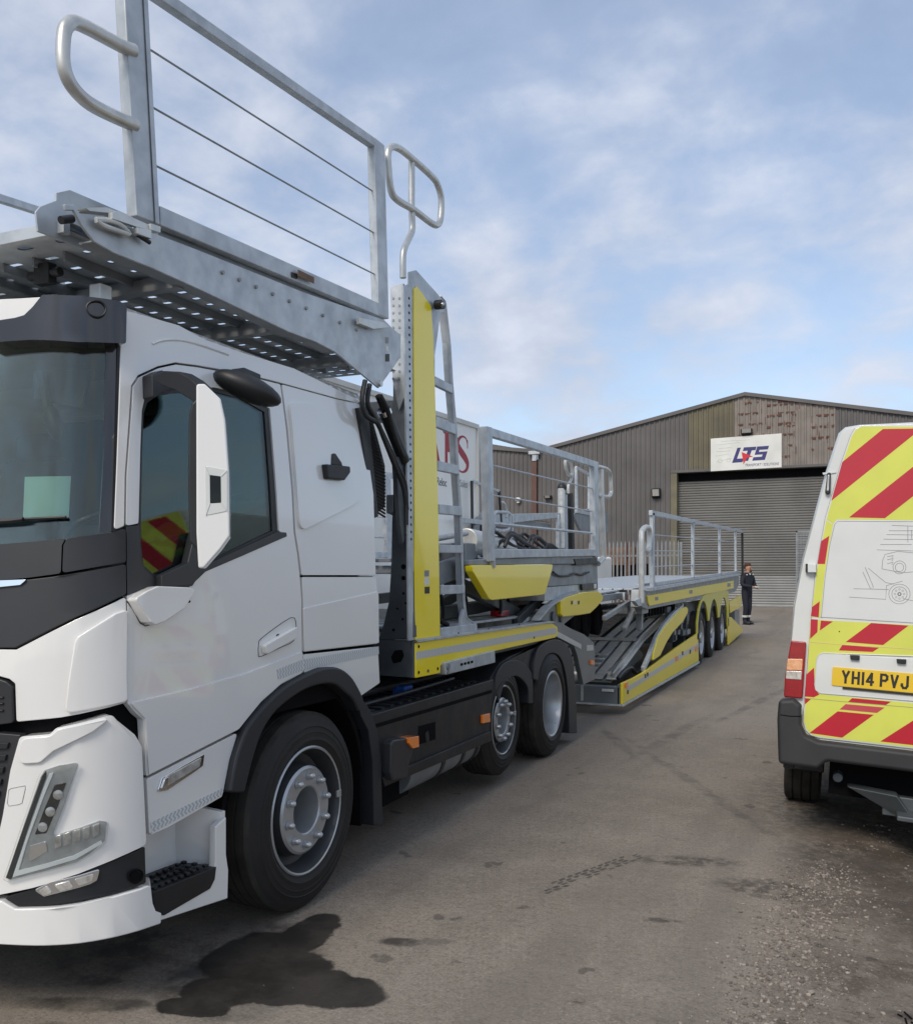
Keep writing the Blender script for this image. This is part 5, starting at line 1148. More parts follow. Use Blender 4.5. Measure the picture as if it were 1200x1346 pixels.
for i in range(60):
    x, y = .27+random.gauss(0, .06), 3.62+random.gauss(0, .035); a = random.random()*6.28; l = random.uniform(.01, .035)
    b.bar((x, y, gz(x, y)+.004), (x+math.cos(a)*l, y+math.sin(a)*l, gz(x, y)+.004+random.random()*.012), .006, .004)
o = b.out('burnt_debris', 'dark', None); tag(o, 'charred black debris lying in the gravel at the lower right', 'debris', kind='stuff')
b = MB(); x, y = onp = (.55, 4.55); b.hexa([V(x, y, .006), V(x+.16, y-.03, .006), V(x+.16, y-.015, .006), V(x+.01, y+.015, .006), V(x, y, .016), V(x+.16, y-.03, .016), V(x+.16, y-.015, .016), V(x+.01, y+.015, .016)])
o = b.out('wood_sliver', 'wood', None); tag(o, 'thin pale wood sliver lying in the dirt before the van', 'wood')
# tyre tread print
b = MB(); random.seed(2)
def G_(px, py):
    d = CF*CH/(py-CY); x = (px-600)/CF; return V(d*(cA*x-sA), d*(sA*x+cA), .012)
def print_(p0, p1, n, w, sz):
    a_, c_ = G_(*p0), G_(*p1); L0 = (c_-a_).length; d = (c_-a_).normalized(); s_ = V(-d.y, d.x, 0); st_ = L0/n
    for i in range(n):
        for k in (-1.5, -.5, .5, 1.5):
            if random.random() < .12+.25*(abs(i/n-.5) > .38): continue
            p = a_+d*(st_*(i+.5+(.35 if abs(k) < 1 else 0)))+s_*k*w; f1, f2 = st_*.40*random.uniform(.7, 1), w*.42*random.uniform(.75, 1); sk_ = .5 if k > 0 else -.5
            p.z = gz(p.x, p.y)+.0012; Q_ = [(-f1, -f2), (f1*.2, -f2*1.05), (f1, -f2*.7), (f1, f2*.8), (f1*.1, f2), (-f1, f2*.9)]
            b.b.faces.new([b.b.verts.new(p+d*(u_+sk_*v_)*random.uniform(.85, 1.1)+s_*v_*random.uniform(.85, 1.1)) for u_, v_ in Q_])
print_((708, 1173), (838, 1125), 13, .026, .017)
M['print'] = mat('pressed tread print', (.060, .052, .044), .85, vs=25, col2=(.11, .096, .082))
o = b.out('tyre_print', 'print', None, norm=False); tag(o, kind='structure')
# ------------------------------------------------------------------ THE VAN
VM = Matrix.Translation((-.36, 5.75, 0.0)) @ Matrix.Rotation(R(-.5), 4, 'Z') @ Matrix.Rotation(R(3.0), 4, 'Y')
VN = empty('van', None, 'white van with red and yellow chevrons on its back doors, parked on the right', 'van', mw=VM)
VR = Plane((0, 0, 0), (1, 0, 0), (0, .05, 1), (0, -1, .05), mw=VM)
VC = .97
def vp(name, pix, m, t1=.004, t0=-.004, r=0, bevel=0, par=None, **k): return panel(VR, pix, t1, t0, name, m, par or VN, r=r, bevel=bevel, **k)
lo_ = [VR.inv(*q) for q in ((1028, 935), (1030, 914), (1037, 845), (1042, 793), (1053.5, 732.6), (1071, 668), (1084, 620), (1101.6, 567), (1110.5, 559), (1128, 556))]
lo_ = [(x, z) for x, z in lo_]
lo_ = [(lo_[0][0]+.02, .62)]+lo_
top = lo_[-1][1]
half = lo_+[(VC-.35, top+.012), (VC, top+.018)]
ring = half+[(2*VC-x, z) for x, z in half[::-1][1:]]
print('van ring', [(round(a, 2), round(c, 2)) for a, c in half])
b = MB()
secs = [(0.0, .985, 0), (.03, .995, 0), (.10, 1.0, 0), (1.2, 1.0, 0), (3.4, 1.0, 0), (4.1, .97, 0), (4.4, .95, 1), (5.3, .86, 2)]
prev = None
for (y, k, mode) in secs:
    P = []
    for x, z in ring:
        zz = z
        if mode: zz = min(z, {1: 1.35, 2: 1.0}[mode])
        P.append(b.b.verts.new((VC+(x-VC)*k, y+.05*min(zz, top)*(1 if y < 1 else 0), .62+(zz-.62)*(k if z > 1 else 1))))
    if prev:
        n = len(P)
        for j in range(n): b.b.faces.new((prev[j], prev[(j+1) % n], P[(j+1) % n], P[j]))
    else: b.b.faces.new(P)
    prev = P
b.b.faces.new(prev)
body = b.out('body', 'vanwhite', VN, ang=40)
# door skins: left traced; right is its mirror image
dl = [(1132, 558.5), (1123.5, 563), (1118, 572), (1105.5, 608), (1084.5, 681), (1071.5, 754), (1068, 789), (1057.5, 916), (1055, 949), (1058.5, 960.5), (1065, 967), (1076, 970.5)]
dl = [VR.inv(*q) for q in dl]; xb0, zb0 = dl[-1]
DZ0, DZ1 = zb0, top-.01
doorL = dl+[(VC-.006, DZ0), (VC-.006, DZ1)]
doorR = [(2*VC-x, z) for x, z in doorL]
dL = panel(VR, None, .012, -.01, 'rear_door', 'vanwhite', VN, uv=doorL, r=.012, bevel=.008, seg=3)
dR = panel(VR, None, .012, -.01, 'rear_door', 'vanwhite', VN, uv=doorR, r=.012, bevel=.008, seg=3)
yz = VR.inv(1116, 681)[1]
# yellow film
def inset(pts, c, k): return [(c[0]+(x-c[0])*k, c[1]+(z-c[1])*k) for x, z in pts]
film_top = [VR.inv(*q) for q in ((1133, 561), (1125, 565), (1119.5, 574), (1107, 610), (1086.5, 682.5), (1095, 689), (1100, 683))]
xr = VC-.03
film_top = film_top+[(xr, yz), (xr, top-.035)]
def both(name, uv, m, t1=.0132, t0=.011, b2=0):
    panel(VR, None, t1, t0, name, m, dL, uv=uv, bevel=0)
    panel(VR, None, t1, t0, name, m, dR, uv=[(2*VC-x, z) for x, z in uv], bevel=0)
def I(*ps): return [VR.inv(*q) for q in ps]
both('yellow_film', film_top, 'vy')
both('yellow_film', I((1086, 684), (1095, 690), (1089.5, 718), (1083.5, 760), (1078.5, 812), (1066, 811), (1069, 789), (1073, 755)), 'vy')
z815, z972 = VR.inv(1130, 816.5)[1], DZ0+.012
zA, zB = VR.inv(1130, 855)[1], VR.inv(1110, 915.5)[1]
both('yellow_film', I((1065.5, 814), (1078, 815))+[(xr, z815), (xr, zA)]+I((1080, 858), (1074.5, 862), (1072.5, 870), (1070.5, 900), (1072, 908), (1078, 912.5))+[(xr, zB), (xr, z972)]+I((1077, 968), (1066, 965), (1060, 958), (1057, 948), (1059.5, 916)), 'vy')
def red(ps, m='vr', t=.0140, ex=None):
    uv = I(*ps) if ex is None else ex
    uv = [(min(x, xr), z) for x, z in uv]
    both('red_film', uv, m, t1=t, t0=.0125)
def stripe(a, b_, c_, d_, zlo, zhi, m='vr'):
    """stripe through lower points a,b_ (uv) with the slope given by upper points c_, d_; clipped to the film's height"""
    pass
s_ = (VR.inv(1164, 561.4)[1]-VR.inv(1107, 607.8)[1])/(VR.inv(1164, 561.4)[0]-VR.inv(1107, 607.8)[0])
e1, e2_ = VR.inv(1107, 607.8), VR.inv(1092.7, 658.6)
zt = top-.04
xi = e1[0]+(zt-e1[1])/s_; x2_ = e2_[0]+(zt-e2_[1])/s_; red(None, ex=[e1, (xi, zt), (x2_, zt), e2_] if x2_ < xr else [e1, (xi, zt), (xr, zt), (xr, e2_[1]+(xr-e2_[0])*s_), e2_])
c1, c2 = VR.inv(1116, 680), VR.inv(1163, 680.5)
red(None, ex=[(c1[0], yz+.003), (xr, yz+.003+(xr-c1[0])*s_) , (xr, yz+.003+(xr-c2[0])*s_), (c2[0], yz+.003)] if xr > c2[0] else [(c1[0], yz), (xr, yz+(xr-c1[0])*s_), (xr, yz)])
red([(1090, 704.5), (1079.5, 711.5), (1074.5, 741.5), (1084.3, 741.5)])
red([(1077.5, 790.5), (1067.5, 798), (1065.8, 810), (1076, 811.5)]); red([(1065.7, 814), (1075, 814.6), (1074.5, 831), (1064.8, 840)])
red([(1079, 815.8), (1094.8, 817), (1077.5, 829)])
def par4(p0, p1, p2, p3, m='vr'): red([p0, p1, p2, p3], m)
par4((1145, 819), (1194, 822.4), (1160.5, 848), (1111.5, 844)); par4((1107, 848), (1155.4, 851.5), (1147, 857), (1102.6, 855))
par4((1070, 877.7), (1059.5, 887), (1058, 915.5), (1069.5, 916.5)); par4((1070, 877.7), (1069, 917), (1077, 913), (1071, 905))
par4((1120, 917.6), (1171, 922.3), (1164, 927), (1114, 923)); par4((1111.5, 925.5), (1162.8, 930), (1152.5, 937.2), (1103.5, 932.5), 'vr2')
par4((1101, 935), (1148.5, 939.5), (1107, 969.5), (1064, 963.5)); par4((1200, 947), (1250, 915), (1250, 985), (1157, 974.5))
red([(1058, 918), (1066, 919), (1058, 926)])
# further stripes to the right of the frame
for k in (1, 2):
    dx_ = .36*k
    uvs = I((1145, 819), (1194, 822.4), (1160.5, 848), (1111.5, 844)); uvs = [(x+dx_, z) for x, z in uvs]
    if max(x for x, z in uvs) < xr: both('red_film', uvs, 'vr', t1=.014, t0=.0125)
# embossed window blank and drawing
wb0 = VR.inv(1100, 683); wbl = I((1078.5, 811), (1083.5, 760), (1089.5, 718), (1096, 688.5), (1100, 683.5))
both('blank_panel', [(x, z) for x, z in wbl]+[(xr-.02, wb0[1]), (xr-.02, z815+.012)], 'vanwhite', t1=.017, t0=.008)
line(VR, [(1079.5, 812), (1084.5, 760), (1090.5, 718), (1097, 690), (1101, 685.5), (1200, 686)], .0016, .017, 'blank_panel_edge', 'ink', dL)
dr = MB(); LT = .0176
def dln(ps, closed=False, w=.0013): dr.tube([VR.at(*q, LT) for q in ps], w, 4, closed)
def dci(cx, cy, rx, ry, w=.0012):
    n = 20; dln([(cx+rx*math.cos(6.28*i/n), cy+ry*math.sin(6.28*i/n)) for i in range(n)], True, w)
for ps in (((1172, 691), (1200, 692)), ((1168, 698), (1200, 698)), ((1165, 703), (1200, 703.5)), ((1161, 709), (1200, 709.5)), ((1157, 716), (1198, 716)), ((1152, 723), (1200, 724.5)), ((1193, 692), (1193, 713)), ((1198, 697), (1198, 709)),
    ((1137, 746), (1148, 772), (1144, 774), (1134, 752)), ((1141, 747), (1164, 766), (1175, 768)), ((1122, 774), (1168, 775)), ((1116, 785), (1164, 788), (1165, 770), (1186, 764)), ((1160, 737), (1163, 729), (1180, 725), (1200, 727)), ((1159, 748), (1185, 753), (1200, 752)), ((1160, 737), (1159, 748)), ((1187, 787), (1200, 790))): dln(ps)
dci(1182, 746, 8.5, 8.5); dci(1182, 746, 5.5, 5.5); dci(1182, 781, 14, 13); dci(1182, 781, 10, 9.5); dci(1182, 781, 2, 2, .003)
for i in range(8): dci(1182+6*math.cos(i*.785), 781+6*math.sin(i*.785), 1.1, 1.1, .0008)
for y in (732, 736, 741): dln(((1166, y), (1174, y-1.5), (1172, y+2)))
dr.out('line_drawing', 'ink', dL)
# plate recess, plate, lights
rec = I((1082, 858.5), (1076, 861), (1073.5, 868), (1071, 900), (1072.5, 907), (1078, 911))
panel(VR, None, .0155, .008, 'plate_recess', 'vanwhite', dL, uv=rec+[(xr-.03, VR.inv(1110, 913)[1]), (xr-.03, VR.inv(1110, 858)[1])], r=.015, bevel=.003)
line(VR, [(1200, 862.5), (1082, 858.5), (1076, 861), (1073.5, 868), (1071, 900), (1072.5, 907), (1078, 911), (1200, 921)], .003, .0155, 'recess_lip', 'vanwhite', dL)
p0 = VR.inv(1093, 901); pw, ph = .525, .112
u0, v0 = p0[0]+.0, p0[1]; sl_ = 0
pb = panel(VR, None, .022, .014, 'number_plate', 'plate', dL, uv=[(u0, v0), (u0+pw, v0), (u0+pw, v0+ph), (u0, v0+ph)], r=.01, bevel=.002)
ua = VR.inv(1106, 893)[0]; ue = VR.inv(1199.5, 900)[0]; kx = (ue-ua)/.424; LW, LH, LS = .050*kx, .079, .0135
def char(ch, u, v):
    S4 = {'Y': [((0, 1), (.5, .45)), ((1, 1), (.5, .45)), ((.5, .5), (.5, 0))], 'H': [((0, 0), (0, 1)), ((1, 0), (1, 1)), ((0, .5), (1, .5))], '1': [((.0, 0), (.0, 1))],
          '4': [((.75, 0), (.75, 1)), ((.75, 1), (0, .3)), ((0, .27), (1.02, .27))], 'P': [((0, 0), (0, 1)), ((0, 1), (.72, 1)), ((.72, 1), (1, .88)), ((1, .88), (1, .62)), ((1, .62), (.72, .48)), ((.72, .48), (0, .48))],
          'V': [((0, 1), (.5, 0)), ((1, 1), (.5, 0))], 'J': [((.95, 1), (.95, .2)), ((.95, .2), (.72, 0)), ((.72, 0), (.28, 0)), ((.28, 0), (.03, .2)), ((.03, .2), (.03, .32))]}[ch]
    b = MB(); iw, ih = LW-LS, LH-LS
    for (a_, c_) in S4:
        A_ = Vector((u+LS/2+a_[0]*iw, v+LS/2+a_[1]*ih)); B_ = Vector((u+LS/2+c_[0]*iw, v+LS/2+c_[1]*ih)); d = (B_-A_).normalized(); nn = Vector((-d.y, d.x))*LS/2; ex_ = d*LS*.42
        b.prism([VR.p(*(A_-ex_+nn), .0218), VR.p(*(B_+ex_+nn), .0218), VR.p(*(B_+ex_-nn), .0218), VR.p(*(A_-ex_-nn), .0218)], VR.n*(.0012+.0001*S4.index((a_, c_))))
    b.out('plate_letter', 'plateblk', pb)
uu = ua
for ch in 'YH14 PVJ':
    if ch == ' ': uu += .022*kx; continue
    char(ch, uu, v0+.018); uu += (.014 if ch == '1' else .050)*kx+.011*kx
panel(VR, None, .0235, .014, 'plate_footer', 'plateblk', pb, uv=[(u0+.06, v0-.014), (u0+pw-.02, v0-.014), (u0+pw-.02, v0-.002), (u0+.06, v0-.002)], bevel=0)
for x, y in ((1123.5, 864.5), (1184.5, 869.5)): vp('plate_lamp', [(x-6.5, y-3.5), (x+6.5, y-2.8), (x+6, y+3.5), (x-5.5, y+2.5)], 'black', t1=.035, t0=.012, r=.004, bevel=.004, par=dL)
vp('screw_hole', [(1102.5, 829.6), (1104, 829.6), (1104, 831), (1102.5, 831)], 'dark', t1=.0145, t0=.012, par=dL)
line(VR, [(1057, 917.5), (1100, 921.5), (1200, 930)], .0012, .014, 'door_crease', 'ink', dL)
line(VR, [(1065, 844), (1120, 848.5), (1200, 853)], .0012, .014, 'door_crease', 'vo', dL)
line(VR, [(1124, 563), (1118.5, 572), (1106, 608), (1085, 681), (1072, 754), (1068.5, 789), (1058, 916), (1055.5, 949), (1059, 960), (1066, 967), (1077, 970.5)], .003, .004, 'door_seal', 'dark', VN)
for ps in ([(1062, 741.5), (1073, 742), (1073, 753), (1062, 753)], [(1044.5, 929), (1055, 930), (1054.5, 939), (1044.5, 938)]):
    h_ = vp('hinge', ps, 'vanwhite', t1=.045, t0=0, r=.004, bevel=.006); x, y = ps[0]; vp('hinge_gap', [(x-3, y), (x, y), (x, y+11), (x-3, y+11)], 'black', t1=.03, t0=0, r=.002, par=h_)
for sd_ in (0, 1):
    def vq(name, ps, m, **k):
        uv = I(*ps); uv = [(2*VC-x, z) for x, z in uv] if sd_ else uv
        return panel(VR, None, k.get('t1', .02), k.get('t0', -.02), name, m, k.get('par', VN), uv=uv, r=k.get('r', .012), bevel=k.get('bevel', .008), seg=3)
    lm = vq('tail_lamp', [(1040, 842), (1060, 844), (1055, 918), (1030.5, 916), (1032, 890), (1036, 865)], 'redlens', t1=.03)
    vq('indicator_lens', [(1035.5, 866), (1055.5, 866), (1054.5, 881), (1034, 880.5)], mat('amber clear lens', (.75, .38, .22), .12, coat=1, vs=60, col2=(.6, .28, .1)), t1=.033, t0=.01, r=.004, bevel=.003, par=lm)
    vq('reversing_lens', [(1034, 881.5), (1054.3, 882), (1053.5, 893.5), (1033, 892)], 'clearlens', t1=.033, t0=.01, r=.004, bevel=.003, par=lm)
    sl2 = vq('repeater_lamp', [(1087.5, 622), (1092, 622), (1091.5, 648), (1088, 651), (1084.5, 648)], 'black', t1=.03, r=.008, bevel=.006)
    vq('repeater_lens', [(1088, 625), (1090.5, 625), (1089.5, 646), (1086.5, 646)], 'clearlens', t1=.034, t0=.02, r=.004, bevel=.002, par=sl2)
    vq('roof_seam', [(1081, 621.5), (1099, 619.5), (1099, 621.5), (1082, 624)], 'vanwhite', t1=.006, t0=-.01, r=.0, bevel=0)
# bumper
bz = [VR.inv(*q) for q in ((1024.5, 919), (1044, 918), (1054, 926), (1054, 952), (1060, 965), (1077, 972.5))]
bz = [(bz[0][0], bz[0][1])]+bz[1:]
zb1, zb2 = VR.inv(1078, 998)[1], VR.inv(1040, 1004)[1]
prof = bz+[(VC, bz[-1][1])]; bott = [(VC, zb1), (prof[-2][0]+.05, zb1), (prof[-2][0], zb2), (prof[0][0]+.02, zb2), (prof[0][0]-.002, prof[0][1]-.12)]
pl = prof+bott; pr2 = pl+[]
full = prof[:-1]+[(2*VC-x, z) for x, z in prof[:-1][::-1]]+[(2*VC-x, z) for x, z in bott[1:][::-1]]+bott[1:]
bp2 = panel(VR, None, .085, -.08, 'rear_bumper', 'bumper', VN, uv=full, r=.03, bevel=.03, seg=4)
line(VR, [(1027, 938), (1040, 940), (1054, 940)], .003, .085, 'bumper_groove', 'dark', bp2)
b = MB(); b.box((.0, .02, .45), (.06, .9, .78)); b.box((2*VC-.06, .02, .45), (2*VC, .9, .78)); b.out('bumper_end', 'bumper', VN, .02)
b = MB(); b.box((.25, .2, .30), (1.7, 4.6, .5)); b.out('underbody', 'dark', VN)
b = MB(); b.box((.55, .1, .24), (1.45, .16, .36)); b.prism([(.35, .1, .38), (.62, .02, .38), (.7, .02, .27), (.62, .1, .25)], (0, .12, 0)); b.box((.62, -.08, .26), (1.3, .1, .29))
b.out('tow_step', 'steel', VN, .008)
b = MB(); b.cyl((.30, .12, .42), (.30, .5, .44), .028); b.out('exhaust_tip', 'steel', VN, .005)
for x, sx in ((-.05, -1), (2*VC+.05, 1)):
    for y in (1.25, 4.35):
        r_ = .345; b = MB(); prof_ = [(.19, -.01), (.20, -.23), (r_-.02, -.235), (r_-.004, -.225)]
        for i in range(1, 4): h = -.235+.235*i/4; prof_ += [(r_, h-.006), (r_-.012, h-.004), (r_-.012, h+.004), (r_, h+.006)]
        prof_ += [(r_-.004, -.012), (r_-.02, 0), (.20, .004), (.19, -.01)]
        b.lathe(prof_, (x, y, r_-.0), (sx, 0, 0), 48, cap=False); wv_ = b.out('wheel', 'dusty', VN, ang=28)
        b = MB(); b.lathe([(.20, -.01), (.19, -.05), (.06, -.03), (.02, -.02)], (x, y, r_), (sx, 0, 0), 32); b.lathe([(.2, -.2), (.02, -.19)], (x, y, r_), (sx, 0, 0), 32); b.out('rim', 'rimd', wv_)
    b = MB(); b.box((x-.0 if sx < 0 else x-.26, .78, .30), (x+.26 if sx < 0 else x+.0, .80, .62)); b.out('mudflap', 'black', VN, .01)
b = MB(); b.box((-.16, 3.3, 1.30), (-.02, 3.42, 1.62)); b.box((2*VC+.02, 3.3, 1.30), (2*VC+.16, 3.42, 1.62)); b.out('door_mirror', 'black', VN, .03)
b = MB()
for x in (-.001, 2*VC-.009): b.box((x, 3.0, 1.15), (x+.01, 3.9, 1.75))
b.out('side_window', 'gloss', VN)
# ------------------------------------------------------------------ WAREHOUSE
FY = 36.5
Fp = PY(FY)
PKx, PKz = -3.55, 8.70; VLx, VLz = -12.06, 6.94; RX, RZ = 5.2, 6.9; GL = .30
def roofz(x):
    if x > PKx: return PKz+(x-PKx)*(RZ-PKz)/(RX-PKx)
    if x > VLx: return PKz+(x-PKx)*(VLz-PKz)/(VLx-PKx)
    return VLz+(VLx-x)*.207
WH = empty('warehouse', (-3.5, FY, .4), 'brown corrugated steel warehouse with low gable and big grey roller door', 'warehouse')
DX0, DX1, DZ = -6.15, 3.0, 5.72
def cladding(name, m, x0, x1, zlo, zhi=None, pitch=.20, parent=WH, yo=0, dep=.035):
    b = MB(); n = max(1, round((x1-x0)/pitch)); p = (x1-x0)/n; P = []
    for i in range(n):
        a = x0+i*p; P += [(a, 0), (a+p*.55, 0), (a+p*.65, -dep), (a+p*.9, -dep), (a+p, 0)]
    for i in range(len(P)-1):
        (xa, ya), (xb, yb) = P[i], P[i+1]
        if xb-xa < 1e-6: continue
        za, zb = (roofz(xa), roofz(xb)) if zhi is None else (zhi, zhi)
        vs = [b.b.verts.new(q) for q in ((xa, FY+ya+yo, zlo), (xb, FY+yb+yo, zlo), (xb, FY+yb+yo, zb), (xa, FY+ya+yo, za))]; b.b.faces.new(vs)
    for f in b.b.faces: f.normal_update()
    return b.out(name, m, parent, ang=10, norm=False)
cladding('wall_cladding', 'clad', -12.0, DX0-.25, .1)
cladding('wall_cladding', 'clad', DX0-.25, -5.70, DZ+.1, yo=-.002)
cladding('olive_cladding', 'clad2', -5.70, -3.95, DZ+.1, yo=-.004)
cladding('faded_cladding', 'clad3', -3.95, -.30, DZ+.1, yo=-.002)
cladding('wall_cladding', 'clad', -.30, DX1+.1, DZ+.1)
cladding('wall_cladding', 'clad', DX1+.1, RX, .1)
b = MB(); random.seed(8)
for (x0, x1, za, zb) in ((-3.80, -2.85, 6.95, 8.35), (-2.35, -1.75, 6.1, 8.3), (-1.15, -.35, 6.05, 8.1), (-2.75, -1.7, 7.2, 8.2)):
    z = zb
    while z > za:
        x = x0
        while x < x1:
            w_ = random.uniform(.08, .3)
            if random.random() < .7: b.box((x, FY-.043, z-random.uniform(.02, .05)), (min(x+w_*.7, x1), FY-.0415, z+random.uniform(.01, .035)))
            x += w_
        z -= .42
for i in range(26):
    x = random.uniform(-3.85, -.4); z = random.uniform(6.0, roofz(x)-.3); b.box((x, FY-.043, z), (x+.02, FY-.0415, z+random.uniform(.1, .35)))
tag(b.out('rust_streaks', 'rust', WH), kind='stuff')
b = MB()
for (xa, xb) in ((VLx, PKx), (PKx, RX)):
    b.hexa([V(xa, FY-.12, roofz(xa)-.08), V(xb, FY-.12, roofz(xb)-.08), V(xb, FY+.1, roofz(xb)-.08), V(xa, FY+.1, roofz(xa)-.08), V(xa, FY-.12, roofz(xa)+.06), V(xb, FY-.12, roofz(xb)+.06), V(xb, FY+.1, roofz(xb)+.06), V(xa, FY+.1, roofz(xa)+.06)])
b.out('verge_flashing', 'clad', WH)
b = MB()
b.prism([(VLx, FY+.1, roofz(VLx)), (PKx, FY+.1, PKz), (RX, FY+.1, RZ), (RX, FY+.1, RZ-.1), (PKx, FY+.1, PKz-.12), (VLx, FY+.1, VLz-.1)], (0, 28, 0)); b.out('roof', 'clad3', WH)
b = MB(); b.box((RX-.1, FY+.05, .1), (RX, FY+28, RZ)); b.box((VLx, FY+27.8, .1), (RX, FY+28, 6.7)); b.out('side_wall', 'clad', WH)
# door opening
b = MB(); b.box((DX0-.25, FY-.07, .25), (DX0, FY+.40, DZ+.02)); b.out('door_jamb', 'olive', WH, .01); b = MB(); b.box((DX1, FY-.07, .2), (DX1+.2, FY+.40, DZ+.02)); b.out('door_jamb', 'olive', WH, .01)
b = MB(); b.box((DX0-.25, FY-.09, DZ+.02), (DX1+.2, FY+.40, DZ+.12)); b.out('door_lintel', 'clad', WH, .005)
b = MB(); b.box((DX0, FY+.32, DZ-.30), (DX1, FY+.42, DZ+.02)); b.out('door_head_box', 'dark', WH)
def slatdoor(name, m, z0, z1, parent):
    b = MB(); z = z0; prevv = None; P = []
    while z < z1:
        for k, (dz_, dy_) in enumerate(((0, .0), (.02, -.028), (.055, -.035), (.085, -.01), (.093, .006))):
            if z+dz_ < z1: P.append((z+dz_, dy_))
        z += .10
    for zz, dy_ in P:
        v = (b.b.verts.new((DX0, FY+.36+dy_, zz)), b.b.verts.new((DX1, FY+.36+dy_, zz)))
        if prevv: b.b.faces.new((prevv[0], prevv[1], v[1], v[0]))
        prevv = v
    return b.out(name, m, parent, ang=25, norm=False)
rd = slatdoor('roller_door', 'roll', 1.62, DZ, WH); slatdoor('lower_slats', 'roll2', .42, 1.62, rd)
b = MB(); b.box((DX0, FY+.28, .36), (DX1, FY+.38, .46)); b.out('bottom_rail', 'galvdark', rd, .01)
# neighbouring gable on the left, valley gutter and downpipe
LB = empty('left_warehouse', (-17, FY, .4), 'second brown corrugated gable wall joined left of the downpipe', 'warehouse')
LB.name = 'adjoining_warehouse'; Wd[LB.name] = Vector((-17, FY, .4))
cladding('wall_cladding', 'clad', -26, -12.25, .1, parent=LB, yo=.003)
b = MB(); b.hexa([V(-26, FY-.12, roofz(-21)-.08), V(VLx-.1, FY-.12, VLz-.08), V(VLx-.1, FY+.1, VLz-.08), V(-26, FY+.1, roofz(-21)-.08), V(-26, FY-.12, roofz(-21)+.1), V(VLx-.1, FY-.12, VLz+.08), V(VLx-.1, FY+.1, VLz+.08), V(-26, FY+.1, roofz(-21)+.1)]); b.out('verge_flashing', 'clad', LB)
b = MB(); b.box((-26, FY+.1, .1), (-12.3, FY+20, 6.7)); b.out('hall', 'clad', LB)
DP = empty('downpipe', (-12.12, FY-.12, .4), 'brown downpipe running down from the valley gutter between the two gables', 'downpipe')
b = MB(); b.box((-12.24, FY-.16, .35), (-12.0, FY-.04, 6.6)); b.out('pipe', 'pipe', DP, .03)
b = MB(); b.box((-12.35, FY-.25, 6.78), (-11.85, FY-.03, 6.93)); b.box((-12.2, FY-.2, 6.5), (-12.0, FY-.05, 6.8)); b.out('hopper', 'galv', DP, .02)
# sign board
sg = panel(Fp, [(934.5, 577), (1027.5, 570), (1027.5, 614.5), (934.5, 619.8)], .10, .045, 'sign_board', 'signw', None, r=0, bevel=.004)
tag(sg, 'white company sign board with LTS in navy and a red arrow, above the roller door', 'sign')
SP = Plane((0, FY, 0), (1, 0, -.0001), (0, 0, 1), (0, -1, 0))
def poly(name, ps, m, t=.103): return panel(SP, ps, t, .099, name, m, sg, r=0, bevel=0)
# L T S stroked in slanted block strokes
poly('letter_l', [(969.5, 589), (974.2, 588.7), (969, 603.3), (978, 602.8), (976, 607.8), (962.5, 608.8)], 'navy')
poly('letter_t', [(978, 588.4), (994.5, 587.4), (993.3, 592), (988.3, 592.4), (983.5, 606), (978.8, 606.3), (983, 592.8), (976.6, 593.2)], 'navy')
poly('letter_s', [(995.5, 587.3), (1011, 586.3), (1009.5, 591), (998.5, 591.7), (997.7, 594.3), (1009, 593.6), (1005.5, 604.8), (989, 606), (990.4, 601.4), (1001.6, 600.6), (1002.6, 597.6), (992, 598.3)], 'navy')
poly('arrow', [(975, 594.5), (990, 600.5), (982, 602), (977.5, 611), (976.5, 603)], 'signred', .106)
uv_ = SP.inv(980, 613.6); fit('TRANSPORT - SOLUTIONS', SP, uv_[0], uv_[1], 1.23, .105, .103, 'small_text', 'navy', sg, shear=.3)
lb = MB()
for ps in (((943, 585), (972, 582)), ((948, 580.5), (985, 578.5)), ((945, 590), (962, 588.5)), ((942, 594), (960, 593)), ((941, 600), (958, 597), (962, 603), (942, 607)), ((979, 611), (1021, 608.5))): lb.tube([SP.at(*q, .101) for q in ps], .006, 4)
for c_ in ((947, 606), (958, 605)): lb.tube([SP.at(c_[0]+2.6*math.cos(i*.6), c_[1]+2.6*math.sin(i*.6), .101) for i in range(10)], .006, 4, True)
lb.out('faint_drawing', 'refl', sg)
# wall lamps
def floodlight(x, z, label, w=.3, h=.3):
    o = empty('floodlight', (x, FY-.05, z), label, 'wall light', 'lamps on the warehouse wall')
    b = MB(); b.prism([(x-w/2, FY-.05, z+h/2), (x-w/2, FY-.30, z+h*.35), (x-w/2, FY-.22, z-h*.3), (x-w/2, FY-.05, z-h*.5)], (w, 0, 0)); hs = b.out('housing', 'black', o, .01)
    b = MB(); b.prism([(x-w/2+.04, FY-.305, z+h*.33), (x-w/2+.04, FY-.24, z-h*.28), (x+w/2-.04, FY-.24, z-h*.28), (x+w/2-.04, FY-.305, z+h*.33)], (0, .02, 0)); b.out('lens', 'clearlens', o)
floodlight(-6.96, 4.95, 'small square wall lamp left of the roller door', .34, .42)
floodlight(-3.48, 7.22, 'black floodlight mounted just above the company sign', .42, .24)
floodlight(-11.5, 4.95, 'dark small lamp on bracket right of the brown downpipe', .3, .16)
b = MB(); b.ball((-12.85, FY-.15, 4.9), .12, sc=(1.2, .8, .7)); b.box((-12.9, FY-.15, 4.75), (-12.8, FY-.0, 4.88)); o = b.out('bulkhead_lamp', 'signw', None); tag(o, 'small white round lamp on the brown wall left of the downpipe', 'wall light', 'lamps on the warehouse wall')
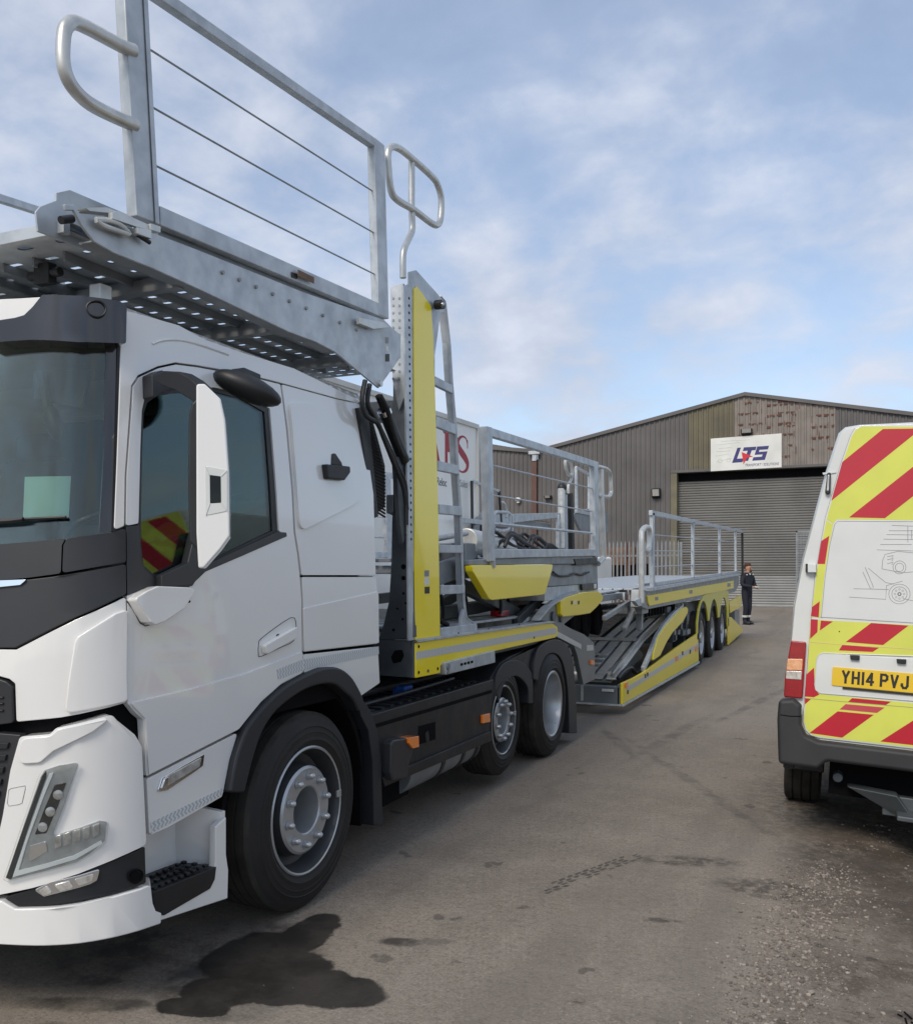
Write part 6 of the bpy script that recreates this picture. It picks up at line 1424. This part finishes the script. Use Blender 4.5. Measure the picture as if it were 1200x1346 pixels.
# ------------------------------------------------------------------ palisade fence, brick wall, cage
PF = empty('palisade_fence', (-7.4, 34.4, .4), 'pale steel palisade fence standing before the warehouse wall', 'fence')
b = MB()
for i in range(28):
    x = -9.2+i*.155
    if x > -5.75: break
    b.prism([(x, 34.4, .38), (x+.065, 34.4, .38), (x+.065, 34.4, 2.86), (x+.032, 34.4, 2.98), (x, 34.4, 2.86)], (0, .012, 0))
b.out('pale', 'pale', PF)
b = MB(); b.box((-9.25, 34.43, 1.0), (-5.75, 34.48, 1.06)); b.box((-9.25, 34.43, 2.36), (-5.75, 34.48, 2.43)); b.out('rail', 'pale', PF)
for x in (-9.25, -7.75, -5.72):
    b = MB(); b.box((x, 34.5, .3), (x+.09, 34.6, 2.9)); b.out('fence_post', 'galvdark' if x != -7.75 else 'rust', PF)
b = MB(); b.box((-9.6, 35.3, .3), (-7.6, 35.6, 1.6)); b.box((-9.6, 35.3, 2.05), (-7.6, 35.6, 2.75)); b.box((-9.6, 35.32, 1.6), (-9.0, 35.6, 2.05)); bw = b.out('brick_wall', 'brick', None); tag(bw, 'orange brick lean-to wall behind the palisade fence', 'wall')
b = MB(); b.box((-8.9, 35.35, .5), (-7.0, 35.5, 2.1)); b.out('dark_opening', 'dark', bw)
CG = empty('mesh_cage', (-1.1, 26, .2), 'grey mesh cage panel standing left of the chevron van, far back', 'mesh panel')
b = MB()
for x in (-1.21, -.3): b.box((x, 26, .2), (x+.04, 26.04, 2.84))
b.box((-1.21, 26, 2.80), (-.3, 26.04, 2.84)); b.box((-1.21, 26, .25), (-.3, 26.04, .3)); b.out('cage_frame', 'galvdark', CG)
b = MB()
for i in range(22): b.box((-1.19+i*.04, 26.01, .25), (-1.18+i*.04, 26.02, 2.8))
for i in range(50): b.box((-1.2, 26.005, .3+i*.05), (-.3, 26.012, .31+i*.05))
b.out('cage_mesh', 'galvdark', CG)
# ------------------------------------------------------------------ white box lorry with red lettering
BX = empty('box_lorry', (-6.6, 8, 0), 'white box bodied lorry with dark red serif letters, parked beyond the transporter', 'lorry')
K2 = math.atan2(.12, 1); Ub = V(math.sin(R(5)), math.cos(R(5)), 0)
Bo = V(-5.37, 13.3, 0)
BP = Plane(Bo, Ub, (0, 0, 1), (math.cos(R(5)), -math.sin(R(5)), 0))
e_ = BP.inv(627, 561); tpz = e_[1]
def bpt(u, v, t=0): return BP.p(u, v, t)
b = MB(); b.hexa([bpt(e_[0]-8.5, .95), bpt(e_[0], .95), bpt(e_[0], .95, -2.5), bpt(e_[0]-8.5, .95, -2.5), bpt(e_[0]-8.5, tpz), bpt(e_[0], tpz), bpt(e_[0], tpz, -2.5), bpt(e_[0]-8.5, tpz, -2.5)]); bx = b.out('box_body', 'boxwhite', BX, .02)
b = MB()
for (u, v, u2, v2) in ((e_[0]-8.5, tpz, e_[0]+.01, tpz), (e_[0], .95, e_[0], tpz), (e_[0]-8.5, .95, e_[0], .95)): b.bar(bpt(u, v, .0), bpt(u2, v2, .0), .07, .07)
b.out('box_edge_trim', 'refl', bx, .004)
b = MB(); b.hexa([bpt(e_[0]-10.6, .5), bpt(e_[0]-8.7, .5), bpt(e_[0]-8.7, .5, -2.4), bpt(e_[0]-10.6, .5, -2.4), bpt(e_[0]-10.5, 2.9), bpt(e_[0]-8.7, 2.9), bpt(e_[0]-8.7, 2.9, -2.4), bpt(e_[0]-10.5, 2.9, -2.4)]); b.out('lorry_cab', 'boxwhite', BX, .1, 3)
b = MB(); b.hexa([bpt(e_[0]-8.5, .6, -.6), bpt(e_[0], .6, -.6), bpt(e_[0], .6, -1.8), bpt(e_[0]-8.5, .6, -1.8), bpt(e_[0]-8.5, .94, -.6), bpt(e_[0], .94, -.6), bpt(e_[0], .94, -1.8), bpt(e_[0]-8.5, .94, -1.8)]); b.out('chassis', 'dark', BX)
for u in (-9.3, -2.2):
    for t_ in (-.05, -2.45):
        c_ = bpt(e_[0]+u, .45, t_); b = MB(); b.lathe([(.1, -.2), (.42, -.2), (.45, -.18), (.45, -.02), (.42, 0), (.25, 0), (.22, -.05), (.02, -.05)], c_, (1, 0, 0) if t_ > -1 else (-1, 0, 0), 32); b.out('wheel', 'rubber', BX)
# serif letters C A R S
def bpoly(name, ps, m='red'): return panel(BP, None, .003, -.001, name, m, bx, uv=ps, bevel=0)
def box_letters():
    S0 = BP.inv(608, 597); cx, cz = S0; hs, ws_ = .275, .20
    # S as a stroke of changing width
    n = 40; cl = []
    key = [(.80, .66, .035), (.55, .93, .045), (.0, 1.0, .05), (-.6, .80, .10), (-.78, .48, .17), (-.35, .16, .21), (.35, -.14, .21), (.80, -.46, .17), (.62, -.82, .10), (.0, -1.0, .05), (-.6, -.92, .045), (-.88, -.60, .035)]
    pts = smooth_pts([(a, c, w) for a, c, w in key], 6)
    L_, R_ = [], []
    for i, p in enumerate(pts):
        a, c = pts[max(0, i-1)], pts[min(len(pts)-1, i+1)]; d = Vector(((c.x-a.x)*ws_, (c.y-a.y)*hs)).normalized(); nn = Vector((-d.y, d.x))*p.z*.30
        P = Vector((cx+p.x*ws_, cz+p.y*hs)); L_.append(tuple(P+nn)); R_.append(tuple(P-nn))
    bpoly('letter_s', L_+R_[::-1])
    for s_1 in (1, -1): 
        x, z = cx+s_1*.80*ws_, cz+s_1*.62*hs; bpoly('letter_s_serif', [(x-.010, z-.06), (x+.012, z-.06), (x+.012, z+.07), (x-.010, z+.07)])
    # R
    x0 = cx-.62; t0, b0 = cz+hs, cz-hs
    bpoly('letter_r', [(x0, b0), (x0+.20, b0), (x0+.20, b0+.02), (x0+.14, b0+.03), (x0+.14, cz-.02), (x0+.2, cz-.02), (x0+.34, b0), (x0+.46, b0), (x0+.46, b0+.02), (x0+.40, b0+.05), (x0+.28, cz), (x0+.36, cz+.08), (x0+.36, t0-.09), (x0+.27, t0), (x0, t0), (x0, t0-.02), (x0+.06, t0-.04), (x0+.06, b0+.04), (x0, b0+.02)])
    # A
    x1 = x0-.56
    bpoly('letter_a', [(x1, b0), (x1+.15, b0), (x1+.15, b0+.02), (x1+.10, b0+.04), (x1+.14, b0+.17), (x1+.33, b0+.17), (x1+.37, b0+.04), (x1+.31, b0+.02), (x1+.31, b0), (x1+.52, b0), (x1+.52, b0+.02), (x1+.48, b0+.04), (x1+.28, t0+.01), (x1+.25, t0+.01), (x1+.06, b0+.04), (x1, b0+.02)])
    q = BP.inv(573, 634); text('Automotive Reloc', .17, BP, q[0]-.66, q[1]-.035, .002, 'small_text', 'blackink', bx, sx=.78, depth=.001)
    q = BP.inv(605, 637); text('Sales', .16, BP, q[0]-.02, q[1]-.03, .002, 'small_text', 'ink', bx, sx=.8, depth=.001)
box_letters()
# ------------------------------------------------------------------ second transporter behind
B2 = empty('parked_transporter', (-7.2, 15, 0), 'empty galvanised car transporter parked behind the yellow trailer, near the brown wall', 'trailer')
Z5 = PX(-5.3)
def z5(*q, t=0): return Z5.at(*q, t)
b = MB(); p = [z5(650, 676), z5(737, 674), z5(737, 680), z5(650, 690)]
b.prism(p, (-.05, 0, 0)); b.out('deck_side', 'galv', B2, .006)
b = MB(); slotted(b, -7.6, -5.4, 13.6, 17.5, lambda y: 2.62+(y-13.6)*.02, .14, .12, .05, .02); b.out('perforated_deck', 'galvdark', B2, norm=False)
b = MB()
for i in range(8): b.bar((-7.6+i*.3, 13.6, 2.55), (-7.6+i*.3, 17.5, 2.63), .03, .07)
b.box((-7.6, 13.5, 2.5), (-5.35, 13.6, 2.66)); b.out('deck_ribs', 'galvdark', B2)
for x in (672, 733):
    b = MB(); b.bar(z5(x, 677), z5(x, 745), .07, .07, up=V(0, 1, 0)); b.out('deck_post', 'galv', B2, .005)
b = MB(); b.tube([z5(738, 642), z5(738, 720)], .075, 14); rm = b.out('lift_ram', 'galv2', B2)
b = MB(); b.ball(z5(738.5, 641), .10); b.out('ram_head', 'black', rm)
b = MB(); b.bar(z5(748, 648), z5(751, 735), .12, .18, up=V(0, 1, 0)); b.out('tower_post', 'black', B2, .01)
b = MB(); b.bar(z5(743, 650), z5(744, 730), .06, .12, up=V(0, 1, 0)); b.out('tower_plate', 'galv', B2, .01)
b = MB(); b.tube([z5(*q) for q in ((743, 606), (747, 604), (750, 609), (752, 622), (749, 625), (745, 620), (743, 612))], .035, 8, True, 3); b.tube([z5(752, 625), z5(750, 632), z5(747, 638), z5(747, 650)], .03, 8, k=4); b.out('grab_handle', 'galv2', B2)
gr_ = MB(); 
for (a_, c_) in (((757, 614), (758, 670)), ((774.5, 622), (774.5, 672))): gr_.bar(z5(*a_), z5(*c_), .06, .08, up=V(0, 1, 0))
gr_.bar(z5(757, 614), z5(775, 624), .05, .05); gr_.bar(z5(757, 672), z5(790, 679), .06, .07); gr_.out('guard_frame', 'galv', B2, .004)
b = MB(); b.prism([z5(*q) for q in ((753, 676), (776, 668), (800, 676), (800, 700), (765, 700))], (-.06, 0, 0)); b.out('side_plate', 'galvdark', B2)
for (a_, c_) in (((640, 633), (649, 697)), ((656, 645), (659, 690)), ((620, 632), (621, 700)), ((633, 690), (634, 740))):
    b = MB(); b.bar(z5(*a_), z5(*c_), .03, .05, up=V(0, 1, 0)); b.out('slim_post', 'black', B2)
b = MB(); b.bar(z5(620, 632), z5(657, 646), .03, .04); b.bar(z5(600, 683), z5(665, 690), .05, .07); b.tube([z5(*q) for q in ((649, 677), (652, 673), (668, 674), (670, 680), (668, 696), (650, 696), (649, 680))], .03, 8, True, 2); b.out('rails', 'galv', B2)
b = MB(); b.tube([z5(*q) for q in ((658, 660), (663, 662), (666, 672), (665, 680))], .025, 8, k=3); b.out('handrail', 'galv2', B2)
b = MB(); b.box((-7.8, 11.5, 1.30), (-5.3, 19.5, 1.42)); b.out('main_deck', 'galv', B2, .01)
b = MB(); b.box((-7.6, 12, .6), (-5.6, 19.3, 1.1)); b.out('chassis', 'dark', B2)
for i in range(3):
    for (x, sx) in ((-5.35, 1), (-7.75, -1)):
        b = MB(); b.lathe([(.1, -.2), (.42, -.25), (.45, -.2), (.45, -.02), (.42, 0), (.25, 0), (.22, -.05), (.02, -.05)], (x, 15.4+i*1.2, .45), (sx, 0, 0), 32); b.out('wheel', 'rubber', B2)
b = MB(); b.box((-7.7, 12.0, 1.45), (-5.5, 12.1, 2.5)); b.bar((-5.35, 11.6, 1.5), (-5.35, 13.4, 2.6), .1, .12); b.bar((-7.6, 11.6, 1.5), (-7.6, 13.4, 2.6), .1, .12); b.out('front_frame', 'galvdark', B2, .01)
# pale works van seen between the decks
PV = empty('pale_van', (-7.4, 24.5, .2), 'pale grey van seen through the rails behind the trailer, half hidden', 'van')
b = MB(); b.prism([(-8.4, 22.5, .5), (-8.4, 22.3, 1.1), (-8.4, 22.9, 1.25), (-8.4, 23.5, 2.1), (-8.4, 27, 2.2), (-8.4, 27, .5)], (1.9, 0, 0)); b.out('body', 'boxwhite', PV, .08, 3)
b = MB(); b.prism([(-6.49, 23.1, 1.35), (-6.49, 23.6, 2.0), (-6.49, 24.6, 2.0), (-6.49, 24.6, 1.35)], (.01, 0, 0)); b.box((-8.2, 22.85, 1.3), (-6.7, 22.9, 1.35)); b.out('side_window', 'gloss', PV)
for y in (23.2, 26.2):
    for (x, sx) in ((-6.48, 1), (-8.42, -1)):
        b = MB(); b.lathe([(.05, -.2), (.3, -.2), (.33, -.18), (.33, -.02), (.3, 0), (.2, 0), (.18, -.04), (.02, -.04)], (x, y, .45), (sx, 0, 0), 24); b.out('wheel', 'rubber', PV)
# ------------------------------------------------------------------ PERSON
def person(px_, py_, gzv):
    X, Y = px_, py_
    o = empty('person', (X, Y, gzv), 'person in dark work clothes looking down at a small object, by the trailer end', 'person')
    J = {'pel': (0, 0, .95), 'wai': (0, -.01, 1.10), 'che': (0, -.02, 1.32), 'nek': (0, -.03, 1.50), 'hd0': (0, -.05, 1.57), 'hd1': (0, -.07, 1.66), 'hd2': (0, -.055, 1.735),
         'sl': (-.19, -.02, 1.43), 'el': (-.27, -.05, 1.16), 'wl': (-.13, -.30, 1.12), 'sr': (.19, -.02, 1.43), 'er': (.29, -.03, 1.17), 'wr': (.07, -.30, 1.08),
         'hl': (-.09, 0, .90), 'kl': (-.08, -.04, .50), 'al': (-.08, .02, .10), 'fl': (-.09, -.16, .04), 'hr': (.09, 0, .90), 'kr': (.10, -.01, .50), 'ar': (.11, .06, .10), 'fr': (.14, -.11, .04)}
    Rr = {'pel': .15, 'wai': .15, 'che': .17, 'nek': .075, 'hd0': .075, 'hd1': .092, 'hd2': .085, 'sl': .085, 'el': .062, 'wl': .038, 'sr': .085, 'er': .062, 'wr': .038, 'hl': .105, 'kl': .078, 'al': .062, 'fl': .045, 'hr': .105, 'kr': .078, 'ar': .062, 'fr': .045}
    E_ = ('pel wai', 'wai che', 'che nek', 'nek hd0', 'hd0 hd1', 'hd1 hd2', 'che sl', 'sl el', 'el wl', 'che sr', 'sr er', 'er wr', 'pel hl', 'hl kl', 'kl al', 'al fl', 'pel hr', 'hr kr', 'kr ar', 'ar fr')
    me = bpy.data.meshes.new('body'); ks = list(J); me.from_pydata([J[k] for k in ks], [tuple(ks.index(q) for q in e.split()) for e in E_], [])
    ob = bpy.data.objects.new('body', me); C.objects.link(ob); ob.parent = o; Wd[ob.name] = Vector((X, Y, gzv))
    sk_ = ob.modifiers.new('skin', 'SKIN'); sk_.use_smooth_shade = True
    for i, k in enumerate(ks): me.skin_vertices[0].data[i].radius = (Rr[k], Rr[k]*(.8 if k in ('pel', 'wai', 'che') else 1)); 
    me.skin_vertices[0].data[0].use_root = True
    sbv = ob.modifiers.new('sub', 'SUBSURF'); sbv.levels = 2; sbv.render_levels = 2
    pm = bpy.data.materials.new('person clothing and skin'); pm.use_nodes = True; t = pm.node_tree; bs = t.nodes['Principled BSDF']; bs.inputs['Roughness'].default_value = .8
    tcn = nd(t, 'ShaderNodeTexCoord'); s = nd(t, 'ShaderNodeSeparateXYZ'); t.links.new(tcn.outputs['Object'], s.inputs[0])
    gt = nd(t, 'ShaderNodeMath', operation='GREATER_THAN'); t.links.new(s.outputs[2], gt.inputs[0]); gt.inputs[1].default_value = 1.53
    c = nd(t, 'ShaderNodeMix', data_type='RGBA'); t.links.new(gt.outputs[0], c.inputs[0]); c.inputs[6].default_value = (.010, .012, .022, 1); c.inputs[7].default_value = (.42, .22, .155, 1)
    t.links.new(c.outputs[2], bs.inputs['Base Color']); me.materials.append(pm)
    def put(b, name, m, par=o, **k):
        for v in b.b.verts: v.co += Vector((X, Y, gzv))
        return b.out(name, m, par, **k)
    b = MB(); b.ball((0, -.035, 1.745), .098, sc=(.98, 1.05, .72), sub=3); b.ball((0, .01, 1.69), .09, sc=(1.0, .85, .9), sub=3); put(b, 'hair', 'hair')
    b = MB(); b.ball((0, -.145, 1.565), .05, sc=(1.0, .5, .8)); put(b, 'beard', 'hair')
    b = MB(); b.ball((0, -.172, 1.635), .016, sc=(.8, 1.2, 1.5))
    for s_1 in (-1, 1): b.ball((s_1*.098, -.06, 1.64), .025, sc=(.4, .8, 1.2))
    put(b, 'nose_and_ears', 'skin')
    b = MB()
    for s_1 in (-1, 1): b.ball((s_1*.034, -.155, 1.66), .011)
    put(b, 'eye', 'dark')
    for s_1, wx, wz_3 in ((-1, -.10, 1.11), (1, .05, 1.07)):
        b = MB(); b.ball((wx, -.34, wz_3), .042, sc=(.9, 1.1, .55))
        for k in range(4): b.tube([(wx-.03+.02*k, -.36, wz_3), (wx-.03+.02*k-s_1*.01, -.40, wz_3-.005), (wx-.03+.02*k-s_1*.02, -.41, wz_3-.03)], [.010, .009, .007], 8)
        b.tube([(wx-s_1*.03, -.33, wz_3+.01), (wx-s_1*.055, -.36, wz_3+.02)], [.012, .009], 8); put(b, 'hand', 'skin')
    b = MB(); b.box((-.10, -.43, 1.09), (.02, -.38, 1.13)); put(b, 'held_box', 'signw', bevel=.006)
    b = MB()
    for x, y in ((-.08, .005), (.108, .04)): b.lathe([(.082, 0), (.084, .01), (.084, .05), (.082, .06)], (x, y, .22), (0, 0, 1), 20)
    put(b, 'ankle_band', 'refl')
    b = MB(); b.ball((-.13, -.12, 1.46), .022); b.ball((.14, -.11, 1.47), .03); b.box((.20, -.17, 1.24), (.34, -.15, 1.27)); put(b, 'jacket_reflectors', 'refl')
    b = MB(); b.prism([(.02, -.135, 1.46), (.05, -.12, 1.51), (-.05, -.12, 1.51), (-.02, -.135, 1.46)], (0, .03, 0)); put(b, 'collar', 'refl')
    for x, y, a in ((-.085, -.06, 0), (.125, -.02, .2)):
        b = MB(); b.ball((x, y, .055), .07, sc=(.75, 1.9, .75)); b.box((x-.05, y-.13, .0), (x+.05, y+.12, .02)); put(b, 'shoe', 'black')
person(-2.62, 27.4, .19)
bpy.data.objects['person'].rotation_euler = (0, 0, R(55))
